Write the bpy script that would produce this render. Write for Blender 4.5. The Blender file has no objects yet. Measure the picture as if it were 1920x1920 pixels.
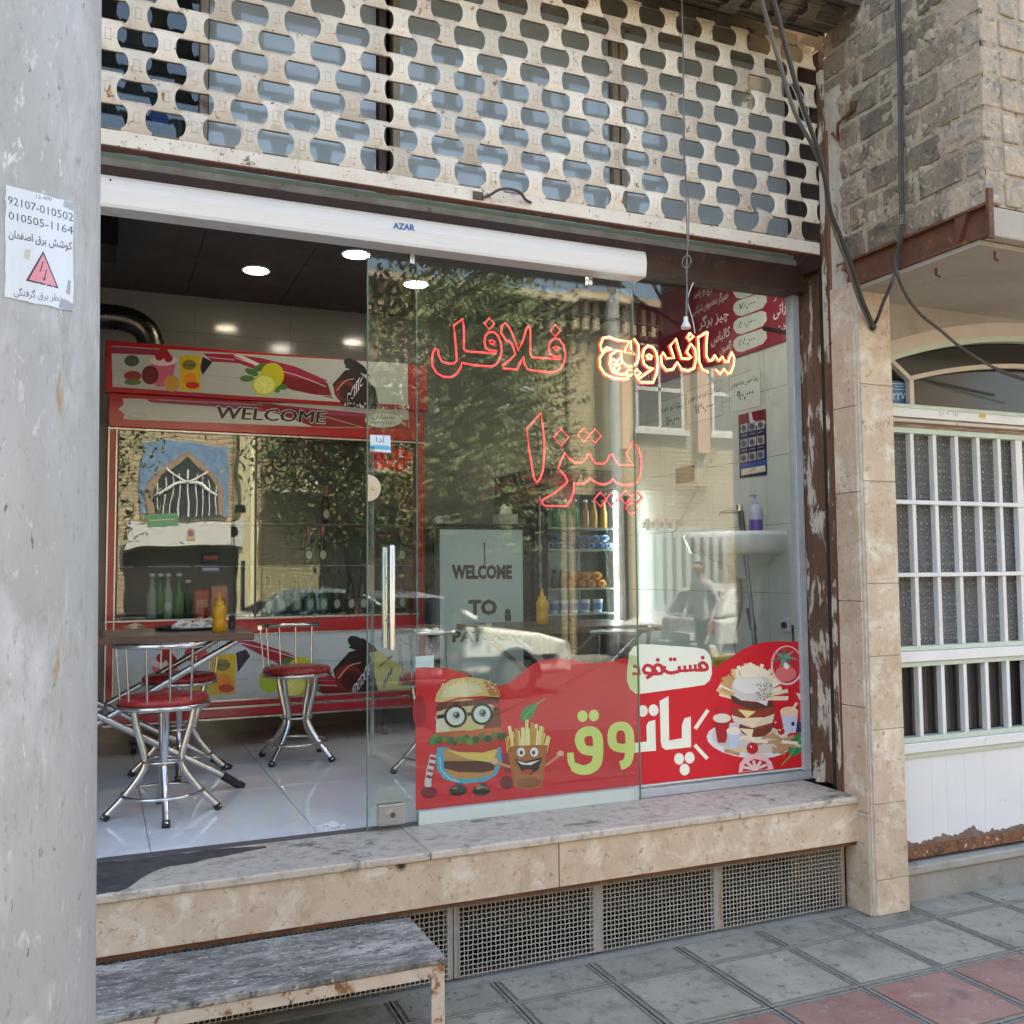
import bpy, bmesh, math, random
from math import sin, cos, pi, radians, atan2, hypot
from mathutils import Vector, Matrix, noise
from mathutils.geometry import tessellate_polygon
random.seed(7)
V = Vector
sc = bpy.context.scene
C = sc.collection

# ------------------------------------------------------------------ camera
EYE = V((0, 0, 1.55))
YAW, PIT, ROL, FPX = 0.40670179, 0.06185001, -0.00873027, 1798.056
_F = V((sin(YAW)*cos(PIT), cos(YAW)*cos(PIT), sin(PIT)))
_R = V((cos(YAW), -sin(YAW), 0)); _U = _R.cross(_F)
_R, _U = cos(ROL)*_R + sin(ROL)*_U, -sin(ROL)*_R + cos(ROL)*_U
cam = bpy.data.objects.new('camera', bpy.data.cameras.new('camera')); C.objects.link(cam)
m3 = Matrix((_R, _U, -_F)).transposed()
cam.matrix_world = Matrix.Translation(EYE) @ m3.to_4x4()
cam.data.sensor_width = 36; cam.data.sensor_fit = 'HORIZONTAL'
cam.data.lens = 36*FPX/1920; cam.data.clip_start = .05; cam.data.clip_end = 400
sc.camera = cam

# ------------------------------------------------------------------ sky, sun, exposure
SUN_EL, SUN_AZ = radians(58), radians(14)      # the sun stands behind the shop: facade and pavement lie in open shade
w = bpy.data.worlds.new('World'); sc.world = w; w.use_nodes = True
nt = w.node_tree; bg = nt.nodes['Background']
sky = nt.nodes.new('ShaderNodeTexSky'); sky.sky_type = 'NISHITA'; sky.sun_disc = False
sky.sun_elevation = SUN_EL; sky.sun_rotation = SUN_AZ; sky.air_density = 1.3; sky.dust_density = 3.0; sky.ozone_density = 1.0
nt.links.new(sky.outputs[0], bg.inputs[0]); bg.inputs[1].default_value = .15
sun = bpy.data.objects.new('sun', bpy.data.lights.new('sun', 'SUN')); C.objects.link(sun)
sun.data.energy = 4.2; sun.data.angle = radians(.53); sun.data.color = (1, .93, .82)
sd = V((sin(SUN_AZ)*cos(SUN_EL), cos(SUN_AZ)*cos(SUN_EL), sin(SUN_EL)))
sun.rotation_euler = sd.to_track_quat('Z', 'Y').to_euler()
sc.view_settings.view_transform = 'Standard'; sc.view_settings.look = 'None'
sc.view_settings.gamma = 1; sc.view_settings.exposure = 2.5
sc.view_settings.use_white_balance = True; sc.view_settings.white_balance_temperature = 7200; sc.view_settings.white_balance_tint = 10
try: sc.view_settings.use_curve_mapping = False
except Exception: pass
sc.render.engine = 'CYCLES'
sc.cycles.max_bounces = 9; sc.cycles.transparent_max_bounces = 24; sc.cycles.glossy_bounces = 5
sc.cycles.caustics_reflective = False; sc.cycles.caustics_refractive = False

# measured positions: a point of the photograph (1920 px) taken back to a known plane of the place
def _ray(u, v): return _R*(u-960)/FPX - _U*(v-960)/FPX + _F
def FY(u, v, y): d = _ray(u, v); return EYE + d*(y/d.y)
def FX(u, v, x): d = _ray(u, v); return EYE + d*(x/d.x)
def FZ(u, v, z): d = _ray(u, v); return EYE + d*((z-EYE.z)/d.z)

def lin(r, g=None, b=None):
    if g is None: r, g, b = r
    f = lambda c: (c/255)/12.92 if c/255 <= .04045 else ((c/255+.055)/1.055)**2.4
    return (f(r), f(g), f(b), 1)

# ------------------------------------------------------------------ materials
MATS = {}
def _n(nt, t, **k):
    n = nt.nodes.new(t)
    for a, b in k.items():
        if hasattr(n, a) and not a.startswith('in_'): setattr(n, a, b)
    return n
def _mix(nt, f, a, b, mode='MIX'):
    n = nt.nodes.new('ShaderNodeMix'); n.data_type = 'RGBA'; n.blend_type = mode
    for s, v in ((n.inputs[0], f), (n.inputs[6], a), (n.inputs[7], b)):
        if hasattr(v, 'is_output'): nt.links.new(v, s)
        else: s.default_value = v
    return n.outputs[2]
def _noise(nt, vec, scale, detail=4, rough=.55, dist=0):
    n = nt.nodes.new('ShaderNodeTexNoise'); n.inputs['Scale'].default_value = scale
    n.inputs['Detail'].default_value = detail; n.inputs['Roughness'].default_value = rough; n.inputs['Distortion'].default_value = dist
    nt.links.new(vec, n.inputs['Vector']); return n.outputs[0]
def _ramp(nt, src, lo, hi):
    n = nt.nodes.new('ShaderNodeMapRange'); n.clamp = True
    n.inputs[1].default_value = lo; n.inputs[2].default_value = hi
    nt.links.new(src, n.inputs[0]); return n.outputs[0]
def mat(name, col, rough=.6, metal=0, var=None, vs=5, stains=(), bump=0, bs=60, rnd=0, stretch=(1, 1, 1), coat=0, emit=None, spec=None, dist=0, cracks=None, obj=False):
    """col/var: two base tones mixed by noise; stains: list of (colour, scale, low, high) marks; rnd: tone differs per object"""
    if name in MATS: return MATS[name]
    m = bpy.data.materials.new(name); m.use_nodes = True; MATS[name] = m
    nt = m.node_tree; b = nt.nodes['Principled BSDF']
    if obj: pos = nt.nodes.new('ShaderNodeTexCoord').outputs['Object']
    else: pos = nt.nodes.new('ShaderNodeNewGeometry').outputs['Position']
    mp = nt.nodes.new('ShaderNodeVectorMath'); mp.operation = 'MULTIPLY'; mp.inputs[1].default_value = stretch
    nt.links.new(pos, mp.inputs[0]); vec = mp.outputs[0]
    c = col if len(col) == 4 else (*col, 1)
    out = c
    if var is not None: out = _mix(nt, _ramp(nt, _noise(nt, vec, vs, 6, .6, dist), .3, .7), c, (*var[:3], 1))
    for i, (sc_, s, lo, hi) in enumerate(stains):
        ad = nt.nodes.new('ShaderNodeVectorMath'); ad.inputs[1].default_value = (i*7.3+3, i*2.1, i*5.7); nt.links.new(vec, ad.inputs[0])
        out = _mix(nt, _ramp(nt, _noise(nt, ad.outputs[0], s, 8, .65, .4), lo, hi), out, (*sc_[:3], 1))
    if cracks:
        vo = nt.nodes.new('ShaderNodeTexVoronoi'); vo.feature = 'DISTANCE_TO_EDGE'; vo.inputs['Scale'].default_value = cracks[1]
        nz = nt.nodes.new('ShaderNodeTexNoise'); nz.inputs['Scale'].default_value = cracks[1]*1.3; nz.inputs['Detail'].default_value = 5
        nt.links.new(vec, nz.inputs['Vector'])
        av = nt.nodes.new('ShaderNodeVectorMath'); av.operation = 'MULTIPLY_ADD'; av.inputs[1].default_value = (.35/cracks[1]*3,)*3
        nt.links.new(nz.outputs['Color'], av.inputs[0]); nt.links.new(vec, av.inputs[2]); nt.links.new(av.outputs[0], vo.inputs['Vector'])
        out = _mix(nt, _ramp(nt, vo.outputs['Distance'], cracks[2], 0), out, (*cracks[0][:3], 1))
    if rnd:
        oi = nt.nodes.new('ShaderNodeObjectInfo'); hs = nt.nodes.new('ShaderNodeHueSaturation')
        mr = nt.nodes.new('ShaderNodeMapRange'); mr.inputs[3].default_value = 1-rnd; mr.inputs[4].default_value = 1+rnd
        nt.links.new(oi.outputs['Random'], mr.inputs[0]); nt.links.new(mr.outputs[0], hs.inputs['Value'])
        if hasattr(out, 'is_output'): nt.links.new(out, hs.inputs['Color'])
        else: hs.inputs['Color'].default_value = out
        out = hs.outputs[0]
    if hasattr(out, 'is_output'): nt.links.new(out, b.inputs['Base Color'])
    else: b.inputs['Base Color'].default_value = out
    b.inputs['Metallic'].default_value = metal
    rn = _noise(nt, vec, vs*2.3, 4)
    mr = nt.nodes.new('ShaderNodeMapRange'); mr.inputs[1].default_value = .3; mr.inputs[2].default_value = .7
    mr.inputs[3].default_value = max(.02, rough*.8); mr.inputs[4].default_value = min(1, rough*1.2)
    nt.links.new(rn, mr.inputs[0]); nt.links.new(mr.outputs[0], b.inputs['Roughness'])
    if coat: b.inputs['Coat Weight'].default_value = coat; b.inputs['Coat Roughness'].default_value = .05
    if spec is not None: b.inputs['Specular IOR Level'].default_value = spec
    if bump:
        bp = nt.nodes.new('ShaderNodeBump'); bp.inputs['Strength'].default_value = 1; bp.inputs['Distance'].default_value = bump
        nt.links.new(_noise(nt, vec, bs, 8, .65), bp.inputs['Height']); nt.links.new(bp.outputs[0], b.inputs['Normal'])
    if emit: b.inputs['Emission Color'].default_value = (*emit[0][:3], 1); b.inputs['Emission Strength'].default_value = emit[1]
    return m
def glass(name, ior=1.5, tint=(1, 1, 1), rough=0.0, bump=0, bs=2, dirt=0.0, dirtcol=(.5, .52, .5)):
    """clear sheet: what lies behind shows through, the street mirrors in it by Fresnel's law"""
    if name in MATS: return MATS[name]
    m = bpy.data.materials.new(name); m.use_nodes = True; MATS[name] = m; nt = m.node_tree
    nt.nodes.clear(); o = nt.nodes.new('ShaderNodeOutputMaterial')
    tr = nt.nodes.new('ShaderNodeBsdfTransparent'); tr.inputs[0].default_value = (*tint, 1)
    gl = nt.nodes.new('ShaderNodeBsdfGlossy'); gl.inputs['Roughness'].default_value = rough
    fr = nt.nodes.new('ShaderNodeFresnel'); fr.inputs[0].default_value = ior
    ge = nt.nodes.new('ShaderNodeNewGeometry')
    mx = nt.nodes.new('ShaderNodeMixShader')
    # the same reflectance from either side of the sheet
    iv = nt.nodes.new('ShaderNodeMath'); iv.operation = 'MULTIPLY_ADD'; iv.inputs[1].default_value = 1/ior-ior; iv.inputs[2].default_value = ior
    nt.links.new(ge.outputs['Backfacing'], iv.inputs[0])
    # Fresnel node inverts the ior on back faces itself, so feed it the inverse there
    nt.links.new(iv.outputs[0], fr.inputs[0])
    if bump:
        bp = nt.nodes.new('ShaderNodeBump'); bp.inputs['Distance'].default_value = bump
        nt.links.new(_noise(nt, ge.outputs['Position'], bs, 2), bp.inputs['Height']); nt.links.new(bp.outputs[0], gl.inputs['Normal'])
    nt.links.new(fr.outputs[0], mx.inputs[0]); nt.links.new(tr.outputs[0], mx.inputs[1]); nt.links.new(gl.outputs[0], mx.inputs[2])
    fin = mx.outputs[0]
    if dirt:
        df = nt.nodes.new('ShaderNodeBsdfDiffuse'); df.inputs[0].default_value = (*dirtcol, 1)
        m2 = nt.nodes.new('ShaderNodeMixShader'); r = nt.nodes.new('ShaderNodeMapRange')
        r.inputs[1].default_value = .45; r.inputs[2].default_value = .8; r.inputs[3].default_value = dirt*.3; r.inputs[4].default_value = dirt*2
        vm = nt.nodes.new('ShaderNodeVectorMath'); vm.operation = 'MULTIPLY'; vm.inputs[1].default_value = (6, 6, 1.2); nt.links.new(ge.outputs['Position'], vm.inputs[0])
        nt.links.new(_noise(nt, vm.outputs[0], 1.5, 7, .6), r.inputs[0]); nt.links.new(r.outputs[0], m2.inputs[0])
        nt.links.new(fin, m2.inputs[1]); nt.links.new(df.outputs[0], m2.inputs[2]); fin = m2.outputs[0]
    nt.links.new(fin, o.inputs[0]); return m
def printmat(name='printed_film', rough=.35, coat=.2, glow=0):
    """flat print: the colours of the artwork are stored with its pieces"""
    if name in MATS: return MATS[name]
    m = bpy.data.materials.new(name); m.use_nodes = True; MATS[name] = m; nt = m.node_tree; b = nt.nodes['Principled BSDF']
    a = nt.nodes.new('ShaderNodeAttribute'); a.attribute_name = 'ink'
    nt.links.new(a.outputs['Color'], b.inputs['Base Color']); b.inputs['Roughness'].default_value = rough
    b.inputs['Coat Weight'].default_value = coat
    return m

TRAV = mat('travertine', (.62, .51, .39), .45, var=(.50, .37, .265), vs=2.6, stains=[((.74, .68, .57), 9, .5, .7), ((.42, .28, .185), 7, .53, .78), ((.34, .24, .16), 36, .57, .68), ((.76, .72, .64), 75, .63, .70), ((.22, .16, .12), 130, .68, .74)], bump=.0012, bs=60, rnd=.05, dist=1.5)
TRAVTOP = mat('travertine_worn', (.50, .44, .37), .6, var=(.58, .52, .44), vs=4, stains=[((.42, .30, .25), 9, .55, .7), ((.14, .125, .105), 7, .57, .66), ((.36, .31, .26), 24, .5, .66), ((.24, .2, .17), 70, .61, .67)], bump=.0015, bs=40, rnd=.05, dist=.8)
SOOT = mat('black_bitumen', (.035, .036, .04), .5, var=(.09, .09, .09), vs=14, bump=.003, bs=30)
GROUT = mat('white_grout', (.62, .6, .56), .85, var=(.4, .37, .33), vs=20, bump=.002)
CONC = mat('cement', (.23, .22, .195), .9, var=(.32, .305, .28), vs=4, stains=[((.12, .12, .115), 7, .56, .75), ((.36, .35, .33), 40, .62, .7)], bump=.004, bs=30)
TGREY = mat('grey_paving', (.235, .225, .185), .8, var=(.31, .30, .25), vs=4, stains=[((.10, .10, .085), 4, .52, .74), ((.13, .125, .105), 22, .55, .68), ((.42, .40, .35), 30, .62, .70), ((.32, .32, .3), 50, .66, .74)], bump=.0018, bs=120, rnd=.1)
TRED = mat('red_paving', (.25, .12, .10), .8, var=(.30, .18, .15), vs=5, stains=[((.14, .09, .075), 5, .52, .72), ((.33, .25, .21), 18, .56, .7), ((.34, .27, .25), 50, .68, .76)], bump=.0018, bs=120, rnd=.1)
JOINT = mat('joint_dirt', (.12, .108, .09), .95, var=(.22, .2, .165), vs=20, bump=.003)
RIDGE = mat('paving_edge', (.33, .325, .3), .85, var=(.22, .22, .2), vs=25)
ASPH = mat('asphalt', (.055, .055, .056), .9, var=(.08, .078, .075), vs=3, bump=.004, bs=90)
BRICK = mat('dirty_brick', (.185, .148, .112), .92, var=(.30, .235, .17), vs=9, stains=[((.46, .35, .21), 13, .62, .66), ((.07, .06, .052), 7, .52, .68), ((.40, .33, .25), 18, .60, .66), ((.44, .37, .28), 60, .60, .66), ((.06, .05, .045), 30, .6, .68)], bump=.012, bs=38, rnd=.25)
BRICKL = mat('pale_brick', (.38, .31, .24), .92, var=(.47, .36, .26), vs=9, stains=[((.26, .235, .205), 9, .5, .62), ((.5, .43, .34), 26, .56, .62), ((.14, .12, .10), 34, .6, .67)], bump=.010, bs=40, rnd=.12)
MORT = mat('lumpy_mortar', (.47, .38, .285), .97, var=(.34, .27, .20), vs=14, stains=[((.12, .10, .085), 26, .56, .66), ((.45, .4, .34), 44, .58, .66)], bump=.008, bs=60)
PLAST = mat('grey_plaster', (.42, .385, .335), .9, var=(.34, .305, .26), vs=2.5, stains=[((.24, .2, .155), 3, .6, .85), ((.5, .46, .4), 22, .6, .75)], bump=.0015, bs=30)
CREAM = mat('cream_shutter_paint', (.74, .66, .555), .45, var=(.64, .56, .455), vs=9, stains=[((.46, .37, .29), 9, .56, .72), ((.80, .74, .65), 40, .6, .7), ((.30, .13, .045), 22, .63, .67), ((.17, .10, .065), 60, .63, .68)], bump=.0008, bs=70, rnd=.16)
CREAM2 = mat('taupe_shutter_paint', (.50, .40, .31), .5, var=(.62, .53, .43), vs=12, stains=[((.24, .12, .06), 22, .6, .66), ((.72, .64, .54), 40, .6, .68)], bump=.001, bs=60, rnd=.15)
CREAMBAR = mat('cream_bar_paint', (.76, .69, .59), .45, var=(.66, .58, .48), vs=7, stains=[((.20, .10, .055), 18, .62, .67), ((.13, .08, .055), 46, .62, .65), ((.36, .25, .18), 9, .6, .75)], bump=.001, bs=70)
BROWN = mat('brown_steel_paint', (.075, .034, .026), .5, var=(.045, .025, .02), vs=8, stains=[((.16, .09, .06), 14, .6, .72)], bump=.001)
DARK = mat('dark_recess', (.022, .019, .017), .8)
PEEL = mat('peeling_paint', (.17, .085, .05), .7, var=(.10, .055, .035), vs=12, stains=[((.58, .53, .46), 6, .52, .56), ((.05, .03, .022), 25, .6, .68)], bump=.004, bs=35, stretch=(2, 2, .6))
RUST = mat('rusty_steel', (.17, .065, .032), .8, var=(.10, .045, .03), vs=12, stains=[((.3, .13, .05), 18, .58, .7), ((.05, .03, .025), 9, .6, .75)], bump=.002, bs=60)
RUSTCR = mat('rust_streaked_cream_paint', (.62, .55, .45), .6, var=(.50, .41, .31), vs=10, stains=[((.24, .10, .035), 14, .55, .62), ((.09, .04, .022), 24, .6, .68)], bump=.002, bs=60)
BEIGEF = mat('old_beige_frame', (.40, .35, .27), .5, var=(.26, .21, .15), vs=8, stains=[((.08, .05, .035), 10, .58, .7)], bump=.001)
ALU = mat('white_aluminium', (.84, .84, .85), .3, 0.0, var=(.80, .80, .81), vs=4, stretch=(.3, 1, 30))
ALUG = mat('grey_aluminium', (.50, .54, .58), .4, .2, var=(.42, .46, .5), vs=20, stains=[((.3, .29, .27), 14, .62, .75)])
CHROME = mat('brushed_chrome', (.62, .62, .61), .22, 1)
CHRDULL = mat('dull_chrome', (.52, .52, .52), .3, 1, stains=[((.3, .28, .25), 12, .6, .75)])
STEELD = mat('dark_steel', (.09, .09, .09), .45, .6)
MARB = mat('weathered_marble', (.115, .113, .108), .55, var=(.215, .21, .20), vs=3, stains=[((.42, .41, .38), 4, .46, .64), ((.05, .052, .058), 7, .54, .68), ((.08, .08, .085), 30, .52, .62), ((.52, .51, .47), 34, .58, .64), ((.04, .04, .045), 90, .6, .66)], bump=.0012, bs=40, stretch=(1, 2.6, 1), dist=1.5)
GALV = mat('weathered_pole', (.47, .475, .48), .5, .0, var=(.33, .33, .32), vs=1.5, stains=[((.60, .61, .64), 3.2, .52, .75), ((.20, .19, .17), 3.4, .60, .85), ((.62, .62, .62), 22, .60, .72), ((.30, .29, .27), 30, .56, .72), ((.36, .25, .12), 6, .64, .72), ((.10, .10, .10), 26, .655, .70), ((.70, .70, .70), 14, .66, .70)], stretch=(2.5, 2.5, .8), bump=.001, bs=50)
WHITEP = mat('white_gate_paint', (.77, .78, .79), .4, var=(.66, .68, .7), vs=3, stains=[((.42, .4, .38), 16, .66, .76)], bump=.0006)
MINT = mat('mint_primer', (.47, .58, .47), .5, var=(.56, .64, .55), vs=10, stains=[((.25, .2, .15), 20, .66, .74)])
PINKF = mat('pinkish_white_paint', (.62, .55, .49), .5, var=(.54, .47, .41), vs=6, stains=[((.25, .18, .13), 18, .66, .74)], bump=.0008)
TINTG = mat('dark_tinted_pane', (.030, .028, .026), .12, spec=.35)
FLOORT = mat('white_floor_tile', (.74, .77, .80), .07, var=(.70, .73, .77), vs=1.5, stains=[((.45, .46, .47), 5, .64, .9)], spec=.5)
FJOINT = mat('dark_floor_joint', (.05, .05, .052), .8)
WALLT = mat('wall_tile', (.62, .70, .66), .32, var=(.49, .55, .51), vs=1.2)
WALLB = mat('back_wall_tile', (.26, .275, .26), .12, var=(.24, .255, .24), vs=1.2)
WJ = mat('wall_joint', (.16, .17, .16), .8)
CEIL = mat('ceiling_panel', (.10, .105, .10), .8, var=(.085, .09, .085), vs=2)
BLACK = mat('black_plastic', (.016, .016, .017), .35)
RUBBER = mat('black_rubber', (.022, .022, .023), .7)
CABLE = mat('cable_sheath', (.045, .045, .048), .6, var=(.075, .07, .065), vs=14)
CABLEG = mat('grey_cable', (.13, .13, .125), .6, var=(.2, .19, .175), vs=12)
RED = mat('red_enamel', (.42, .022, .03), .22, coat=.3)
REDV = mat('red_vinyl', (.35, .028, .028), .3, var=(.28, .02, .02), vs=20, bump=.0006, bs=80)
WOODT = mat('brown_table_laminate', (.10, .058, .042), .3, var=(.14, .085, .065), vs=4, stretch=(1, 12, 12), spec=.4)
WHITE = mat('white_plastic', (.7, .71, .72), .3)
CERAM = mat('white_ceramic', (.72, .76, .76), .12, coat=.4)
MUST = mat('mustard_plastic', (.62, .33, .012), .35, var=(.55, .28, .01), vs=20)
PAPERW = mat('crumpled_paper', (.72, .71, .72), .8, var=(.6, .6, .64), vs=30, bump=.002, bs=60)
GP = glass('door_glass', 1.58, (.95, .985, .97), dirt=.005)
GW = glass('window_glass', 1.60, (.96, .985, .975), dirt=.006)
GF = glass('fridge_glass', 1.85, (.9, .95, .93), bump=.0012, bs=2.2)
GE = mat('green_glass_edge', (.12, .22, .18), .2)
GT = mat('bluish_transom_pane', (.44, .52, .57), .07, var=(.38, .45, .50), vs=3, spec=.9)
GTC = glass('clear_transom_glass', 1.6, (.8, .85, .86), dirt=.02)
PRINT = printmat(); PRINTG = printmat('printed_gloss', .2, .5)

# ------------------------------------------------------------------ mesh helpers
class MB:
    def __init__(s): s.v = []; s.f = []; s.m = []; s.sm = []
    def add(s, vs, fs, m=0, smooth=False):
        k = len(s.v); s.v += [tuple(p) for p in vs]
        for f in fs: s.f.append([i+k for i in f]); s.m.append(m); s.sm.append(smooth)
        return s
    def box(s, a, b, m=0):
        x0, y0, z0 = a; x1, y1, z1 = b
        return s.add([(x0,y0,z0),(x1,y0,z0),(x1,y1,z0),(x0,y1,z0),(x0,y0,z1),(x1,y0,z1),(x1,y1,z1),(x0,y1,z1)],
              [(0,3,2,1),(4,5,6,7),(0,1,5,4),(1,2,6,5),(2,3,7,6),(3,0,4,7)], m)
    def bar(s, p, q, w, h, m=0, up=(0, 0, 1)):
        p, q = V(p), V(q); d = (q-p).normalized(); u = V(up)
        if abs(d.dot(u)) > .98: u = V((0, 1, 0))
        r = d.cross(u).normalized(); u = r.cross(d).normalized(); o = []
        for e in (p, q):
            for a, b in ((-1,-1),(1,-1),(1,1),(-1,1)): o.append(e+r*a*w/2+u*b*h/2)
        return s.add(o, [(0,3,2,1),(4,5,6,7),(0,1,5,4),(1,2,6,5),(2,3,7,6),(3,0,4,7)], m)
    def tube(s, pts, r, n=8, m=0, closed=False, caps=True, flat=None):
        pts = [V(p) for p in pts]; N = len(pts); o = []; prev = None
        for i, p in enumerate(pts):
            a = pts[(i-1) % N] if (closed or i > 0) else p; b = pts[(i+1) % N] if (closed or i < N-1) else p
            d = (b-a)
            if d.length < 1e-9: d = V((0, 0, 1))
            d.normalize()
            if prev is None:
                u = V((0, 0, 1)) if abs(d.z) < .9 else V((1, 0, 0)); u = (u-d*u.dot(d)).normalized()
            else:
                u = prev-d*prev.dot(d)
                u = u.normalized() if u.length > 1e-6 else V((1, 0, 0))
            prev = u; t = d.cross(u); rr = r[i] if isinstance(r, (list, tuple)) else r
            for k in range(n): o.append(p+(u*cos(2*pi*k/n)+t*sin(2*pi*k/n))*rr)
        f = []
        for i in range(N if closed else N-1):
            j = (i+1) % N
            for k in range(n): f.append((i*n+k, i*n+(k+1) % n, j*n+(k+1) % n, j*n+k))
        s.add(o, f, m, True)
        if not closed and caps: s.add(o[:n]+o[-n:], [tuple(reversed(range(n))), tuple(range(n, 2*n))], m, False)
        return s
    def lathe(s, prof, c=(0, 0, 0), n=16, m=0, smooth=True):
        c = V(c); o = []; f = []
        for r, z in prof:
            for k in range(n): o.append(c+V((r*cos(2*pi*k/n), r*sin(2*pi*k/n), z)))
        for i in range(len(prof)-1):
            for k in range(n): f.append((i*n+k, i*n+(k+1) % n, (i+1)*n+(k+1) % n, (i+1)*n+k))
        s.add(o, f, m, smooth)
        return s.add(o[:n]+o[-n:], [tuple(reversed(range(n))), tuple(range(n, 2*n))], m, False)
    def prism(s, poly, d, m=0, smooth=False):
        """poly: 3-D outline; d: extrusion vector"""
        poly = [V(p) for p in poly]; d = V(d); n = len(poly)
        tr = tessellate_polygon([poly])
        s.add(poly+[p+d for p in poly], [tuple(t) for t in tr]+[tuple(reversed([i+n for i in t])) for t in tr], m)
        k = len(s.v)-2*n
        for i in range(n):
            j = (i+1) % n; s.f.append([k+i, k+n+i, k+n+j, k+j]); s.m.append(m); s.sm.append(smooth)
        return s
    def mesh(s, name):
        me = bpy.data.meshes.new(name); me.from_pydata(s.v, [], s.f)
        me.polygons.foreach_set('material_index', s.m); me.polygons.foreach_set('use_smooth', s.sm); me.update(); return me
    def build(s, name, mats, parent=None, bevel=0, fix=True, seg=2):
        me = s.mesh(name)
        if fix:
            bm = bmesh.new(); bm.from_mesh(me); bmesh.ops.recalc_face_normals(bm, faces=bm.faces); bm.to_mesh(me); bm.free()
        for x in (mats if isinstance(mats, (list, tuple)) else [mats]): me.materials.append(x)
        return link(name, me, parent, bevel, seg)
def link(name, me, parent=None, bevel=0, seg=2):
    o = bpy.data.objects.new(name, me); C.objects.link(o)
    if parent is not None:
        o.parent = parent
        if parent.type == 'EMPTY' and parent.get('_w', 1): o.matrix_parent_inverse = parent_inv(parent)
        elif parent.type != 'EMPTY': o.matrix_parent_inverse = Matrix.Identity(4)
    if bevel:
        b = o.modifiers.new('bevel', 'BEVEL'); b.width = bevel; b.segments = seg; b.limit_method = 'ANGLE'; b.harden_normals = False
    return o
def parent_inv(p):
    return (Matrix.Translation(p.location) @ p.rotation_euler.to_matrix().to_4x4()).inverted()
def tag(o, label, cat, group=None):
    o['label'] = label; o['category'] = cat
    if group: o['group'] = group
    return o
def thing(name, label, cat, loc=(0, 0, 0), group=None):
    o = bpy.data.objects.new(name, None); C.objects.link(o); o.location = loc; o.empty_display_size = .1
    return tag(o, label, cat, group)
def struct(o): o['kind'] = 'structure'; return o
def stuff(o): o['kind'] = 'stuff'; return o
def copy_tree(o, loc=None, rz=None, parent=None, label=None):
    c = o.copy(); C.objects.link(c)
    if parent is not None: c.parent = parent
    for ch in list(o.children): copy_tree(ch, parent=c)
    if loc is not None: c.location = loc
    if rz is not None: c.rotation_euler = (0, 0, rz)
    if label: c['label'] = label
    return c
def local(root):
    """parts of this thing are modelled round its own origin"""
    root['_w'] = 0; return root
def smooth_path(pts, n=4, closed=False):
    P = [V(p) for p in pts]; N = len(P); out = []
    for i in range(N if closed else N-1):
        g = lambda k: P[k % N] if closed else P[max(0, min(N-1, k))]
        a, b, c, d = g(i-1), g(i), g(i+1), g(i+2)
        for k in range(n):
            t = k/n; out.append(.5*((2*b)+(c-a)*t+(2*a-5*b+4*c-d)*t*t+(3*b-a-3*c+d)*t**3))
    if not closed: out.append(P[-1])
    return out

# ------------------------------------------------------------------ lettering and flat print
_FORMS = {'ا': (0xFE8D, 0), 'آ': (0xFE81, 0), 'ب': (0xFE8F, 1), 'ت': (0xFE95, 1), 'ج': (0xFE9D, 1), 'چ': (0xFB7A, 1), 'ح': (0xFEA1, 1), 'خ': (0xFEA5, 1),
 'د': (0xFEA9, 0), 'ر': (0xFEAD, 0), 'ز': (0xFEAF, 0), 'ژ': (0xFB8A, 0), 'س': (0xFEB1, 1), 'ش': (0xFEB5, 1), 'ص': (0xFEB9, 1), 'ض': (0xFEBD, 1), 'ط': (0xFEC1, 1),
 'ع': (0xFEC9, 1), 'غ': (0xFECD, 1), 'ف': (0xFED1, 1), 'ق': (0xFED5, 1), 'ک': (0xFB8E, 1), 'گ': (0xFB92, 1), 'ل': (0xFEDD, 1), 'م': (0xFEE1, 1), 'ن': (0xFEE5, 1),
 'ه': (0xFEE9, 1), 'و': (0xFEED, 0), 'ی': (0xFBFC, 1), 'پ': (0xFB56, 1)}
def shape_fa(s):
    out = []
    for i, c in enumerate(s):
        if c not in _FORMS: out.append(c); continue
        base, dual = _FORMS[c]
        pj = i > 0 and s[i-1] in _FORMS and _FORMS[s[i-1]][1]
        nj = dual and i < len(s)-1 and s[i+1] in _FORMS
        out.append(chr(base+(3 if pj and nj else 2 if nj else 1 if pj else 0)))
    r = ''.join(reversed(out))
    import re
    return re.sub(r'[0-9۰-۹/,٫\-]+', lambda m: m.group(0)[::-1], r)
_TX = {}
def text_mesh(s, bold=0, shear=0):
    k = (s, bold, shear)
    if k in _TX: return _TX[k]
    c = bpy.data.curves.new('lettering', 'FONT'); c.body = s; c.resolution_u = 2; c.offset = bold; c.shear = shear
    o = bpy.data.objects.new('lettering', c); C.objects.link(o)
    bpy.context.view_layer.update(); e = o.evaluated_get(bpy.context.evaluated_depsgraph_get()); me = e.to_mesh()
    vs = [(v.co.x, v.co.y) for v in me.vertices]; fs = [tuple(p.vertices) for p in me.polygons]
    e.to_mesh_clear(); bpy.data.objects.remove(o); bpy.data.curves.remove(c)
    _TX[k] = (vs, fs); return _TX[k]
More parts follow.
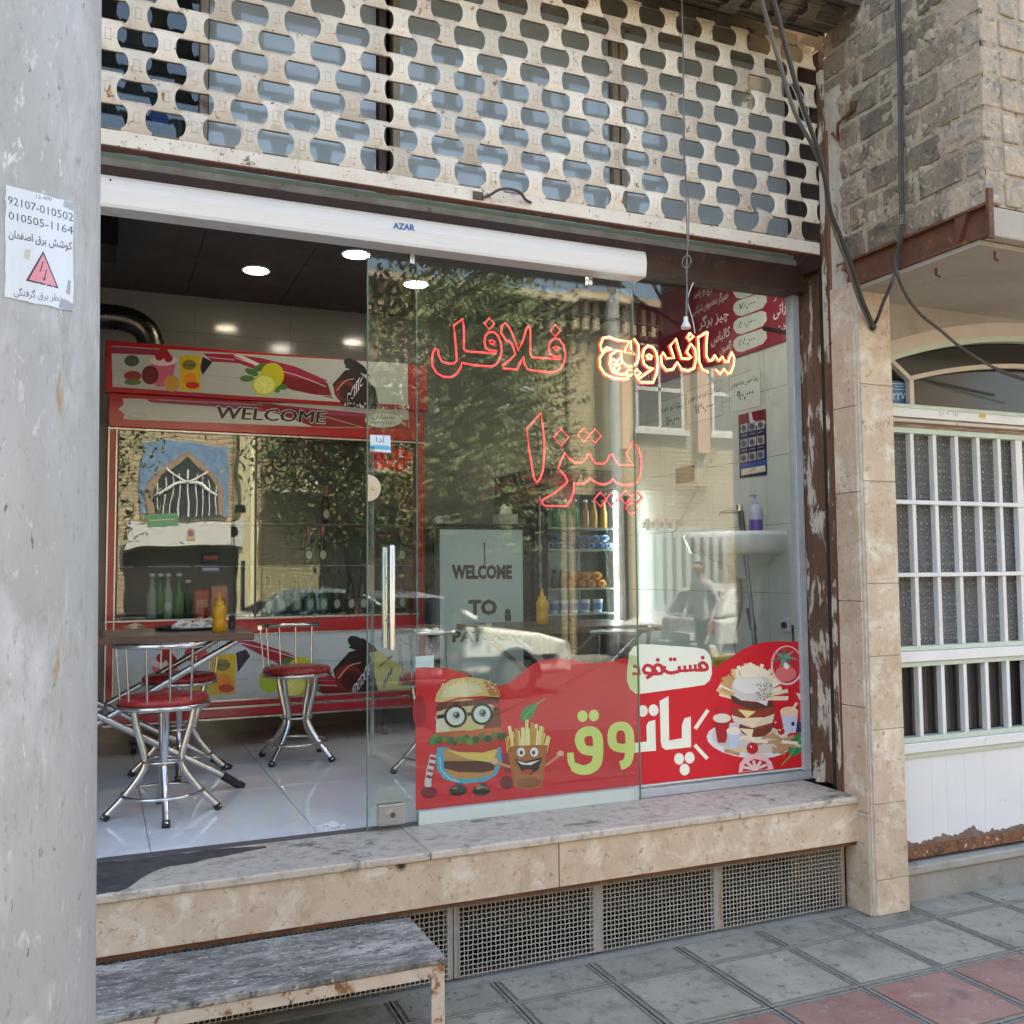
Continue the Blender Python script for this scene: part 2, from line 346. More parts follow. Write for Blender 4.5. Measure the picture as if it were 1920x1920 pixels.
class Art:
    """flat artwork on a sheet; place(u, v, layer) gives the point of the sheet; every piece lies a hair above the one before it"""
    def __init__(s, place, sub=0): s.p = place; s.ops = []; s.sub = sub
    def _sub(s, tri, n):
        if n == 0: return [tri]
        a, b, c = tri; m = lambda p, q: ((p[0]+q[0])/2, (p[1]+q[1])/2); ab, bc, ca = m(a, b), m(b, c), m(c, a); o = []
        for t in ((a, ab, ca), (ab, b, bc), (ca, bc, c), (ab, bc, ca)): o += s._sub(t, n-1)
        return o
    def poly(s, pts, col, L=0):
        tr = tessellate_polygon([[V((u, v, 0)) for u, v in pts]]); T = [tuple(pts[i] for i in t) for t in tr]
        if s.sub: T = [q for t in T for q in s._sub(t, s.sub)]
        s.ops.append((L, col, 'uv', T))
    def ell(s, u, v, a, b, col, L=0, rot=0, n=20, a0=0, a1=360):
        pts = []
        for k in range(n):
            t = radians(a0+(a1-a0)*k/(n if a1-a0 >= 360 else n-1)); x, y = a*cos(t), b*sin(t)
            pts.append((u+x*cos(rot)-y*sin(rot), v+x*sin(rot)+y*cos(rot)))
        s.poly(pts, col, L)
    def line(s, pts, w, col, L=0, smooth=0, closed=False):
        if smooth: pts = [(p.x, p.y) for p in smooth_path([(a, b, 0) for a, b in pts], smooth, closed)]
        ws = w if isinstance(w, (list, tuple)) else [w]*len(pts)
        n = len(pts); Ls, Rs = [], []
        for i in range(n):
            a = pts[i-1] if (i > 0 or closed) else pts[i]; b = pts[(i+1) % n] if (i < n-1 or closed) else pts[i]
            dx, dy = b[0]-a[0], b[1]-a[1]; l = hypot(dx, dy) or 1
            wi = ws[min(len(ws)-1, int(i*len(ws)/n))]/2
            Ls.append((pts[i][0]-dy/l*wi, pts[i][1]+dx/l*wi)); Rs.append((pts[i][0]+dy/l*wi, pts[i][1]-dx/l*wi))
        T = []
        for i in range(n if closed else n-1):
            j = (i+1) % n; T += [(Ls[i], Ls[j], Rs[j]), (Ls[i], Rs[j], Rs[i])]
        s.ops.append((L, col, 'uv', T))
    def text(s, t, A, B, h, col, L=0, bold=0, shear=0, warp=False):
        s.ops.append((L, col, 'text', (t, A, B, h, bold, shear, warp)))
    def grid(s, P, F, col, L=0): s.ops.append((L, col, 'grid', (P, F)))
    def build(s, name, parent=None, m=None):
        vs, fs, cs = [], [], []
        for rank, (L, col, kind, dat) in enumerate(sorted(s.ops, key=lambda o: o[0])):
            L = rank*.03
            if kind == 'uv':
                for q_, t in enumerate(dat): k = len(vs); vs += [tuple(s.p(u, v, L+(.024*q_/len(dat) if not s.sub else 0))) for u, v in t]; fs.append((k, k+1, k+2)); cs.append(col)
            elif kind == 'grid':
                k = len(vs); vs += [tuple(s.p(u, v, L)) for u, v in dat[0]]
                for f in dat[1]: fs.append([i+k for i in f]); cs.append(col)
            else:
                t, A, B, h, bold, shear, warp = dat; tv, tf = text_mesh(t, bold, shear)
                if not tv: continue
                x0 = min(p[0] for p in tv); x1 = max(p[0] for p in tv); k = len(vs)
                if warp: vs += [tuple(s.p(A[0]+(B[0]-A[0])*(x-x0)/(x1-x0), A[1]+(B[1]-A[1])*(x-x0)/(x1-x0)-h*y/.7, L)) for x, y in tv]
                else:
                    PA, PB = s.p(*A, L), s.p(*B, L); up = s.p(A[0], A[1]-h, L)-PA; ex = (PB-PA)/(x1-x0)
                    vs += [tuple(PA+ex*(x-x0)+up*(y/.7)) for x, y in tv]
                for f in tf: fs.append([i+k for i in f]); cs.append(col)
        me = bpy.data.meshes.new(name); me.from_pydata(vs, [], fs)
        at = me.color_attributes.new('ink', 'FLOAT_COLOR', 'CORNER'); d = []
        for f, c in zip(fs, cs): d += list(c if len(c) == 4 else (*c, 1))*len(f)
        at.data.foreach_set('color', d); me.materials.append(m or PRINT); me.update()
        return link(name, me, parent)
# ------------------------------------------------------------------ the ground
GY, GZ = 3.53, 0.0                                    # basement grille plane, pavement level
g = MB().box((-9, 3.475, -.3), (14, 3.6, 0)); struct(g.build('pavement', CONC))
PAV = bpy.data.objects['pavement']
mb = MB().box((-9, -.9, -.3), (14, 3.475, -.009)); bed = struct(mb.build('paving_bed', JOINT))
def tile_mesh(name, m):
    b = MB(); h = .2
    b.box((-h, -h, -.008), (h, h, -.003), 0)
    for a0, a1 in ((-.197, -.1925),):
        for s in (-1, 1):
            x0, x1 = (a0, a1) if s < 0 else (-a1, -a0)
            b.box((x0, -h, -.003), (x1, h, 0), 1); b.box((-h, x0, -.003), (h, x1, .0004), 1)
    q = .178; b.box((-q, -q, -.0065), (q, q, .001), 2)
    me = b.mesh(name); me.materials.append(JOINT); me.materials.append(RIDGE); me.materials.append(m); return me
mg, mr_ = tile_mesh('tile', TGREY), tile_mesh('tile', TRED)
rr = random.Random(3)
for i in range(-4, 11):
    for j in range(-1, 6):
        o = link('tile', mg if j < 1 or (j > 3) else mr_, PAV if False else bed)
        o.location = (1.40+.4075*(i+.5), 3.27-.2075-.415*j, rr.uniform(-.0015, .0015)); o.rotation_euler = (rr.uniform(-.004, .004), rr.uniform(-.004, .004), rr.uniform(-.006, .006))
        o.scale = (1, 1.015, 1)
        if j < 0: o.location.y = 3.27+.105; o.location.z = -.0018; o.scale = (1, .5, 1)
mb = MB().box((-30, -12, -.4), (40, -1.0, -.12)); struct(mb.build('road', ASPH))
mb = MB().box((-9, -1.02, -.3), (14, -.9, .0)); struct(mb.build('kerb', CONC, bevel=.01))
mb = MB()
r2 = random.Random(5)
for k in range(160):
    x, y = r2.uniform(.9, 3.4), r2.choice((r2.uniform(3.36, 3.52), r2.uniform(2.4, 3.3))); s = r2.uniform(.003, .009)
    mb.add([(x+s*r2.uniform(.5, 1)*cos(a), y+s*cos(a*2+1)*.4+s*sin(a)*.8, z) for z in (.001, s*.5) for a in (0, 1.6, 3.1, 4.7)], [(0,1,2,3), (4,5,6,7), (0,1,5,4), (1,2,6,5), (2,3,7,6), (3,0,4,7)])
litter = mb.build('grit', RIDGE); litter['kind'] = 'stuff'
tag(litter, 'small pale grit and chips lying along the foot of the shop', 'grit')

# ------------------------------------------------------------------ shop building
SX0, SX1 = -1.3, 3.2
shop = thing('shop_building', 'old street building holding the fast food shop behind the sliding glass front', 'building', (1, 3.6, 0))
SY, SZ = 3.46, .515
def rough_slab(b, x0, x1, y0, y1, z0, z1, m=0): return b.box((x0, y0, z0), (x1, y1, z1), m)
for x0, x1 in ((-1.3, 1.145), (1.148, 2.53), (2.533, 3.198)):        # worn sill slabs
    MB().box((x0, SY-.012, SZ-.03), (x1, 3.84, SZ)).build('sill_slab', TRAVTOP, shop, bevel=.006)
MB().box((-1.3, SY+.02, SZ-.031), (3.19, SY+.1, SZ-.029)).build('mortar_bed', CONC, shop)
for x0, x1 in ((-1.3, 1.677), (1.681, 3.195)):
    MB().box((x0, SY, .313), (x1, SY+.03, SZ-.032)).build('facing_slab', TRAV, shop, bevel=.003)
MB().box((-1.3, SY+.03, .30), (3.2, 3.80, SZ-.04)).build('sill_core', CONC, shop)
MB().box((-1.3, SY+.012, .296), (3.19, SY+.07, .3125)).build('rusty_lintel_strip', RUST, shop)
# dark patch of bitumen smeared at the doorstep end
b = MB(); top_, bot_ = [], []
for k in range(61):
    x = -.9+1.5*k/60; n1 = noise.noise(V((x*14, 0, 3)))*.02+noise.noise(V((x*45, 2, 3)))*.01
    hi = 3.832-.002*k/60; lo = 3.475 if x < .22 else 3.475
    if x > .18: lo = 3.66+(x-.18)*.30+n1
    q_ = min(1, max(0, (x-.06)/.16)); q_ = q_*q_*(3-2*q_)
    lo = 3.455+(3.655-3.455)*q_+(max(0, x-.2))*.28+n1*(1.5 if .04 < x < .26 else .8)
    bot_.append((x, max(3.452, lo))); top_.append((x, hi-.01+n1*.6-max(0, x-.45)*.25))
for k in range(60):
    (x0, y0), (x1, y1) = bot_[k], bot_[k+1]; Y0, Y1 = top_[k][1], top_[k+1][1]
    if Y0 > y0 and Y1 > y1: b.prism([(x0, y0, SZ+.0005), (x1, y1, SZ+.0005), (x1, Y1, SZ+.0005), (x0, Y0, SZ+.0005)], (0, 0, .002))
b.build('bitumen_smear', SOOT, shop)
# joint where the facing holds an empty pipe socket
p = FY(752, 1622, SY)
b = MB(); b.tube([p+V((0, -.006, 0)), p+V((0, .03, 0))], .019, 16, 0, caps=False); b.tube([p+V((0, .0, 0)), p+V((0, -.004, 0))], .013, 12, 1)
b.build('pipe_socket', [CHRDULL, DARK], shop)
# pillar of travertine slabs
zs = [0.0, .155, .49, .82, 1.15, 1.48, 1.95, 2.40, 2.86]
for a, b_ in zip(zs, zs[1:]):
    MB().box((3.212, 3.38, a+.0015), (3.402, 3.41, b_-.0015)).build('pillar_slab', TRAV, shop, bevel=.002)
zs = [0, .45, .92, 1.4, 1.9, 2.3, 2.88]
for a, b_ in zip(zs, zs[1:]):
    MB().box((3.188, 3.395, a+.0015), (3.206, 3.545, b_-.0015)).build('pillar_slab', TRAV, shop, bevel=.002)
MB().box((3.20, 3.387, 0), (3.40, 3.55, 2.88)).build('pillar_core', GROUT, shop)
ph = FY(1635, 612, 3.379)
b = MB(); b.tube([ph+V((0, -.003, 0)), ph+V((0, .04, 0))], .021, 16, 0); b.tube([ph+V((0, -.002, 0)), ph+V((0, 0, 0))], .028, 16, 1); b.build('cable_hole', [DARK, CONC], shop)
# walls round the shop room and the upper storey
b = MB(); b.box((3.44, 3.56, 0), (3.6, 7, 4.4)); b.box((-1.6, 6.62, 0), (3.6, 6.8, 4.4)); b.box((-1.6, 3.5, 0), (-1.3, 6.8, 4.4)); b.build('room_wall', PLAST, shop)
MB().box((-8, 3.44, 4.42), (3.2, 9, 6.5)).build('upper_wall', BRICKL, shop)
MB().box((-8, 3.5, 0), (-1.3, 3.7, 4.42)).build('side_wall', BRICKL, shop)
b = MB(); b.box((-1.3, 3.55, .0), (3.18, 3.60, .02)); b.box((-1.3, 3.95, 0), (3.2, 4.0, .3)); b.build('basement_back', DARK, shop)

# side jamb: peeling steel posts and a pipe
jamb = thing('steel_jamb', 'peeling brown and white steel jamb at the right end of the shop window', 'jamb', (3.24, 3.7, .52))
MB().box((3.262, 3.655, SZ), (3.30, 3.86, 3.02)).build('post', PEEL, jamb, bevel=.004)
MB().box((3.225, 3.575, SZ), (3.262, 3.655, 3.60)).build('angle_bar', DARK, jamb)
MB().box((3.196, 3.56, SZ), (3.214, 3.60, 3.98)).build('slide_channel', PEEL, jamb, bevel=.003)
MB().box((3.214, 3.60, 3.02), (3.30, 3.86, 4.1)).build('upper_post', BROWN, jamb, bevel=.003)
b = MB()
for z in (2.62, 1.88): b.tube([(3.192, 3.555, z), (3.192, 3.535, z)], .008, 8)
b.build('bolt', RUST, jamb)
pipe = thing('rusty_pipe', 'rusty downpipe with a hooked hinge bracket beside the brick bay', 'pipe', (3.21, 3.54, 3.0))
pz = FX(1555, 245, 3.205)
MB().tube([(3.205, 3.545, .5), (3.205, 3.545, pz.z)], .019, 10).build('pipe_shaft', RUST, pipe)
b = MB(); b.tube([FX(1560, 250, 3.19), FX(1570, 262, 3.19), FX(1571, 232, 3.19), FX(1600, 205, 3.19)], [.008, .009, .008, .008], 6)
b.tube([FX(1600, 208, 3.2), FX(1600, 190, 3.19)], .016, 8); b.build('hook_bracket', RUST, pipe)

# basement grilles
def grille(x0, x1, label, seed):
    t = thing('basement_grille', label, 'grille', (x0, GY, 0), 'wire grilles along the foot of the shop')
    z0, z1 = .012, .292; b = MB()
    for a, c in (((x0, GY-.008, z0), (x0+.024, GY+.012, z1)), ((x1-.024, GY-.008, z0), (x1, GY+.012, z1)), ((x0+.024, GY-.006, z1-.022), (x1-.024, GY+.01, z1))): b.box(a, c)
    b.build('frame', BEIGEF if seed == 3 else mat('dusty_grey_frame', (.36, .345, .32), .8, var=(.27, .26, .24), vs=20), t)
    b = MB(); n = int((x1-x0-.04)/.0185); r = random.Random(seed)
    for k in range(n+1):
        x = x0+.02+(x1-x0-.04)*k/n; d = r.uniform(-.002, .002)
        b.tube([(x+(.0016 if i % 2 else -.0016)+d*sin(i*.4), GY-.012-(.0015 if (i+k) % 2 else -.0015), z0+(z1-.012-z0)*i/14) for i in range(15)], .0021, 4, caps=False)
    nz = 15
    for k in range(nz):
        z = z0+.006+(z1-.024-z0)*k/(nz-1); m = n
        b.tube([(x0+.02+(x1-x0-.04)*i/m, GY-.012+(.0015 if (i+k) % 2 else -.0015), z+(.0013 if i % 2 else -.0013)) for i in range(m+1)], .0021, 4, caps=False)
    stuff(b.build('wire_mesh', mat('dusty_wire', (.50, .47, .42), .8, 0, var=(.36, .34, .30), vs=30), t, fix=False))
xs = [FY(u, v, GY).x for u, v in ((850, 1800), (1120, 1760), (1345, 1720), (1583, 1690))]
grille(.26, xs[0]-.005, 'wire grille behind the marble step, its right end beside the rusty leg', 1)
grille(-.35, .255, 'wire grille under the doorstep behind the left part of the marble step', 5)
grille(xs[0], xs[1], 'wire mesh grille just right of the rusty step leg', 2)
grille(xs[1], xs[2], 'wire mesh grille in the middle below the window sill', 4)
grille(xs[2], xs[3], 'wire mesh grille ending at the travertine pillar', 3)

# marble step on a rusty frame
st = thing('step_bench', 'weathered marble step on a rusty angle iron frame below the shop door', 'step', (.5, 3.25, 0))
P0, P1 = FZ(181, 1918, .29), FZ(832, 1790, .29)
ym = (P0.y+P1.y)/2; xr = P1.x; sz = .292
MB().box((-.6, ym, sz-.022), (xr, SY-.003, sz)).build('marble_slab', MARB, st, bevel=.004)
b = MB(); b.box((-.6, ym+.004, sz-.062), (xr-.004, ym+.008, sz-.023)); b.box((-.6, ym+.008, sz-.027), (xr-.004, ym+.04, sz-.023)); b.box((xr-.008, ym+.008, sz-.062), (xr-.004, SY-.01, sz-.023))
b.build('angle_frame', RUSTCR, st)
for x, y in ((xr-.05, ym+.003), (-.5, ym+.003)):
    b = MB(); b.box((x, y, .0), (x+.045, y+.004, sz-.024)); b.box((x+.041, y+.004, 0), (x+.045, y+.045, sz-.024)); b.build('leg', RUSTCR, st)

# ------------------------------------------------------------------ utility pole
pole = thing('utility_pole', 'thick weathered grey utility pole with a torn warning notice, at the left edge', 'pole', (-.2, 2.3, 0))
pa, pb = FY(192, 20, 2.22), FY(181, 1900, 2.22)
def pr_(z): return .205+(.235-.205)*(4.2-z)/4.2
def pc(z): return None
b = MB(); ring = []
dxr = (pa.x-pb.x)/(pa.z-pb.z)
def edge_x(z): return pb.x+(z-pb.z)*dxr
prof = []
N = 48
zz = [-.1, .5, 1, 1.5, 2, 2.5, 3, 3.5, 4, 5, 7]
vs, fs = [], []
for z in zz:
    r = pr_(z); cx = edge_x(z)-r*.995
    for k in range(N):
        a = 2*pi*k/N; rk = r*(1-.012*max(0, cos(2*a)))
        vs.append((cx+rk*cos(a), 2.3+rk*sin(a), z))
for i in range(len(zz)-1):
    for k in range(N): fs.append((i*N+k, i*N+(k+1) % N, (i+1)*N+(k+1) % N, (i+1)*N+k))
b.add(vs, fs, 0, True).build('pole_shaft', GALV, pole)
# notice wrapped on the shaft: drawn in photo points, laid on the round surface
def on_pole(u, v, L=0):
    d = _ray(u, v); t = 1.6
    for _ in range(6):
        p = EYE+d*t; r = pr_(p.z)+.0015+L*.0008; cx = edge_x(p.z)-pr_(p.z)*.995
        a_ = d.x*d.x+d.y*d.y; ox, oy = -cx, -2.3; bb = d.x*ox+d.y*oy; cc = ox*ox+oy*oy-r*r
        disc = bb*bb-a_*cc
        t = (-bb-math.sqrt(max(0, disc)))/a_
    return EYE+d*t
K = lambda u, v: (u/6.4, 320+v/6.4)
def grid_sheet(art, quad, nx, ny, col, L=0, jag=0):
    (a, b_, c, d) = quad; r = random.Random(11); P = []
    for j in range(ny+1):
        for i in range(nx+1):
            s, t = i/nx, j/ny
            x = (a[0]*(1-s)+b_[0]*s)*(1-t)+(d[0]*(1-s)+c[0]*s)*t; y = (a[1]*(1-s)+b_[1]*s)*(1-t)+(d[1]*(1-s)+c[1]*s)*t
            if jag and i in (0, nx): x += r.uniform(-jag, jag)
            if jag and j in (0, ny): y += r.uniform(-jag, jag)
            P.append((x, y))
    art.grid(P, [(j*(nx+1)+i, j*(nx+1)+i+1, (j+1)*(nx+1)+i+1, (j+1)*(nx+1)+i) for j in range(ny) for i in range(nx)], col, L)
A = Art(on_pole, 2); inkd = lin(95, 95, 100)
grid_sheet(A, (K(70, 165), K(880, 385), K(880, 1690), K(60, 1510)), 10, 16, lin(214, 220, 228), 0, 1.2)
A.text('12-400', K(435, 330), K(620, 365), 7, inkd, 1, warp=True)
A.text('92107-010502', K(95, 395), K(880, 610), 15, lin(70, 70, 75), 1, warp=True)
A.text('010505-1164', K(105, 580), K(875, 765), 15, lin(70, 70, 75), 1, warp=True)
A.text(shape_fa('کوشش برق اصفهان'), K(105, 795), K(865, 950), 14, lin(40, 35, 50), 1, bold=.012, warp=True)
A.poly([K(520, 960), K(705, 1415), K(310, 1320)], lin(60, 50, 60), 1)
A.poly([K(520, 1000), K(678, 1390), K(345, 1308)], lin(222, 140, 155), 2)
A.line([K(520, 1090), K(480, 1210), K(560, 1190), K(535, 1290)], 2.2, lin(50, 45, 55), 3)
A.poly([K(512, 1285), K(555, 1295), K(525, 1325)], lin(50, 45, 55), 3)
A.text(shape_fa('خطر برق گرفتگی'), K(165, 1490), K(760, 1570), 13, lin(80, 80, 90), 1, warp=True)
A.poly([K(780, 1540), K(880, 1600), K(880, 1692), K(700, 1640), K(720, 1560)], lin(150, 155, 165), 2)
A.poly([K(820, 1310), K(850, 1320), K(840, 1490), K(790, 1470)], lin(150, 155, 165), 2)
A.poly([K(770, 355), K(880, 385), K(880, 480), K(760, 430)], lin(160, 165, 172), 2)
A.poly([K(300, 940), K(370, 950), K(350, 1070), K(285, 1050)], lin(200, 195, 175), 1)
nt_ = A.build('warning_notice', pole); nt_['label'] = 'torn white notice with numbers and a pink danger triangle'

# ------------------------------------------------------------------ roller shutter
SHY = 3.61
sh = thing('roller_shutter', 'half rolled cream perforated roller shutter above the shop front', 'shutter', (1.5, SHY, 3.1))
def plate_mesh():
    vs, fs = [], []; ts = [-1, -.86, -.74, -.70, -.6, -.4, -.15, .15, .4, .6, .70, .74, .86, 1]; H = .058
    def hw(t): return .0515-.0225*math.sqrt(max(0, 1-(t*H/.0425)**2))
    for t in ts:
        w_ = hw(t); dep = -.012*(1-t*t)
        for s in (-1, -.55, 0, .55, 1): vs.append((s*w_, dep+.003*(1 if abs(s) > .9 else 0), t*H))
    for j in range(len(ts)-1):
        for i in range(4): fs.append((j*5+i, j*5+i+1, (j+1)*5+i+1, (j+1)*5+i))
    b = MB(); b.add(vs, fs, 0, True)
    # pressed ornament
    o = [(-.012, -.02), (.012, -.02), (.0095, -.008), (.0095, .008), (.012, .02), (-.012, .02), (-.0095, .008), (-.0095, -.008)]
    b.tube([(x, -.0125+.012*(z/.058)**2, z) for x, z in o], .0013, 4, 0, closed=True)
    b.tube([(-.05, .001, H), (.05, .001, H)], .0033, 5, 0); b.tube([(-.051, .0, -H), (.051, .0, -H)], .0032, 5, 1)
    me = b.mesh('plate'); me.materials.append(CREAM); me.materials.append(mat('dark_slat_joint', (.16, .10, .065), .8, var=(.06, .045, .035), vs=20)); return me
pm = plate_mesh(); rr = random.Random(9)
for row in range(10):
    for k in range(-5, 13):
        x = .886+.197*k+(.0985 if row % 2 else 0); z = 3.187+.0965*row
        if x > 3.17 or x < -.2: continue
        if row in (0,) and k > 10: pass
        o = link('plate', pm, sh); o.location = (x, SHY, z)
        if rr.random() < .14: o.material_slots[0].link = 'OBJECT'; o.material_slots[0].material = CREAM2
        o.location.x += rr.uniform(-.0015, .0015); o.matrix_parent_inverse = parent_inv(sh); o.rotation_euler = (rr.uniform(-.02, .02), rr.uniform(-.008, .008), 0)
        if row == 0 and abs(x-2.856) < .05: o.rotation_euler = (.25, .18, .1); o.location.z -= .006
b = MB()
for row in range(11):
    z = 3.187-.048+.0965*row; b.tube([(-1.2, SHY+.006, z), (3.19, SHY+.006, z)], .0032, 5)
b.build('rod', mat('dark_shutter_rod', (.12, .085, .06), .7, var=(.3, .24, .18), vs=14), sh)
b = MB(); b.box((-1.2, SHY-.012, 3.068), (3.19, SHY+.008, 3.128), 0); b.box((-1.2, SHY-.016, 3.062), (3.19, SHY+.03, 3.070), 1); b.build('bottom_bar', [CREAMBAR, RUST], sh, bevel=.003)
hp = FY(955, 362, SHY-.03)
b = MB(); b.tube(smooth_path([FY(905, 370, SHY-.02), FY(918, 366, SHY-.03), FY(935, 356, SHY-.055), FY(955, 354, SHY-.06), FY(975, 361, SHY-.055), FY(985, 374, SHY-.03), FY(996, 380, SHY-.02)], 4), .006, 8)
b.box(tuple(FY(888, 372, SHY-.02)), tuple(FY(905, 362, SHY-.012))); b.build('handle', mat('dark_handle', (.10, .06, .045), .6), sh)
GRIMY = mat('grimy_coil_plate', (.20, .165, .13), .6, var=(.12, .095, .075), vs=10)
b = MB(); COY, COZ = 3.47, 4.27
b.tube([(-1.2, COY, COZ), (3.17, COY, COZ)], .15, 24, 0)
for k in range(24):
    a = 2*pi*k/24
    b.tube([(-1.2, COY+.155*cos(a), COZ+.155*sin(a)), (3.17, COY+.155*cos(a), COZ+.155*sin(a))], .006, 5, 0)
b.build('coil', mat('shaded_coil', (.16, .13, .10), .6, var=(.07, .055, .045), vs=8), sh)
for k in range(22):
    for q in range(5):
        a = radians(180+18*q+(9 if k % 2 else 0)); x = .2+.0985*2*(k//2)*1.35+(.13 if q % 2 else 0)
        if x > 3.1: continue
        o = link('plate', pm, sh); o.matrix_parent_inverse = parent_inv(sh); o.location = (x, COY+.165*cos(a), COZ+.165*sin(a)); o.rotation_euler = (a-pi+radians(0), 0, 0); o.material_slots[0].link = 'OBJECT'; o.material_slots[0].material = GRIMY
        if k % 2: continue
b = MB(); b.bar((-1.2, 3.30, 4.17), (3.19, 3.30, 4.17), .03, .05, 0); b.bar((-1.2, 3.33, 4.43), (3.3, 3.33, 4.43), .2, .03, 0); b.build('coil_rail', mat('grimy_wood', (.12, .09, .07), .8, var=(.07, .05, .04), vs=9), sh)

# ------------------------------------------------------------------ transom behind the shutter
TY = 3.86
tr = thing('transom_window', 'long glazed transom behind the roller shutter', 'window', (1, TY, 3.1))
zt = [FY(400, 317, 3.83).z, FY(400, 326, 3.81).z, FY(400, 343, 3.81).z]
b = MB(); b.box((-1.3, 3.80, zt[2]), (3.26, TY+.05, zt[1])); b.box((-1.3, 3.80, 4.12), (3.26, TY+.05, 4.3)); b.build('frame', BEIGEF, tr, bevel=.003)
b = MB(); b.box((-1.3, 3.82, zt[1]), (3.26, TY+.03, zt[0])); b.build('green_bead', mat('green_bead_paint', (.20, .24, .15), .6), tr)
for x in (.352, 1.075, 1.135, 2.205, 2.245):
    MB().box((x-.018, TY-.03, zt[0]), (x+.012, TY+.03, 4.12)).build('mullion', BEIGEF if x != 1.075 else BROWN, tr, bevel=.002)
for x0, x1 in ((-1.3, .33), (.37, 1.05), (1.15, 2.18), (2.26, 3.25)):
    MB().box((x0, TY, zt[0]), (x1, TY+.004, 4.12)).build('pane', GT if x0 > 0 else GTC, tr)
MB().box((-1.3, TY+.2, zt[0]), (3.3, TY+.22, 4.3)).build('back_panel', DARK, tr)
# fan unit standing behind the left transom pane
fan = thing('extractor_fan', 'black extractor fan with a blue motor behind the left transom pane', 'fan', FY(250, 220, TY+.05))
fc = FY(255, 225, TY+.07)
b = MB(); b.tube([fc, fc+V((0, .06, 0))], .17, 28); b.build('housing', BLACK, fan)
b = MB()
for k in range(9): b.tube([(fc.x+(.02+.017*k)*cos(a), fc.y-.012, fc.z+(.02+.017*k)*sin(a)) for a in [2*pi*i/24 for i in range(24)]], .0018, 4, closed=True)
b.build('guard', STEELD, fan)
q = FY(300, 220, TY+.03); b = MB(); b.tube([q+V((0, 0, 0)), q+V((0, .05, 0))], .035, 16); b.build('motor', mat('blue_motor', (.01, .08, .35), .4), fan)
# brown lintel behind the track
li = MB(); li.box((-1.3, 3.78, FY(400, 372, 3.78).z-.06), (3.27, 3.9, zt[2]-.001)); tag(li.build('door_lintel', BROWN, None, bevel=.002), 'dark brown steel lintel between the white track and the shutter', 'lintel')

# ------------------------------------------------------------------ sliding track
RY = 3.70
zr1, zr0 = FY(700, 395, RY).z, FY(700, 452, RY).z; xr_ = FY(1209, 480, RY).x
trk = thing('door_track', 'white aluminium sliding door track cover with small blue lettering', 'track', (1, RY, zr0))
h = zr1-zr0
prof = [(0, .006), (.012, 0), (h*.5, -.008), (h-.02, 0), (h-.006, .01), (h, .03), (h, .10), (0, .10)]
MB().prism([(-1.3, RY+y, zr0+z) for z, y in prof], (xr_+1.3, 0, 0), smooth=False).build('cover', ALU, trk, bevel=.002)
MB().prism([(xr_, RY+y, zr0+z) for z, y in prof], (.006, 0, 0)).build('end_cap', ALU, trk)
A = Art(lambda u, v, L: FY(u, v, RY-.0095-L*.0005))
A.text('AZAR', (737, 428), (778, 432.5), 11, lin(20, 90, 160), 0, bold=.03); A.build('lettering', trk)
b = MB()
for u, v in ((207, 338), (1197, 468)): p = FY(u, v, RY); b.tube([p+V((0, -.004, 0)), p+V((0, .01, 0))], .004, 8)
b.build('screw', STEELD, trk)

# ------------------------------------------------------------------ sliding glass door leaf
DY = 3.80
dx0, dx1 = FY(689, 1000, DY).x, FY(1194, 1000, DY).x
dr = thing('glass_door', 'frameless sliding glass door leaf with a steel pull handle', 'door', (dx0, DY, SZ))
b = MB(); b.box((dx0, DY, SZ+.006), (dx1, DY+.010, zr0+.03), 0)
pn = b.build('pane', [GP], dr)
for nm, x, w_ in (('edge_strip', dx0, .004), ('edge_strip', dx1-.002, .003)):
    MB().box((x-.001, DY-.001, SZ+.006), (x-.001+w_, DY+.011, zr0+.03)).build(nm, GE, dr)
MB().box((dx0+.012, DY-.0015, SZ+.3), (dx0+.028, DY-.0005, SZ+1.55)).build('tape_strip', glass('cloudy_tape', 1.4, (.7, .75, .73), dirt=.25), dr)
for u, v in ((772, 475), (1105, 515)):
    p = FY(u, v+8, DY-.01); MB().box((p.x-.011, p.y-.012, p.z-.03), (p.x+.011, p.y+.02, p.z+.035)).build('hanger', CHROME, dr, bevel=.003)
# handle: two vertical bars, one each side of the glass
for yy, (u0, v0), (u1, v1) in ((-.045, (735, 1022), (738, 1218)), (.055, (721, 1026), (724, 1215))):
    p, q = FY(u0, v0, DY+yy), FY(u1, v1, DY+yy); q.x = p.x
    MB().tube([p, p+V((0, 0, -.004)), q], [.011, .0125, .0125], 14).build('handle_bar', CHROME, dr)
b = MB(); p = FY(736, 1085, DY-.04)
for v in (1085, 1165): p = FY(736, v, DY-.045); b.tube([p, p+V((0, .1, 0))], .007, 8)
b.build('handle_stud', CHROME, dr)
p = FY(689, 915, DY-.003); r = FY(689, 890, DY-.003).z-p.z
pl = MB().prism([(p.x+r*1.0*sin(t), p.y, p.z+r*cos(t)) for t in [pi*i/14 for i in range(15)]], (0, -.006, 0)).build('lock_plate', CHRDULL, dr)
q = FY(700, 914, DY-.01); b = MB(); b.tube([q, q+V((0, -.012, 0))], .011, 14); b.tube([q+V((0, -.012, 0)), q+V((0, -.014, 0))], .006, 10); b.build('cylinder', CHROME, pl)
p0, p1 = FY(709, 1550, DY-.006), FY(758, 1505, DY-.006)
pl = MB().box((p0.x, DY-.012, p0.z-.0), (p1.x, DY+.02, p1.z)).build('floor_lock', CHRDULL, dr, bevel=.003)
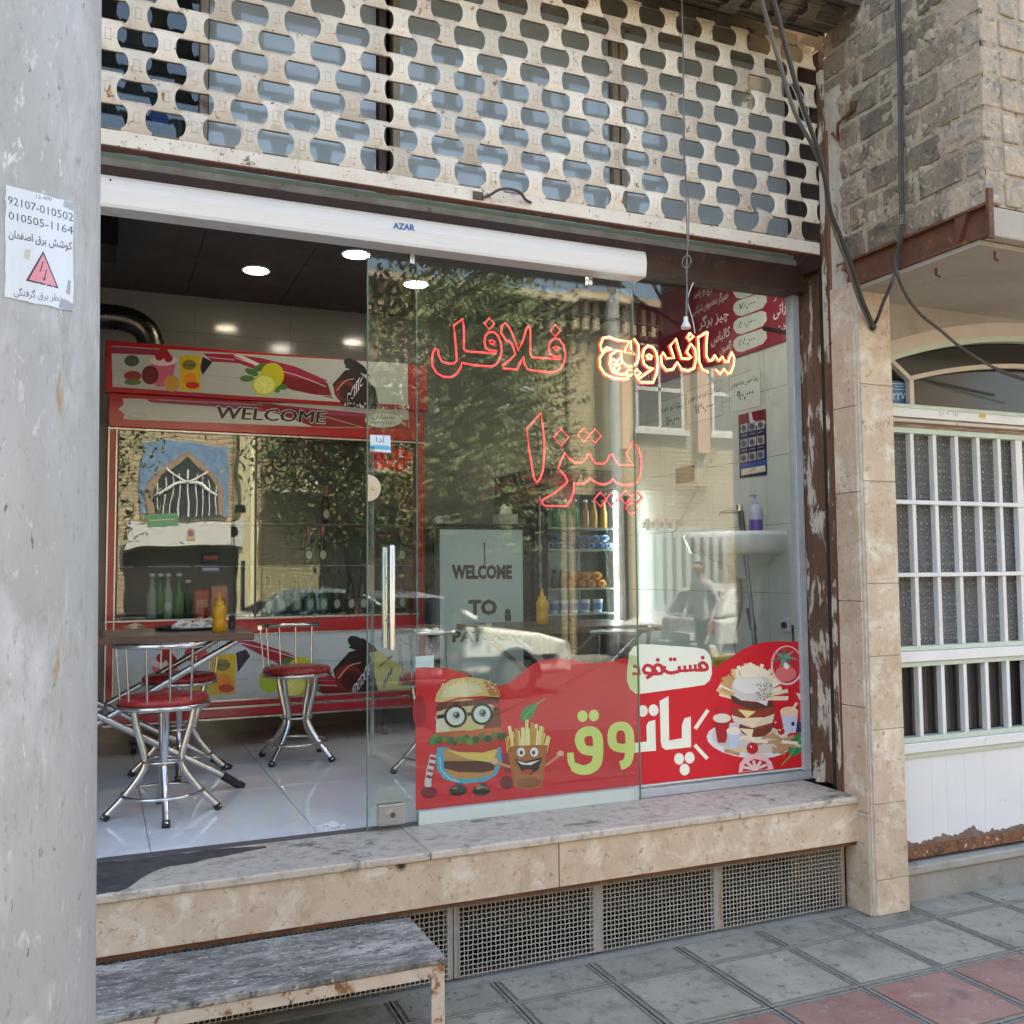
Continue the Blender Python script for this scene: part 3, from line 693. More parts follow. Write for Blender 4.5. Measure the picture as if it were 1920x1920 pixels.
q = V(((p0.x+p1.x)/2+.003, DY-.012, p0.z+.042)); b = MB(); b.tube([q, q+V((0, -.008, 0))], .018, 18, 0); b.tube([q+V((0, -.008, 0)), q+V((0, -.010, 0))], .011, 14, 1); b.build('cylinder', [CHROME, STEELD], pl)
A = Art(lambda u, v, L: FY(u, v, DY-.0012-L*.0004))
A.poly([(694, 815), (732, 817), (733, 849), (694, 846)], lin(205, 222, 232)); A.poly([(694, 835), (733, 837.5), (733, 844), (694, 841.5)], lin(80, 175, 205), 1)
A.line([(698, 834), (729, 836)], 1.3, lin(90, 180, 205), 1); A.text(shape_fa('آدا'), (705, 829), (722, 830), 10, lin(40, 60, 90), 1)
stk = A.build('sticker', dr); stk['label'] = 'small white and blue sticker'

# ------------------------------------------------------------------ fixed window
WY = 3.86
wx0, wx1 = FY(783, 1000, WY).x, FY(1491, 1000, WY).x
zb, ztp = FY(1200, 1484, WY).z, FY(1350, 508, WY).z
win = thing('shop_window', 'fixed shop window pane in a white aluminium frame right of the door', 'window', (wx0, WY, SZ))
MB().box((wx0+.001, WY, zb), (wx1, WY+.008, ztp)).build('pane', GW, win)
MB().box((wx0-.004, WY-.001, zb-.03), (wx0+.001, WY+.009, ztp)).build('pane_edge', GE, win)
MB().box((wx0, WY-.022, SZ), (wx1+.045, WY+.03, zb+.012)).build('bottom_rail', ALUG, win, bevel=.003)
MB().box((wx0-.01, DY+.02, SZ), (dx1, WY-.023, SZ+.055)).build('door_guide', ALU, win, bevel=.003)
MB().box((wx1, WY-.022, zb+.013), (wx1+.045, WY+.03, ztp)).build('side_rail', ALUG, win, bevel=.003)
MB().box((-1.3, WY-.022, ztp), (wx1+.045, WY+.03, ztp+.04)).build('top_rail', ALU, win, bevel=.003)
# thin threshold profile at the open doorway
th = MB(); th.box((-1.3, 3.832, SZ-.001), (dx1, 3.85, SZ+.012)); tag(th.build('threshold_strip', mat('grimy_strip', (.09, .08, .09), .6), None), 'dark metal threshold strip between the tiled floor and the stone sill', 'threshold')
# ------------------------------------------------------------------ printed window film
BY = WY-.0012
A = Art(lambda u, v, L: FY(u, v, BY-L*.0005))
K = lambda u, v: (760+u/4.8, 1180+v/4.8)
Q = lambda u, v: (1140+u/4.8, 1180+v/4.8)
rd, cr, gr = lin(214, 26, 42), lin(240, 246, 230), lin(220, 232, 130)
top = [K(92, 345), K(150, 338), K(230, 338), K(300, 345), K(370, 350), K(440, 370), K(540, 410), K(640, 455), K(740, 492), K(840, 508), K(920, 490), K(1000, 435), K(1060, 380), K(1120, 330), K(1200, 285), K(1290, 268), K(1380, 262), K(1470, 270), K(1560, 290), K(1660, 303), K(1780, 300), K(1920, 270)]
top += [Q(100, 262), Q(165, 258), Q(560, 350), Q(900, 345), Q(990, 325), Q(1100, 260), Q(1200, 190), Q(1290, 145), Q(1390, 118), Q(1520, 108), Q(1757, 112)]
for a, b_ in zip(top, top[1:]):                                     # the wavy red field, cut in strips down to the frame
    lo = lambda u: 1519+(u-783)*(1436-1519)/(1516-783)
    A.poly([a, b_, (b_[0]+(1516-1506)*(1 if b_ is top[-1] else 0), lo(b_[0])), (a[0], lo(a[0]))], rd, 0)
A.line([(783, 1521.5), (1516, 1438.5)], 3.0, lin(215, 222, 225), 1)
A.poly([K(92, 245), K(258, 232), K(258, 345), K(160, 340), K(92, 350)], lin(214, 226, 232), 1)
# rounded cream panel with the small words
pan = [Q(190, 215), Q(225, 160), Q(285, 132), Q(400, 136), Q(800, 165), Q(870, 180), Q(915, 225), Q(932, 290), Q(935, 400), Q(915, 460), Q(870, 500), Q(700, 525), Q(300, 580), Q(250, 580), Q(200, 540), Q(172, 470), Q(170, 400), Q(182, 290)]
A.poly(pan, cr, 1)
A.poly([Q(190, 230), Q(262, 240), Q(285, 300), Q(290, 578), Q(250, 578), Q(202, 540), Q(174, 470), Q(172, 400), Q(184, 290)], lin(206, 226, 160), 2)
w_ = 31/4.8; rdt = lin(200, 45, 60)
for pts in ([(218, 400), (285, 400), (275, 345), (225, 328)], [(345, 440), (400, 400), (395, 340), (345, 325), (320, 365), (350, 395), (480, 395), (480, 335), (440, 320), (415, 350), (440, 392)],
            [(510, 330), (510, 370), (560, 392), (610, 385), (640, 372), (640, 330)], [(640, 372), (690, 372), (690, 325)], [(690, 372), (740, 368), (740, 320)], [(740, 368), (785, 365), (785, 315)], [(785, 366), (885, 362), (885, 320), (850, 300), (820, 325), (845, 355)]):
    A.line([Q(*p) for p in pts], w_, rdt, 3, smooth=4 if len(pts) > 5 else 0)
for u, v in ((448, 275), (540+25, 270), (600, 270), (852, 255)): A.ell(*Q(u, v), 3.6, 3.8, rdt, 3, n=12)
# the big word
def S(pts, wd, col, L=2, sm=0): A.line([Q(*p) for p in pts], wd/4.8, col, L, smooth=sm)
A.poly([Q(465, 645), Q(545, 600), Q(550, 1000), Q(665, 980), Q(665, 860), Q(690, 800), Q(745, 785), Q(748, 1060), Q(520, 1085), Q(485, 1060), Q(475, 1010)], cr, 2)
A.poly([Q(345, 870), Q(365, 830), Q(425, 815), Q(432, 1092), Q(235, 1110), Q(235, 1025), Q(350, 1008)], cr, 2)
for u, v in ((314, 735), (410, 728)): A.ell(*Q(u, v), 9.3, 11, cr, 2)
for u, v in ((640, 1165), (735, 1155), (690, 1262)): A.ell(*Q(u, v), 9.3, 11, cr, 2)
S([(110, 1225), (160, 1205), (190, 1140), (195, 960), (170, 890), (115, 870), (55, 895), (35, 960), (50, 1040), (120, 1070), (250, 1060)], 80, gr, 3, 5)
K2 = lambda u, v: K(u, v)
A.line([K(1485, 1110), K(1500, 1210), K(1570, 1262), K(1660, 1255), K(1725, 1190), K(1735, 1020), K(1715, 940), K(1655, 915), K(1590, 940), K(1568, 1000), K(1600, 1075), K(1670, 1095), K(1730, 1090)], [60/4.8, 88/4.8, 92/4.8, 92/4.8, 88/4.8, 88/4.8, 85/4.8, 85/4.8, 85/4.8], gr, 3, smooth=5)
for u, v in ((1595, 782), (1697, 775)): A.ell(*K(u, v), 9.6, 11, gr, 3)
for pts in ([(785, 895), (900, 725)], [(780, 1040), (895, 1165)]): S(pts, 34, cr)
# burger figure in glasses
def PB(pts, col, L): A.poly([K(*p) for p in pts], col, L)
def EB(u, v, a, b_, col, L, rot=0, **k): A.ell(*K(u, v), a/4.8, b_/4.8, col, L, rot, **k)
blue = lin(60, 165, 200)
A.line([K(255, 1130), K(225, 1250), K(200, 1390)], 60/4.8, lin(200, 208, 205), 2)
for v0 in (1150, 1205, 1260, 1315): A.line([K(262-(v0-1130)*.22, v0), K(256-(v0-1130)*.22, v0+26)], 62/4.8, lin(170, 30, 42), 3)
EB(212, 1470, 75, 52, lin(120, 14, 24), 3); EB(205, 1400, 32, 22, lin(200, 208, 205), 3)
EB(910, 1380, 62, 60, lin(110, 14, 24), 2); A.line([K(890, 1120), K(925, 1290)], 60/4.8, lin(150, 40, 50), 2)
PB([(290, 1060), (860, 1060), (870, 1200), (820, 1310), (720, 1370), (500, 1388), (350, 1350), (285, 1260), (275, 1160)], blue, 3)
A.line([K(310, 1150), K(320, 1260), K(400, 1345), K(480, 1370)], 8/4.8, lin(180, 220, 230), 4)
PB([(340, 1080), (830, 1060), (830, 1210), (780, 1310), (620, 1345), (450, 1345), (360, 1280)], lin(195, 140, 80), 4)
PB([(345, 1185), (800, 1185), (800, 1265), (700, 1290), (480, 1285), (350, 1250)], lin(85, 40, 32), 5)
PB([(365, 1085), (560, 1110), (830, 1080), (780, 1200), (560, 1165)], lin(225, 200, 105), 6)
PB([(350, 1010), (860, 985), (830, 1070), (700, 1110), (480, 1105), (400, 1075)], lin(190, 50, 38), 7)
EB(565, 800, 295, 175, lin(208, 196, 150), 4); PB([(275, 860), (290, 770), (360, 790), (400, 930), (330, 955), (275, 925)], lin(222, 215, 190), 5); PB([(730, 780), (850, 700), (862, 880), (700, 900)], lin(120, 50, 36), 5)
PB([(270, 930), (875, 880), (870, 980), (400, 1010)], lin(200, 95, 50), 5)
r = random.Random(2)
for k in range(24):
    t = k/23; EB(245+640*t, 990-45*t+r.uniform(-22, 22)+20*sin(t*pi), 32, r.uniform(24, 40), lin(*r.choice([(40, 120, 50), (80, 150, 60), (25, 85, 40), (110, 110, 60)])), 8 if k % 2 else 9, n=7)
PB([(265, 720), (300, 660), (560, 640), (840, 600), (850, 660), (700, 680), (560, 690), (400, 700), (300, 740)], lin(100, 42, 34), 6)
PB([(265, 650), (280, 580), (330, 500), (420, 450), (560, 428), (700, 445), (800, 490), (850, 560), (850, 610), (700, 600), (480, 615), (330, 655)], lin(222, 190, 130), 7)
PB([(320, 610), (360, 530), (460, 480), (640, 480), (700, 560), (560, 605)], lin(226, 214, 176), 8)
PB([(700, 460), (800, 495), (846, 560), (848, 600), (760, 600)], lin(190, 125, 70), 8)
for k in range(46): EB(r.uniform(320, 820), r.uniform(455, 560), 5, 9, lin(240, 225, 190), 9, r.uniform(0, 3), n=6)
for u, rr_ in ((452, 105), (690, 100)):
    v = 782-(u-452)*.08; EB(u, v, rr_, rr_, lin(24, 20, 20), 7); EB(u, v, rr_-24, rr_-24, lin(214, 220, 214), 8); EB(u+6, v-8, 34, 36, lin(120, 150, 160), 9); EB(u+10, v-12, 22, 24, lin(15, 15, 18), 10); EB(u+2, v-20, 8, 8, lin(240, 240, 240), 11, n=8)
A.line([K(560, 765), K(595, 760)], 28/4.8, lin(24, 20, 20), 8); A.line([K(285, 790), K(350, 780)], 34/4.8, lin(24, 20, 20), 8); A.line([K(790, 720), K(845, 715)], 34/4.8, lin(24, 20, 20), 8)
EB(575, 885, 75, 28, lin(206, 196, 130), 9)
for u in (475, 685): EB(u, 1450, 82, 48, lin(30, 22, 22), 4, -.1); A.line([K(u+10, 1385), K(u+10, 1430)], 60/4.8, lin(45, 60, 75), 3); EB(u-30, 1430, 24, 8, lin(110, 110, 115), 5)
# fries box figure
for k in range(22):
    u = 905+380*k/21; t = r.uniform(870, 980)-(60 if 8 < k < 18 else 0)
    A.line([K(u+r.uniform(-25, 25), t), K(930+330*k/21, 1110)], 30/4.8, lin(*r.choice([(235, 215, 140), (220, 180, 90), (240, 228, 170), (205, 150, 70)])), 4+k % 3)
PB([(918, 1085), (960, 1050), (1090, 1045), (1200, 1040), (1282, 1045), (1235, 1420), (1120, 1438), (985, 1430)], lin(178, 104, 52), 8)
EB(1110, 1380, 110, 40, lin(150, 82, 42), 9)
PB([(980, 1165), (1080, 1190), (1232, 1150), (1200, 1260), (1130, 1310), (1060, 1290)], lin(34, 18, 18), 9)
PB([(1000, 1180), (1085, 1205), (1215, 1175), (1130, 1222), (1050, 1218)], lin(235, 235, 230), 10); EB(1105, 1280, 45, 22, lin(200, 60, 65), 10)
for u in (1042, 1160): EB(u, 1105, 36, 42, lin(238, 238, 235), 9); EB(u-6 if u > 1100 else u+2, 1110, 15, 19, lin(30, 50, 90), 10)
A.line([K(945, 1240), K(800, 1190)], 24/4.8, lin(205, 150, 110), 9); EB(800, 1185, 34, 30, lin(225, 180, 140), 10)
A.line([K(1265, 1225), K(1390, 1130)], 22/4.8, lin(205, 150, 110), 3); EB(1395, 1118, 32, 26, lin(225, 190, 150), 4)
# basil leaves
def leaf(pts, mid, L=3):
    A.poly(pts, lin(38, 140, 80), L); A.line(mid, 1.2, lin(120, 190, 130), L+1)
leaf([K(1040, 830), K(1032, 770), K(1075, 700), K(1180, 660), K(1190, 690), K(1150, 780), K(1100, 830)], [K(1060, 800), K(1190, 670), K(1262, 620)])
A.line([K(1180, 670), K(1262, 620)], 2, lin(150, 170, 80), 4)
leaf([Q(1620, 1080), Q(1640, 980), Q(1730, 930), Q(1785, 960), Q(1775, 1040), Q(1720, 1120), Q(1640, 1150)], [Q(1745, 960), Q(1640, 1140), Q(1560, 1225)])
A.line([Q(1640, 1140), Q(1560, 1225)], 2.2, lin(140, 180, 80), 4)
# plate of food
def PQ(pts, col, L): A.poly([Q(*p) for p in pts], col, L)
def EQ(u, v, a, b_, col, L, rot=0, **k): A.ell(*Q(u, v), a/4.8, b_/4.8, col, L, rot, **k)
EQ(1270, 1000, 385, 160, lin(222, 225, 228), 2, .1); EQ(1270, 985, 340, 130, lin(205, 205, 205), 3, .1)
for k in range(46):
    a = radians(200+r.uniform(-15, 155)); cu, cv = 1300, 640; r0, r1 = 120, r.uniform(270, 340)
    A.line([Q(cu+r0*cos(a), cv+r0*sin(a)), Q(cu+r1*cos(a+.1), cv+r1*sin(a+.1))], 34/4.8, lin(*r.choice([(240, 225, 190), (226, 200, 150), (245, 238, 215), (210, 165, 110)])), 3+k % 4)
for k in range(30):
    u, v = r.uniform(1000, 1640), r.uniform(930, 1110); a = r.uniform(-.9, .9)
    A.line([Q(u, v), Q(u+150*cos(a), v+150*sin(a)*.6)], 30/4.8, lin(*r.choice([(242, 230, 205), (225, 200, 160), (190, 150, 110)])), 5+k % 3)
EQ(1330, 880, 150, 90, lin(120, 60, 45), 7); PQ([(1110, 700), (1500, 690), (1510, 800), (1400, 900), (1230, 880), (1110, 790)], lin(150, 60, 45), 7)
PQ([(1110, 770), (1300, 830), (1500, 760), (1480, 840), (1300, 890), (1130, 830)], lin(228, 214, 190), 8)
PQ([(1170, 720), (1330, 740), (1250, 800)], lin(240, 222, 150), 8); PQ([(1200, 800), (1400, 790), (1300, 890)], lin(240, 225, 195), 9); PQ([(1180, 890), (1310, 900), (1290, 985)], lin(242, 225, 190), 9)
PQ([(1100, 590), (1300, 660), (1480, 640), (1500, 700), (1300, 720), (1120, 660)], lin(95, 55, 48), 8)
PQ([(1110, 580), (1300, 640), (1440, 640), (1430, 690), (1340, 650), (1200, 640)], lin(225, 228, 228), 9)
EQ(1300, 520, 188, 130, lin(214, 212, 206), 10, .05); EQ(1270, 490, 140, 90, lin(232, 232, 228), 11); 
for k in range(90): EQ(r.uniform(1330, 1480), r.uniform(480, 630), 5, 5, lin(140, 125, 110), 11, n=5)
for k in range(10):
    u = 1160+30*k; A.line([Q(u, 300+abs(k-4)*14), Q(u+r.uniform(-10, 30), 430)], 34/4.8, lin(245, 236, 210), 12)
PQ([(945, 790), (1105, 790), (1060, 1020), (990, 1020)], lin(170, 32, 40), 8); EQ(1025, 800, 82, 42, lin(230, 222, 205), 9); EQ(1015, 720, 34, 36, lin(190, 40, 60), 9)
PQ([(1068, 920), (1190, 920), (1160, 1075), (1095, 1075)], lin(190, 210, 235), 9); EQ(1130, 915, 64, 36, lin(240, 232, 218), 10)
PQ([(1552, 750), (1710, 740), (1690, 930), (1590, 935)], lin(200, 212, 235), 9); EQ(1630, 740, 82, 44, lin(238, 215, 180), 10); EQ(1665, 850, 16, 20, lin(60, 40, 90), 10); A.line([Q(1650, 740), Q(1700, 660)], 5, lin(240, 225, 190), 11)
for u, v, s in ((1520, 850, 42), (1300, 1070, 52), (1560, 920, 30)): EQ(u, v, s, s, lin(185, 35, 45), 10); EQ(u-12, v-14, 10, 10, lin(240, 200, 200), 11, n=8)
EQ(1710, 880, 45, 50, lin(60, 50, 85), 8)
# tomatoes
EQ(1610, 325, 145, 180, lin(235, 205, 210), 6); EQ(1612, 320, 130, 165, lin(205, 40, 50), 7); EQ(1600, 400, 95, 70, lin(228, 120, 120), 8); EQ(1606, 325, 28, 32, lin(248, 235, 235), 9)
for a in range(7):
    t = radians(a*51+10); PQ([(1590-22*sin(t), 250+18*cos(t)), (1590+22*sin(t), 250-18*cos(t)), (1590+130*cos(t), 250+90*sin(t)*(1.3 if sin(t) > 0 else 1))], lin(50, 135, 100) if a % 2 else lin(110, 160, 150), 10)
PQ([(1175, 1290), (1185, 1210), (1240, 1140), (1330, 1118), (1420, 1140), (1475, 1200), (1490, 1258)], lin(238, 195, 200), 8)
PQ([(1210, 1280), (1230, 1210), (1320, 1165), (1420, 1190), (1440, 1250), (1400, 1262)], lin(190, 45, 55), 9)
for k in range(5):
    t = pi+.35+k*.55; A.line([Q(1325, 1260), Q(1325+120*cos(t), 1270+90*sin(t))], 5, lin(240, 215, 215), 10)
EQ(1330, 1245, 45, 30, lin(238, 205, 205), 11, a0=180, a1=360)
PQ([(1690, 570), (1765, 590), (1768, 670), (1720, 630)], lin(235, 215, 190), 6)
EB(125, 740, 60, 150, lin(170, 22, 34), 1)  # dark oval: a reflection on the pane, drawn into the film's colour
fm = A.build('window_banner', None, mat_b := printmat('banner_film', .6, 0))
tag(fm, 'red printed film with burger pictures and cream Persian words across the bottom of the window', 'banner')

# ------------------------------------------------------------------ neon words
NY = 3.905
neonr = mat('pink_neon_tube', (.8, .16, .16), .4, emit=(lin(255, 60, 75), .26))  # weak red glow put into the tubes of the unlit words
neonb = mat('clear_dark_backing', (.03, .018, .02), .25)
neony = mat('lit_yellow_neon_tube', (.9, .6, .3), .4, emit=((1, .60, .17), 1.0))
neonh = mat('red_neon_casing', (.5, .02, .02), .4, emit=((1, .02, .015), .45))  # backing strip emits red to imitate the halo round the tube
def neon(name, label, K, strokes, core, case, cr_, br, dots=True):
    t = thing(name, label, 'neon sign', FY(*K(*strokes[0][0][0]), NY))
    c, k2 = MB(), MB()
    for pts, cl, sm in strokes:
        P = [FY(*K(*p), NY) for p in pts]
        if sm: P = smooth_path(P, 4, cl)
        c.tube(P, cr_, 6, closed=cl)
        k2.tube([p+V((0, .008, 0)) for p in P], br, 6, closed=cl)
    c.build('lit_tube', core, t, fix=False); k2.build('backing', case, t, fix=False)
    return t
def dia(u, v, a, b_): return ([(u, v-b_), (u+a, v), (u, v+b_), (u-a, v)], True, 0)
K1 = lambda u, v: (780+u/6.4, 560+v/6.4)
neon('neon_sign', 'unlit red rope light word in Persian, upper left on the window', K1, [
 ([(455, 320), (560, 245), (572, 320), (575, 480), (572, 600), (600, 630), (760, 645), (960, 655), (970, 625), (880, 620), (835, 590), (820, 520), (830, 450), (870, 405), (930, 400), (980, 440), (1015, 520), (1030, 620), (1010, 710), (960, 790), (900, 815), (700, 800), (545, 770), (540, 820), (500, 890), (430, 940), (330, 940), (250, 895), (200, 820), (190, 730), (205, 640), (235, 595), (262, 615), (270, 680), (310, 755), (380, 780), (450, 780), (490, 750), (480, 600), (465, 450)], True, 0),
 dia(880, 300, 62, 68), ([(875, 510), (910, 495), (950, 525), (935, 550), (895, 540)], True, 0),
 ([(1065, 290), (1110, 330), (1160, 430), (1230, 620), (1280, 510), (1330, 350), (1350, 325), (1372, 370), (1372, 660), (1395, 705), (1560, 715), (1735, 725), (1730, 695), (1650, 690), (1605, 660), (1590, 600), (1610, 520), (1660, 475), (1720, 490), (1770, 560), (1795, 660), (1780, 760), (1730, 850), (1650, 885), (1450, 870), (1340, 850), (1300, 780), (1290, 690), (1260, 750), (1215, 850), (1050, 840), (1040, 800), (1130, 730), (1190, 670), (1170, 590), (1130, 520), (1080, 500), (1018, 410), (1035, 320)], True, 0),
 dia(1672, 385, 62, 70), ([(1640, 590), (1680, 572), (1718, 595), (1685, 620)], True, 0)], neonr, neonb, .0052, .0066)
K3 = lambda u, v: (960+u/6.857, 740+v/6.857)
neon('neon_sign', 'unlit red rope light word meaning pizza in Persian, hanging lowest in the window', K3, [
 ([(190, 440), (370, 240), (395, 400), (415, 600), (415, 780), (400, 960), (360, 1080), (320, 1130), (285, 1080), (255, 930), (220, 700)], True, 0),
 dia(632, 550, 95, 110), dia(920, 520, 78, 92), dia(1068, 532, 78, 92),
 ([(678, 750), (740, 830), (810, 875), (900, 875), (945, 830), (975, 760), (1000, 750), (1030, 830), (1080, 885), (1180, 890), (1225, 850), (1260, 770), (1290, 765), (1325, 840), (1370, 900), (1555, 905), (1465, 770), (1560, 600), (1620, 680), (1660, 820), (1655, 980), (1630, 1090), (1570, 1155), (1430, 1160), (1345, 1140), (1297, 1080), (1260, 1130), (1190, 1155), (1110, 1145), (1050, 1110), (1003, 1075), (960, 1130), (880, 1145), (800, 1135), (795, 1240), (750, 1360), (700, 1435), (420, 1430), (380, 1390), (400, 1350), (560, 1260), (690, 1150), (712, 1110), (680, 1040), (590, 945)], True, 0),
 dia(1135, 1345, 78, 90), dia(1280, 1350, 78, 92), dia(1460, 1315, 76, 88), dia(1605, 1322, 76, 85), dia(1535, 1460, 76, 88)], neonr, neonb, .0052, .0066)
K2n = lambda u, v: (1100+u/6.4, 600+v/6.4)
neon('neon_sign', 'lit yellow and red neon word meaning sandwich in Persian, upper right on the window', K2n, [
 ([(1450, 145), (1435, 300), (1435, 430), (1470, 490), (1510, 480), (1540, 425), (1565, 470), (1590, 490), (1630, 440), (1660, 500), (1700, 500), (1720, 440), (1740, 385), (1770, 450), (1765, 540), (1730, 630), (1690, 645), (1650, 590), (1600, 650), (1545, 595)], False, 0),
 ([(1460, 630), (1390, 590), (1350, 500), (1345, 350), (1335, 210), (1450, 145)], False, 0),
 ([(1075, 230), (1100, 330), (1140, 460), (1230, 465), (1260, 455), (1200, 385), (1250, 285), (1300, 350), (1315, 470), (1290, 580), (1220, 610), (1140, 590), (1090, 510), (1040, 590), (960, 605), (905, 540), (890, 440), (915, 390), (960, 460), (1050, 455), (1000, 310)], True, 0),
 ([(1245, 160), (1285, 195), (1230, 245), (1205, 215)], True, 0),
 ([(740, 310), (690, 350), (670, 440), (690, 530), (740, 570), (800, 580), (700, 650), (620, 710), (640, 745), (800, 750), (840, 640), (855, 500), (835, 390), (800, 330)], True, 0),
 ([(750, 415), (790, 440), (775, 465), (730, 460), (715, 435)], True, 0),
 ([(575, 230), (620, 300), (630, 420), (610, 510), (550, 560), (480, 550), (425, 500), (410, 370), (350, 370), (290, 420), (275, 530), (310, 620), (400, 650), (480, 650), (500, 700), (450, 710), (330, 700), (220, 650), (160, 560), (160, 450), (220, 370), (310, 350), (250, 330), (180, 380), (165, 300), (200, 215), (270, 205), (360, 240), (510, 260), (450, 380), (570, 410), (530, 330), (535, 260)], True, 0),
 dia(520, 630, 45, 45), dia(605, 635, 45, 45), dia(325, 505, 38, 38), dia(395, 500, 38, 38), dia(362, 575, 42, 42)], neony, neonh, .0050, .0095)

# hanging lamp cord with an empty white socket
hc = thing('hanging_cord', 'thin twisted lamp cord with a knot and a white bulb socket', 'cord', FY(1284, 400, 3.48))
HY = 3.48
b = MB()
b.tube([FY(u, v, HY) for u, v in ((1277, -30), (1281, 120), (1284, 300), (1288, 420), (1289, 480), (1287, 560), (1286, 590))], .0032, 6)
b.tube([FY(u, v, HY-.004) for u, v in ((1278, -30), (1282, 120), (1281, 280), (1292, 390), (1291, 450), (1286, 500), (1290, 560), (1287, 596))], .0028, 6)
b.tube(smooth_path([FY(u, v, HY-.01) for u, v in ((1286, 478), (1295, 485), (1290, 502), (1280, 498), (1282, 483), (1293, 479), (1297, 493))], 4), .0025, 5)
b.build('cord', CABLEG, hc)
MB().tube(smooth_path([FY(u, v, HY) for u, v in ((1300, 530), (1292, 550), (1290, 570), (1299, 600), (1303, 625))], 4), .0022, 6).build('white_wire', WHITE, hc)
q = FY(1286, 605, HY); b = MB(); b.lathe([(.005, .028), (.010, .024), (.010, .008), (.022, -.018), (.021, -.026), (.014, -.026)], q, 14); b.build('socket', WHITE, hc)

# ------------------------------------------------------------------ inside: floor, walls, ceiling
fl = struct(MB().box((-1.3, 3.85, .3), (3.44, 6.62, SZ-.004)).build('shop_floor', FJOINT))
for i in range(-3, 6):
    for j in range(-1, 5):
        x0, y0 = .197+.6235*(i-0), 3.83+.48*0+(.974*0)+j*.6235-.27
        x1, y1 = min(x0+.6235, 3.44)-.003, min(y0+.6235, 6.62)-.003
        x0, y0 = max(x0, -1.3)+.0, max(y0, 3.852)
        if x1-x0 < .05 or y1-y0 < .05: continue
        MB().box((x0, y0, SZ-.004), (x1, y1, SZ)).build('floor_tile', FLOORT, fl)
CZ, BKY, RX = 3.38, 6.55, 3.40
ce = struct(MB().box((-1.3, 3.98, CZ+.004), (3.44, 6.62, CZ+.05)).build('ceiling', DARK))
for i in range(8):
    for j in range(5):
        x0, y0 = -1.3+.6*i, 3.98+.55*j; x1, y1 = min(x0+.594, 3.44), min(y0+.544, 6.6)
        if x1 > x0: MB().box((x0, y0, CZ), (x1, y1, CZ+.004)).build('ceiling_panel', CEIL, ce)
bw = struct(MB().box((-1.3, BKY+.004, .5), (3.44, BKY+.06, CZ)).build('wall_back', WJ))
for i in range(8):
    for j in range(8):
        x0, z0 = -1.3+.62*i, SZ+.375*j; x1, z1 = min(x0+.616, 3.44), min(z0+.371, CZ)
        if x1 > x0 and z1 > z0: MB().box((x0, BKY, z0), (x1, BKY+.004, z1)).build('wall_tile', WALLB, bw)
rw = struct(MB().box((RX+.004, 3.9, .5), (RX+.035, BKY, CZ)).build('wall_right', WJ))
zl = [.515, .67, 1.045, 1.42, 1.795, 2.17, 2.545, 2.92, 3.295, 3.38]; yl = [3.9, 4.314, 4.846, 5.378, 5.91, 6.44, 6.55]
for z0, z1 in zip(zl, zl[1:]):
    for y0, y1 in zip(yl, yl[1:]): MB().box((RX, y0+.0015, z0+.0015), (RX+.004, y1-.0015, z1-.0015)).build('wall_tile', WALLT, rw)
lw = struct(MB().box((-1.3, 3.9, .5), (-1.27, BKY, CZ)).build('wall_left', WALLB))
# downlights
LAMP = mat('lit_lamp_disc', (1, 1, 1), .5, emit=((1, .95, .86), 9))
LAMPW = mat('warm_lamp_disc', (1, 1, 1), .5, emit=((1, .88, .68), 7))
LAMPB = mat('bright_lamp_disc', (1, 1, 1), .5, emit=((1, .96, .9), 30))
lp = [FZ(480, 506, CZ-.004), FZ(668, 476, CZ-.004), FZ(780, 532, CZ-.004)]
lbl = ['round white ceiling downlight, the left one above the red fridge', 'round ceiling downlight at the edge of the glass door', 'round ceiling downlight seen through the glass door']
lp += [V((2.7, 4.2, CZ-.004)), V((1.8, 4.25, CZ-.004))]  # two added lamps, out of view, brightening the right wall and menu
lbl += ['ceiling downlight above the lintel near the wash basin', 'ceiling downlight above the lintel near the second table']
for q, l in zip(lp, lbl):
    t = thing('downlight', l, 'ceiling light', q, 'round downlights in the ceiling')
    MB().tube([(q.x, q.y, q.z+.003), (q.x, q.y, q.z-.006)], .085, 24).build('rim', WHITE, t)
    MB().tube([(q.x, q.y, q.z-.006), (q.x, q.y, q.z-.008)], .072, 24).build('lit_disc', LAMPB if q.x > 2 else LAMP if 'left one' not in l else LAMPW, t)
# black wall vent top left
t = thing('wall_vent', 'dark vent box near the ceiling at the left', 'vent', FY(205, 425, 6.3)); a, b_ = FY(150, 452, 5.2), FY(222, 398, 5.2)
MB().box((a.x, 5.2, a.z), (b_.x, 5.5, b_.z)).build('box', BLACK, t)
# flexible duct
t = thing('flex_duct', 'dark ribbed extractor duct bending down behind the red fridge', 'duct', FY(250, 600, 6.2))
P = smooth_path([FY(u, v, 6.2) for u, v in ((60, 588), (140, 592), (200, 594), (240, 600), (268, 615), (282, 640), (286, 680), (286, 720))], 8); n = len(P)
MB().tube(P, [.075*(1+.06*(i % 2)) for i in range(n)], 14).build('ribbed_pipe', mat('foil_duct', (.12, .12, .12), .28, 1), t)
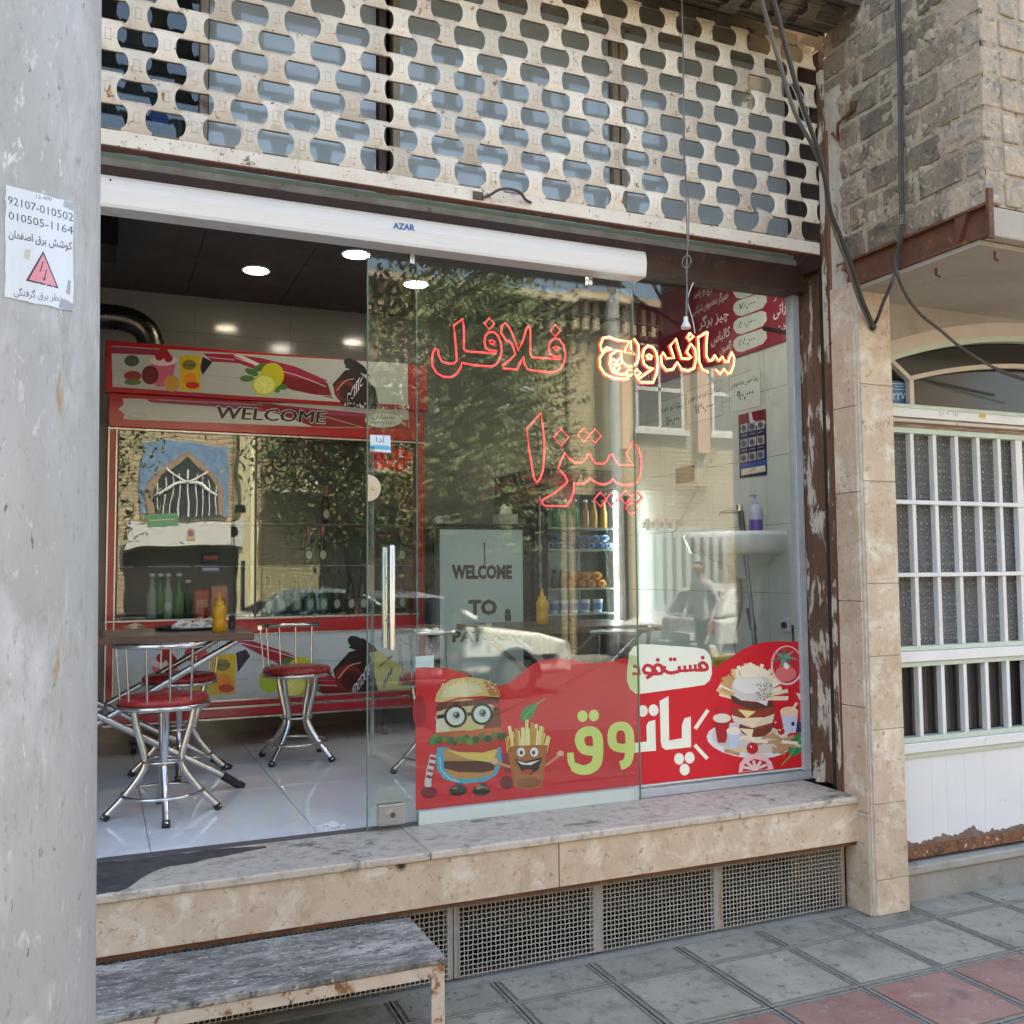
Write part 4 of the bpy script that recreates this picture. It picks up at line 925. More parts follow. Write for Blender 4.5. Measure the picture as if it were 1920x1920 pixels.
# ------------------------------------------------------------------ red display fridge
FRY = 5.95
fr = thing('display_fridge', 'wide red two door drinks fridge with printed header boards', 'fridge', (.95, FRY, SZ))
X0, X1 = .035, 1.94
def zf(u, v, y=FRY): return FY(u, v, y).z
zt0, zt1 = 2.60, 2.90; zh0, zh1 = 2.40, 2.60; zg0, zg1 = 1.285, 2.385; zr0_, zr1_ = 1.19, 1.28
b = MB(); b.box((X0, FRY+.03, .70), (X0+.03, 6.52, 2.6)); b.box((X1-.03, FRY+.03, .70), (X1, 6.52, 2.6)); b.box((X0, 6.49, .7), (X1, 6.52, 2.6)); b.box((X0+.03, FRY+.03, .70), (X1-.03, 6.49, 1.24)); b.box((X0+.03, FRY+.03, 2.42), (X1-.03, 6.49, 2.6))
b.build('body', RED, fr, bevel=.004)
MB().box((X0-.02, FRY-.03, zt0), (X1+.02, FRY+.05, zt1)).build('top_board', RED, fr, bevel=.006)
MB().box((X0, FRY-.012, zh0), (X1, FRY+.03, zh1)).build('header', RED, fr, bevel=.006)
for nm, z0, z1 in (('rail', zr0_, zr1_), ('rail', .765, .80), ('rail', .70, .755)):
    MB().box((X0, FRY-.012, z0), (X1, FRY+.03, z1)).build(nm, RED, fr, bevel=.008)
for x0, x1 in ((X0, X0+.055), (X1-.055, X1)): MB().box((x0, FRY-.01, .8), (x1, FRY+.03, zh0)).build('side_post', RED, fr, bevel=.006)
b = MB()
for z in (2.392, 1.283, 1.188, .802, .760, .696): b.box((X0, FRY-.016, z-.005), (X1, FRY-.008, z+.005))
for x in (X0+.048, X0+.006): b.box((x-.004, FRY-.018, .72), (x+.004, FRY-.010, 2.4))
b.build('trim', CHRDULL, fr)
gx = FY(475, 1000, FRY).x
for x0, x1, dy in ((X0+.055, gx+.02, 0), (gx-.02, X1-.055, .016)):
    MB().box((x0, FRY+dy, zg0), (x1, FRY+dy+.005, zg1)).build('sliding_pane', GF, fr)
    b = MB(); b.box((x1-.012, FRY+dy-.002, zg0), (x1, FRY+dy+.008, zg1)); b.box((x0, FRY+dy-.002, zg0), (x0+.008, FRY+dy+.008, zg1)); b.build('pane_edge', STEELD, fr)
MB().box((X0+.03, 6.44, 1.24), (X1-.03, 6.49, 2.42)).build('back_liner', mat('fridge_liner', (.06, .075, .08), .4), fr)
SHZ = [1.29, 1.60, 1.86]
for z in SHZ:
    b = MB()
    for k in range(12 if z > 1.3 else 2): y = FRY+.06+.033*k*(1 if z > 1.3 else 8); b.tube([(X0+.06, y, z-.004), (X1-.06, y, z-.004)], .0025, 4)
    b.build('wire_shelf', CHRDULL, fr)
for x in (.2, 1.7):
    b = MB(); b.tube([(x-.015, FRY+.08, SZ+.04), (x+.015, FRY+.08, SZ+.04)], .038, 14); b.bar((x, FRY+.08, SZ+.06), (x, FRY+.08, .71), .03, .05); b.build('castor', BLACK, fr)
# header prints
wh, wg = lin(182, 188, 184), lin(192, 197, 194)
A = Art(lambda u, v, L: FY(u, v, FRY-.032-L*.0006)); J = lambda u, v: (180+u/3.2, 600+v/3.2)
def swoosh(A, J, L=1):
    pk, dk, w2 = lin(160, 30, 70), lin(120, 12, 28), lin(228, 215, 215)
    A.poly([J(640, 200), J(820, 205), J(1000, 230), J(1200, 280), J(1380, 360), J(1400, 440), J(1230, 400), J(1040, 330), J(860, 260), J(700, 250)], pk, L)
    A.poly([J(1080, 330), J(1390, 380), J(1420, 470), J(1180, 420), J(1120, 400)], dk, L+1)
    A.line([J(600, 215), J(830, 240)], 1, w2, L+2); A.line([J(830, 225), J(1000, 280), J(1200, 330), J(1380, 400)], 1.2, w2, L+2, smooth=3); A.line([J(1170, 440), J(1430, 458)], 1, w2, L+2)
    A.poly([J(820, 208), J(870, 210), J(1000, 270), J(960, 275)], w2, L+2)
A.poly([J(92, 155), J(1870, 262), J(1872, 510), J(1500, 495), J(800, 450), J(100, 400)], wh, 0)
A.poly([J(92, 158), J(420, 180), J(430, 215), J(200, 205), J(92, 200)], lin(150, 40, 80), 1)
swoosh(A, J)
def cup(A, J, u, v, s, L=3):
    f = lambda a, b_: J(u+a*s, v+b_*s)
    A.poly([f(-75, -20), f(75, -20), f(45, 130), f(-45, 130)], lin(205, 95, 130), L); A.ell(*f(0, -25), 82*s/3.2, 30*s/3.2, lin(225, 205, 210), L+1)
    for a, b_ in ((-25, -50), (15, -60), (0, -85), (30, -40)): A.ell(*f(a, b_), 26*s/3.2, 24*s/3.2, lin(160, 20, 35), L+2)
def box_(A, J, u, v, s, L=3):
    f = lambda a, b_: J(u+a*s, v+b_*s)
    A.poly([f(-65, -105), f(65, -110), f(62, 105), f(-60, 110)], lin(215, 180, 35), L); A.ell(*f(0, 40), 40*s/3.2, 42*s/3.2, lin(235, 140, 35), L+1); A.ell(*f(-5, -50), 42*s/3.2, 32*s/3.2, lin(120, 120, 60), L+1)
    A.ell(*f(15, 75), 42*s/3.2, 22*s/3.2, lin(190, 45, 35), L+2); A.text('fruity', f(-40, -40), f(40, -45), 6*s, lin(20, 50, 20), L+2, shear=.2)
def lemon(A, J, u, v, s, L=3):
    f = lambda a, b_: J(u+a*s, v+b_*s)
    for a, b_, r_ in ((-80, -60, .4), (-30, -90, -.5), (60, 40, .6), (-110, -20, 0), (20, -80, -1), (100, 30, .2)): A.ell(*f(a, b_), 45*s/3.2, 20*s/3.2, lin(70, 120, 55), L, r_)
    A.ell(*f(50, -40), 75*s/3.2, 80*s/3.2, lin(200, 195, 40), L+1); A.ell(*f(0, 20), 78*s/3.2, 70*s/3.2, lin(185, 200, 60), L+2); A.ell(*f(0, 20), 66*s/3.2, 58*s/3.2, lin(222, 228, 120), L+3)
    for k in range(8): t = k*pi/4; A.line([f(0, 20), f(60*cos(t), 20+52*sin(t))], .8, lin(245, 245, 190), L+4)
def cola(A, J, u, v, s, L=3, word='anta'):
    f = lambda a, b_: J(u+a*s, v+b_*s)
    A.poly([f(-150, 30), f(-60, -70), f(20, -90), f(170, 60), f(200, 220), f(-60, 200), f(-130, 120)], lin(36, 20, 24), L)
    A.poly([f(-60, -95), f(-30, -140), f(20, -150), f(90, -100), f(130, -30), f(40, -60)], lin(22, 20, 24), L+1); A.ell(*f(-20, -125), 50*s/3.2, 34*s/3.2, lin(30, 30, 36), L+2, .5)
    A.ell(*f(-60, 80), 80*s/3.2, 78*s/3.2, lin(120, 26, 26), L+1); A.ell(*f(-45, 90), 55*s/3.2, 55*s/3.2, lin(60, 26, 30), L+2)
    A.line([f(-120, 80), f(-60, 10), f(10, -10)], 2*s, lin(210, 170, 130), L+3, smooth=3)
    A.text(word, f(-40, 190), f(80, 20), 24*s, lin(226, 226, 232), L+3, bold=.05); A.text(word, f(-38, 188), f(80, 20), 22*s, lin(24, 28, 60), L+4, bold=.01)
    r = random.Random(4)
    for k in range(46): A.ell(*f(r.uniform(-60, 420), r.uniform(175, 225)), 9*s/3.2, 5*s/3.2, lin(*r.choice([(200, 215, 225), (150, 170, 180), (225, 232, 236)])), L+5, r.uniform(0, 3), n=5)
for c in [(205, 280)]: A.ell(*J(215, 245), 45/3.2, 34/3.2, lin(70, 80, 78), 2); A.ell(*J(220, 335), 52/3.2, 30/3.2, lin(150, 40, 40), 2); A.ell(*J(220, 372), 52/3.2, 18/3.2, lin(90, 120, 60), 3)
cup(A, J, 405, 270, 1); A.ell(*J(325, 330), 16, 18, lin(110, 20, 35), 3); box_(A, J, 565, 318, .98); A.ell(*J(455, 380), 15, 16, lin(205, 150, 70), 3)
A.poly([J(640, 220), J(700, 250), J(640, 330), J(625, 290)], lin(30, 25, 32), 2); lemon(A, J, 1010, 370, .95); cola(A, J, 1540, 360, .8, 3, 'Milk')
A.line([J(105, 300), J(640, 332)], .8, lin(150, 150, 146), 1); A.line([J(640, 332), J(1600, 395)], .8, lin(150, 150, 146), 1)
A.build('header_print', fr)
A = Art(lambda u, v, L: FY(u, v, FRY-.014-L*.0006))
A.poly([J(160, 470), J(1875, 520), J(1878, 650), J(1400, 645), J(165, 595), J(170, 565), J(135, 535), J(165, 505)], wg, 0)
A.poly([J(300, 475), J(900, 490), J(1620, 560), J(1620, 590), J(1100, 560), J(700, 520), J(330, 495)], lin(150, 50, 90), 1)
A.poly([J(900, 495), J(1050, 500), J(1400, 570), J(1875, 600), J(1875, 650), J(1300, 640)], lin(130, 14, 30), 1)
A.line([J(1380, 580), J(1600, 645)], 1, wh, 2); A.line([J(380, 480), J(1000, 510)], .9, wh, 2)
for bo, col, L in ((.035, lin(200, 204, 204), 3), (.018, lin(12, 12, 12), 4)):
    for dx, dy in (((-6, 0), (6, 0), (0, -5), (0, 5), (-5, -4), (5, 4)) if L == 3 else ((-3, 0), (0, 0), (3, 0), (-1.5, 0), (1.5, 0))):
        A.text('WELCOME', J(728+dx, 590+dy), J(1380+dx, 620+dy), 23, col, L, shear=.12)
A.ell(*J(1725, 600), 36, 15, lin(30, 40, 38), 3); A.ell(*J(1725, 600), 35, 14.2, lin(200, 208, 202), 4)
A.text(shape_fa('یخساران'), J(1660, 590), J(1790, 592), 8, lin(30, 40, 38), 5); A.text('۰۹۱۳۲۵۲۷۲۰۵', J(1650, 628), J(1810, 630), 7, lin(30, 40, 38), 5)
A.ell(*J(245, 575), 17, 5, lin(90, 90, 88), 1); A.ell(*J(245, 575), 16.4, 4.5, wg, 2)
A.build('header_print', fr)
# lower print panel
J = lambda u, v: (180+u/3.2, 1130+v/3.2)
pz0, pz1 = .80, 1.188
MB().box((X0+.03, FRY-.008, pz0), (X1-.03, FRY+.03, pz1)).build('kick_panel', mat('print_board', (.50, .60, .66), .3), fr)
A = Art(lambda u, v, L: FY(u, v, FRY-.009-L*.0006))
A.poly([J(80, 630), J(80, 560), J(500, 575), J(1300, 600), J(1900, 560), J(1900, 600), J(1300, 620), J(500, 650)], lin(205, 175, 175), 1)
A.poly([J(820, 225), J(940, 230), J(1150, 300), J(1400, 420), J(1500, 520), J(1490, 590), J(1200, 420), J(1000, 320)], lin(160, 25, 60), 1)
A.poly([J(1200, 430), J(1490, 520), J(1470, 590), J(1300, 520)], lin(110, 12, 20), 2)
A.line([J(860, 240), J(1100, 300), J(1400, 400)], 1.2, lin(240, 235, 235), 3, smooth=3); A.line([J(1220, 490), J(1480, 500)], 1, lin(230, 225, 225), 3)
A.line([J(850, 460), J(1450, 468)], .8, lin(120, 130, 135), 1); A.line([J(90, 520), J(850, 500)], .8, lin(120, 130, 135), 1); A.line([J(900, 345), J(1500, 350)], .8, lin(130, 140, 145), 1)
cup(A, J, 420, 390, 1.15); A.ell(*J(600, 310), 22, 15, lin(190, 40, 60), 3); box_(A, J, 765, 430, 1.12); A.ell(*J(640, 500), 24, 22, lin(190, 185, 50), 2)
A.poly([J(840, 300), J(900, 280), J(925, 320), J(850, 420)], lin(26, 24, 40), 2); lemon(A, J, 1170, 470, 1.2); A.ell(*J(960, 430), 18, 20, lin(190, 205, 215), 2); A.ell(*J(1040, 470), 20, 22, lin(170, 200, 70), 3)
cola(A, J, 1580, 370, 1.05, 3, 'anta')
A.text('coco-Pina', J(1695, 395), J(1780, 325), 7, lin(80, 30, 40), 9, bold=.02); A.text('nge', J(1725, 520), J(1780, 410), 17, lin(50, 50, 110), 9, bold=.03)
A.poly([J(1640, 300), J(1700, 290), J(1890, 420), J(1885, 560), J(1700, 560)], lin(190, 190, 120), 7)
A.line([J(1800, 190), J(1850, 240), J(1900, 260)], 1.2, lin(90, 70, 60), 3, smooth=3)
A.build('lower_print', fr)

# bottles and packs on the fridge shelves
def bottle_mesh(h, r, neck=.013):
    b = MB(); b.lathe([(r*.9, 0), (r, .006), (r, h*.5), (r*.93, h*.58), (neck*1.15, h*.74), (neck, h*.95), (neck*1.15, h*.955), (neck*1.15, h)], n=14); return b
def bottle(x, y, z, h, r, gm, capm, labm, labc, label, group=None, lz=(.12, .42), sym=None):
    t = local(thing('bottle', label, 'bottle', (x, y, z), group))
    bottle_mesh(h, r).build('glass', gm, t)
    MB().lathe([(.0145, h-.012), (.0155, h-.012), (.0155, h+.004), (.012, h+.006)], n=12).build('cap', capm, t)
    if labm: MB().lathe([(r+.0006, h*lz[0]), (r+.0006, h*lz[1])], n=16).build('label', labm, t)
    if sym:
        o = MB(); o.add([(.019*cos(a)*1.0, -(r+.0032)+.0035*cos(a)**2, h*(lz[0]+lz[1])/2+.028*sin(a)) for a in [2*pi*k/16 for k in range(16)]], [tuple(range(16))]); o.build('crest', sym, t)
    return t
gdark = mat('black_bottle_glass', (.012, .012, .012), .08); ggreen = mat('green_bottle_glass', (.01, .16, .025), .1); gteal = mat('dark_green_bottle', (.02, .07, .05), .1)
gclear = mat('clear_bottle_glass', (.30, .36, .34), .08); labd = mat('dark_label', (.05, .045, .04), .4); labw = mat('pale_label', (.55, .55, .5), .5); labt = mat('teal_label', (.10, .30, .27), .4)
foil = mat('pink_foil', (.5, .12, .14), .35)
names = ['first', 'second', 'third', 'fourth', 'fifth', 'sixth', 'seventh', 'eighth', 'ninth', 'tenth']
for k, u in enumerate((503, 527, 556, 580, 605, 630, 657, 680, 752)):
    p = FY(u, 1150, FRY+.10); dk = k >= 5
    bottle(p.x, FRY+.10, SHZ[0], .245, .031, gdark if dk else gteal, BLACK if dk else ggreen, labd if dk else labt, 0,
           ('dark malt bottle with round pale crest, ' if dk else 'green glass bottle with teal label, ')+names[k]+' from the left in the bottom fridge row', 'bottles in the bottom row of the red fridge', sym=labw)
for u, z, l in ((578, 1, 'black bottle with pink neck foil, left one of the pair on the middle shelf'), (604, 1, 'black bottle with pink neck foil, right one of the pair on the middle shelf'), (610, 2, 'lone black bottle with red neck on the top fridge shelf'), (752, 1, 'black bottle seen through the glass door on the middle shelf')):
    p = FY(u, 1053 if z == 1 else 981, FRY+.14); t = bottle(p.x, FRY+.14, SHZ[z], .24, .028, gdark, foil, labd, 0, l, 'black bottles in the red fridge', sym=labw)
    MB().lathe([(.0145, .18), (.0150, .23)], n=12).build('neck_foil', foil, t)
for u, gm, l in ((284, gclear, 'clear bottle farthest left behind the fridge glass'), (314, gclear, 'clear bottle with white round label behind the tray'), (335, ggreen, 'bright green bottle beside the clear one behind the tray'), (352, gteal, 'dark green bottle right behind the mustard bottle'), (300, ggreen, 'slim green bottle between two clear bottles')):
    p = FY(u, 1165, FRY+.09); bottle(p.x, FRY+.09, SHZ[0], .26 if gm is not gteal else .22, .03, gm, WHITE, None, 0, l, 'soda bottles in the left half of the red fridge', sym=labw if u == 314 else None)
def pack(name, label, cat, u, v, w_, h, y, m, z, group=None, m2=None):
    p = FY(u, v, y); t = thing(name, label, cat, (p.x, y, z), group)
    MB().box((p.x-w_/2, y, z), (p.x+w_/2, y+.06, z+h)).build('wrapper', m, t, bevel=.015)
    b = MB(); b.box((p.x-w_*.36, y-.002, z+h*.35), (p.x+w_*.36, y-.0005, z+h*.62)); b.build('band', m2 or WHITE, t)
redp = mat('red_wrapper', (.55, .06, .05), .3); salm = mat('salmon_wrapper', (.7, .26, .18), .3); bluep = mat('blue_wrapper', (.06, .11, .38), .3)
pack('snack_pack', 'red snack pack standing behind the mustard bottle', 'snack pack', 378, 1140, .09, .17, FRY+.1, redp, SHZ[0], None, salm)
pack('snack_pack', 'salmon coloured snack pack beside the red one', 'snack pack', 412, 1140, .10, .19, FRY+.11, salm, SHZ[0], None, redp)
pack('snack_pack', 'blue and white pack on the middle shelf at the left', 'snack pack', 395, 1070, .13, .06, FRY+.1, bluep, SHZ[1]-.05, None)
pack('snack_pack', 'dark pack with red lettering above the blue pack', 'snack pack', 396, 1040, .11, .07, FRY+.1, mat('dark_wrapper', (.04, .04, .05), .3), SHZ[1]+.015, None, redp)
A = Art(lambda u, v, L: FY(u, v, FRY-.001-L*.0005))
A.poly([(274, 965), (332, 962), (335, 986), (276, 989)], lin(110, 190, 140), 0); A.line([(280, 976), (328, 973)], 2, lin(200, 230, 205), 1)
A.ell(358, 1000, 8, 9, lin(200, 190, 185), 0); A.ell(358, 1000, 5, 6, lin(180, 80, 90), 1); A.poly([(350, 1010), (366, 1009), (366, 1014), (350, 1015)], lin(210, 200, 60), 1)
s_ = A.build('glass_sticker', fr); s_['label'] = 'small green and white stickers on the fridge glass'

# ------------------------------------------------------------------ table and stools
def table(label, x0, x1, y0, y1, z, x_legs):
    t = thing('folding_table', label, 'table', ((x0+x1)/2, (y0+y1)/2, SZ))
    MB().box((x0, y0, z-.035), (x1, y1, z)).build('table_top', WOODT, t, bevel=.004)
    b = MB()
    for xc in (x0+.12, x1-.12):
        pass
    for s in (1, -1):
        for yy in (y0+.05, y1-.12):
            xm = (x0+x1)/2; hw_ = x_legs
            MB().tube([(xm-s*hw_, yy+s*.015, SZ+.02), (xm+s*hw_*.98, yy+s*.015, z-.04)], .016, 10).build('leg', CHRDULL, t)
            q = V((xm-s*hw_, yy+s*.015, SZ+.02)); d = V((s*hw_*2, 0, z-.04-SZ)).normalized()
            MB().tube([q+V((-s*.02, 0, -.02)), q+d*.09], .020, 10).build('foot', RUBBER, t)
    b.tube([((x0+x1)/2, y0+.1, (z+SZ)/2), ((x0+x1)/2, y1-.1, (z+SZ)/2)], .010, 8); b.build('cross_bar', CHRDULL, t)
    return t
TZ = 1.25
TZ = 1.262; ty0 = 4.83; tc = FY(477, 1187, ty0).x
table('brown laminate folding table with crossed chrome legs behind the open doorway', -.62, tc, ty0, ty0+.66, TZ, .60)
c0 = FY(937, 1180, 4.62).x; TZ = 1.25
table('brown laminate folding table behind the glass door beside the welcome panel', c0, c0+.98, 4.62, 5.28, TZ, .40); TZ = 1.262
def stool():
    t = local(thing('bar_stool', '', 'stool', (0, 0, 0), 'chrome stools with round red seats')); h = .50
    MB().lathe([(.02, h-.03), (.165, h-.03), (.185, h-.018), (.188, h), (.175, h+.014), (.10, h+.022), (.02, h+.023)], n=28).build('seat', REDV, t)
    MB().tube([(.186*cos(a), .186*sin(a), h-.026) for a in [2*pi*k/28 for k in range(28)]], .011, 8, closed=True).build('seat_ring', CHROME, t)
    for k in range(4):
        a = radians(25)+k*pi/2; e = V((cos(a), sin(a), 0)); P = smooth_path([e*.125+V((0, 0, h-.03)), e*.11+V((0, 0, h-.12)), e*.075+V((0, 0, h-.25)), e*.085+V((0, 0, h-.31)), e*.15+V((0, 0, h-.40)), e*.235+V((0, 0, .012))], 4)
        lg = MB().tube(P, .0155, 10).build('leg', CHROME, t)
        MB().tube([P[-1]+V((0, 0, -.008)), P[-3]*.35+P[-1]*.65], .0175, 10).build('foot', RUBBER, lg)
    MB().tube([(.165*cos(a), .165*sin(a), .10) for a in [2*pi*k/32 for k in range(32)]], .008, 8, closed=True).build('foot_ring', CHROME, t)
    MB().tube([(.085*cos(a), .085*sin(a), .235) for a in [2*pi*k/24 for k in range(24)]], .006, 8, closed=True).build('inner_ring', CHROME, t)
    P = [(.20*sin(a), -.02-.185*cos(a)*.98, h+.235) for a in [radians(-72+144*i/14) for i in range(15)]]
    MB().tube(P, .013, 10).build('back_rail', CHROME, t)
    for i in range(5):
        a = radians(-58+29*i); MB().tube([(.178*sin(a), -.178*cos(a), h-.02), (.195*sin(a), -.02-.18*cos(a), h+.23)], .0055, 6).build('back_bar', CHROME, t)
    return t
s0 = stool()
spots = [((.27, 4.46), radians(-25), 'chrome stool with red seat nearest the doorway in front of the table'), ((1.03, 5.46), radians(200), 'chrome stool with red seat standing free in front of the red fridge'),
         ((.40, 5.35), radians(150), 'chrome stool with red seat pushed under the far side of the first table'), ((1.60, 4.72), radians(-60), 'chrome stool with dark red seat at the left end of the second table'), ((2.42, 4.35), radians(10), 'chrome stool in front of the second table, half hidden by the banner')]
for k, ((x, y), a, l) in enumerate(spots):
    o = s0 if k == 0 else copy_tree(s0)
    o.location = (x, y, SZ); o.rotation_euler = (0, 0, a); o['label'] = l
def squeeze(p, label):
    t = thing('sauce_bottle', label, 'sauce bottle', p, 'yellow squeeze bottles')
    MB().lathe([(.030, 0), (.034, .004), (.034, .05), (.031, .06), (.034, .07), (.034, .115), (.028, .128), (.020, .135)], p, 18).build('body', MUST, t)
    MB().lathe([(.022, .133), (.022, .150), (.010, .156), (.004, .195), (.002, .196)], p, 14).build('nozzle', MUST, t)
q = FZ(411, 1184, TZ); squeeze(V((q.x, q.y, TZ)), 'mustard yellow squeeze bottle on the table beside the black tray')
q = FZ(1017, 1170, TZ); q = V((min(q.x, c0+.9), min(q.y, 5.2), TZ)); squeeze(q, 'yellow squeeze bottle on the table behind the glass door')
def shaker(p, label):
    t = thing('shaker', label, 'shaker', p); MB().lathe([(.018, 0), (.020, .03), (.014, .045), (.018, .05), (.016, .066), (.006, .07)], p, 12).build('body', BLACK, t)
q = FZ(435, 1178, TZ); shaker(V((q.x, q.y, TZ)), 'small black pepper shaker right of the mustard bottle')
q = FZ(316, 1168, TZ); shaker(V((q.x, q.y, TZ)), 'small black shaker at the left rim of the tray')
q = FZ(1000, 1170, TZ); shaker(V((min(q.x-.0, q.x), 5.15, TZ)), 'dark shaker beside the yellow bottle behind the glass')
q = FZ(352, 1180, TZ)
t = thing('serving_tray', 'black oval tray with crumpled wrappings on the brown table', 'tray', (q.x, q.y, TZ))
MB().lathe([(.10, 0), (.15, .002), (.165, .014), (.168, .014), (.155, -.0)], (q.x, q.y, TZ+.001), 28).build('dish', BLACK, t)
def crumple(name, label, cat, p, s, m, seed, sq=1.0):
    bm = bmesh.new(); bmesh.ops.create_icosphere(bm, subdivisions=3, radius=1)
    for v in bm.verts:
        n = noise.noise(v.co*1.7+V((seed, 0, 0)))*.55+noise.noise(v.co*4+V((0, seed, 0)))*.28; v.co = V((v.co.x*(1+n)*s, v.co.y*(1+n)*s*.8, max(-.35, v.co.z*(1+n))*s*sq*.55)) + V((0, 0, .35*s*sq*.55))
    me = bpy.data.meshes.new(name); bm.to_mesh(me); bm.free(); me.materials.append(m); o = link(name, me); o.location = p; tag(o, label, cat); return o
for du, dy, s, l, m in ((-22, .0, .055, 'crumpled white paper on the left of the black tray', PAPERW), (8, -.02, .05, 'crumpled white wrapper in the middle of the tray', PAPERW), (28, .02, .05, 'greyish crumpled foil at the right of the tray', mat('foil_grey', (.35, .35, .37), .5, bump=.002))):
    p = FZ(352+du, 1172, TZ); crumple('crumpled_paper', l, 'crumpled paper', (p.x, q.y+dy, TZ+.004), s, m, du)
p = FZ(252, 1178, TZ); crumple('bread_scrap', 'scrap of pale bread lying left of the tray', 'bread scrap', (p.x, p.y, TZ), .05, mat('bread', (.5, .38, .24), .9, var=(.62, .52, .38), vs=30), 3.3, .6)
p = FZ(625, 1553, SZ); crumple('paper_scrap', 'small crumpled white paper on the floor at the doorway', 'paper scrap', (p.x, p.y+.03, SZ), .045, PAPERW, 8.1, .5)
p = FZ(1538, 1465, SZ); crumple('bread_crust', 'small bread crust on the sill at the foot of the jamb', 'bread crust', (p.x, p.y, SZ), .022, mat('crust', (.55, .40, .2), .8, var=(.7, .6, .42), vs=40), 5.2, 1.3)

# ------------------------------------------------------------------ welcome panel
SGY = 5.72
wp = thing('welcome_panel', 'white framed panel with the black words of welcome beside the fridge', 'panel', FY(900, 1280, SGY))
a, b_ = FY(826, 1420, SGY), FY(979, 994, SGY); a.z = SZ
MB().box((a.x-.02, SGY+.002, SZ), (b_.x+.02, SGY+.05, b_.z+.015)).build('frame', BLACK, wp, bevel=.003)
MB().box((a.x, SGY-.004, SZ+.02), (b_.x, SGY+.002, b_.z)).build('board', mat('pale_blue_board', (.46, .56, .60), .35), wp)
A = Art(lambda u, v, L: FY(u, v, SGY-.006-L*.0006)); ik = lin(60, 52, 45)
A.text('WELCOME', (847, 1084), (960, 1084), 24, ik, 0, bold=.05); A.text('TO', (878, 1152), (932, 1151), 26, ik, 0, bold=.05); A.text('PATOGH', (848, 1203), (975, 1199), 19, ik, 0, bold=.05)
A.line([(908, 1017), (909, 1058)], 3.2, lin(85, 95, 95), 0)
A.build('lettering', wp)
# freezer body with things on top, behind the panel
fz = thing('black_counter', 'dark counter behind the welcome panel with small boxes on it', 'counter', (2.35, 6.1, SZ))
MB().box((2.02, SGY+.06, SZ), (2.62, 6.5, 1.86)).build('body', mat('dark_navy_panel', (.018, .02, .028), .3), fz, bevel=.005)
q = FY(952, 985, SGY+.15); t = thing('tissue_box', 'small tissue box on top of the dark counter', 'box', (q.x, SGY+.15, 1.862)); MB().box((q.x-.07, SGY+.12, 1.862), (q.x+.06, SGY+.24, 1.93)).build('carton', mat('tissue_carton', (.3, .36, .28), .6, var=(.5, .52, .48), vs=30), t)
bm_ = crumple('tissue', 'white tissue sticking out of the tissue box', 'tissue', (q.x, SGY+.18, 1.93), .04, PAPERW, 4.4, 2)
q = FY(835, 985, SGY+.15); crumple('plastic_bag', 'knotted clear plastic bag on the dark counter', 'bag', (q.x, SGY+.2, 1.862), .06, mat('plastic_bag_film', (.4, .44, .42), .25, bump=.004), 6.6, 1.2)

# ------------------------------------------------------------------ black bottle fridge
BFY = 5.80
bf = thing('bottle_fridge', 'tall black upright fridge with a lit glass door', 'fridge', (3.0, BFY, SZ))
x0, x1 = 2.66, 3.33; zt_ = 2.24
b = MB(); b.box((x0, BFY, SZ), (x0+.10, 6.5, zt_)); b.box((x1-.03, BFY, SZ), (x1, 6.5, zt_)); b.box((x0+.1, 6.4, SZ), (x1-.03, 6.5, zt_)); b.box((x0+.1, BFY, SZ), (x1-.03, 6.4, SZ+.62)); b.box((x0+.1, BFY, zt_-.12), (x1-.03, 6.4, zt_))
b.build('body', mat('black_fridge_shell', (.012, .014, .02), .3), bf, bevel=.006)
MB().box((x0+.1, BFY+.002, SZ+.62), (x1-.03, BFY+.006, zt_-.12)).build('door_pane', GW, bf)
MB().box((x0+.02, BFY-.03, .9), (x0+.035, BFY-.015, 2.05)).build('door_handle', CHRDULL, bf)
LED = mat('lit_led_strip', (1, 1, 1), .5, emit=((.85, .95, 1), 9))
MB().box((x1-.055, BFY+.012, SZ+.64), (x1-.04, BFY+.022, zt_-.14)).build('led_strip', LED, bf)
MB().box((x0+.11, 6.36, SZ+.62), (x1-.04, 6.395, zt_-.12)).build('back_liner', mat('grey_liner', (.16, .22, .23), .4), bf)
shz = [FY(1070, v, BFY+.05).z for v in (1150, 1103, 1029, 989)]
for z in shz: MB().box((x0+.11, BFY+.02, z-.012), (x1-.06, 6.3, z)).build('shelf', mat('pale_shelf', (.45, .52, .52), .4), bf)
mats3 = [(ggreen, 'green'), (mat('amber_juice', (.42, .20, .02), .15), 'amber'), (mat('orange_juice', (.7, .2, .02), .2), 'orange'), (mat('water_bottle', (.25, .35, .42), .1), 'clear')]
def small_bottles(row, us, h, r, ms, what, grp, capm):
    for k, u in enumerate(us):
        p = FY(u, 1000, BFY+.09); m, n = ms[k % len(ms)]
        bottle(p.x, BFY+.09+(k % 2)*.01, shz[row]+.001, h, r, m, capm, None, 0, f'{n} {what}, {names[k]} one', grp)
small_bottles(3, (1042, 1060, 1078), .19, .026, [mats3[0]], 'bottle on the top shelf of the black fridge', 'top shelf bottles of the black fridge', WHITE)
small_bottles(3, (1098, 1115, 1132), .19, .026, [mats3[1]], 'bottle on the top shelf of the black fridge', 'top shelf bottles of the black fridge', WHITE)
capb = mat('blue_cap', (.03, .10, .4), .4)
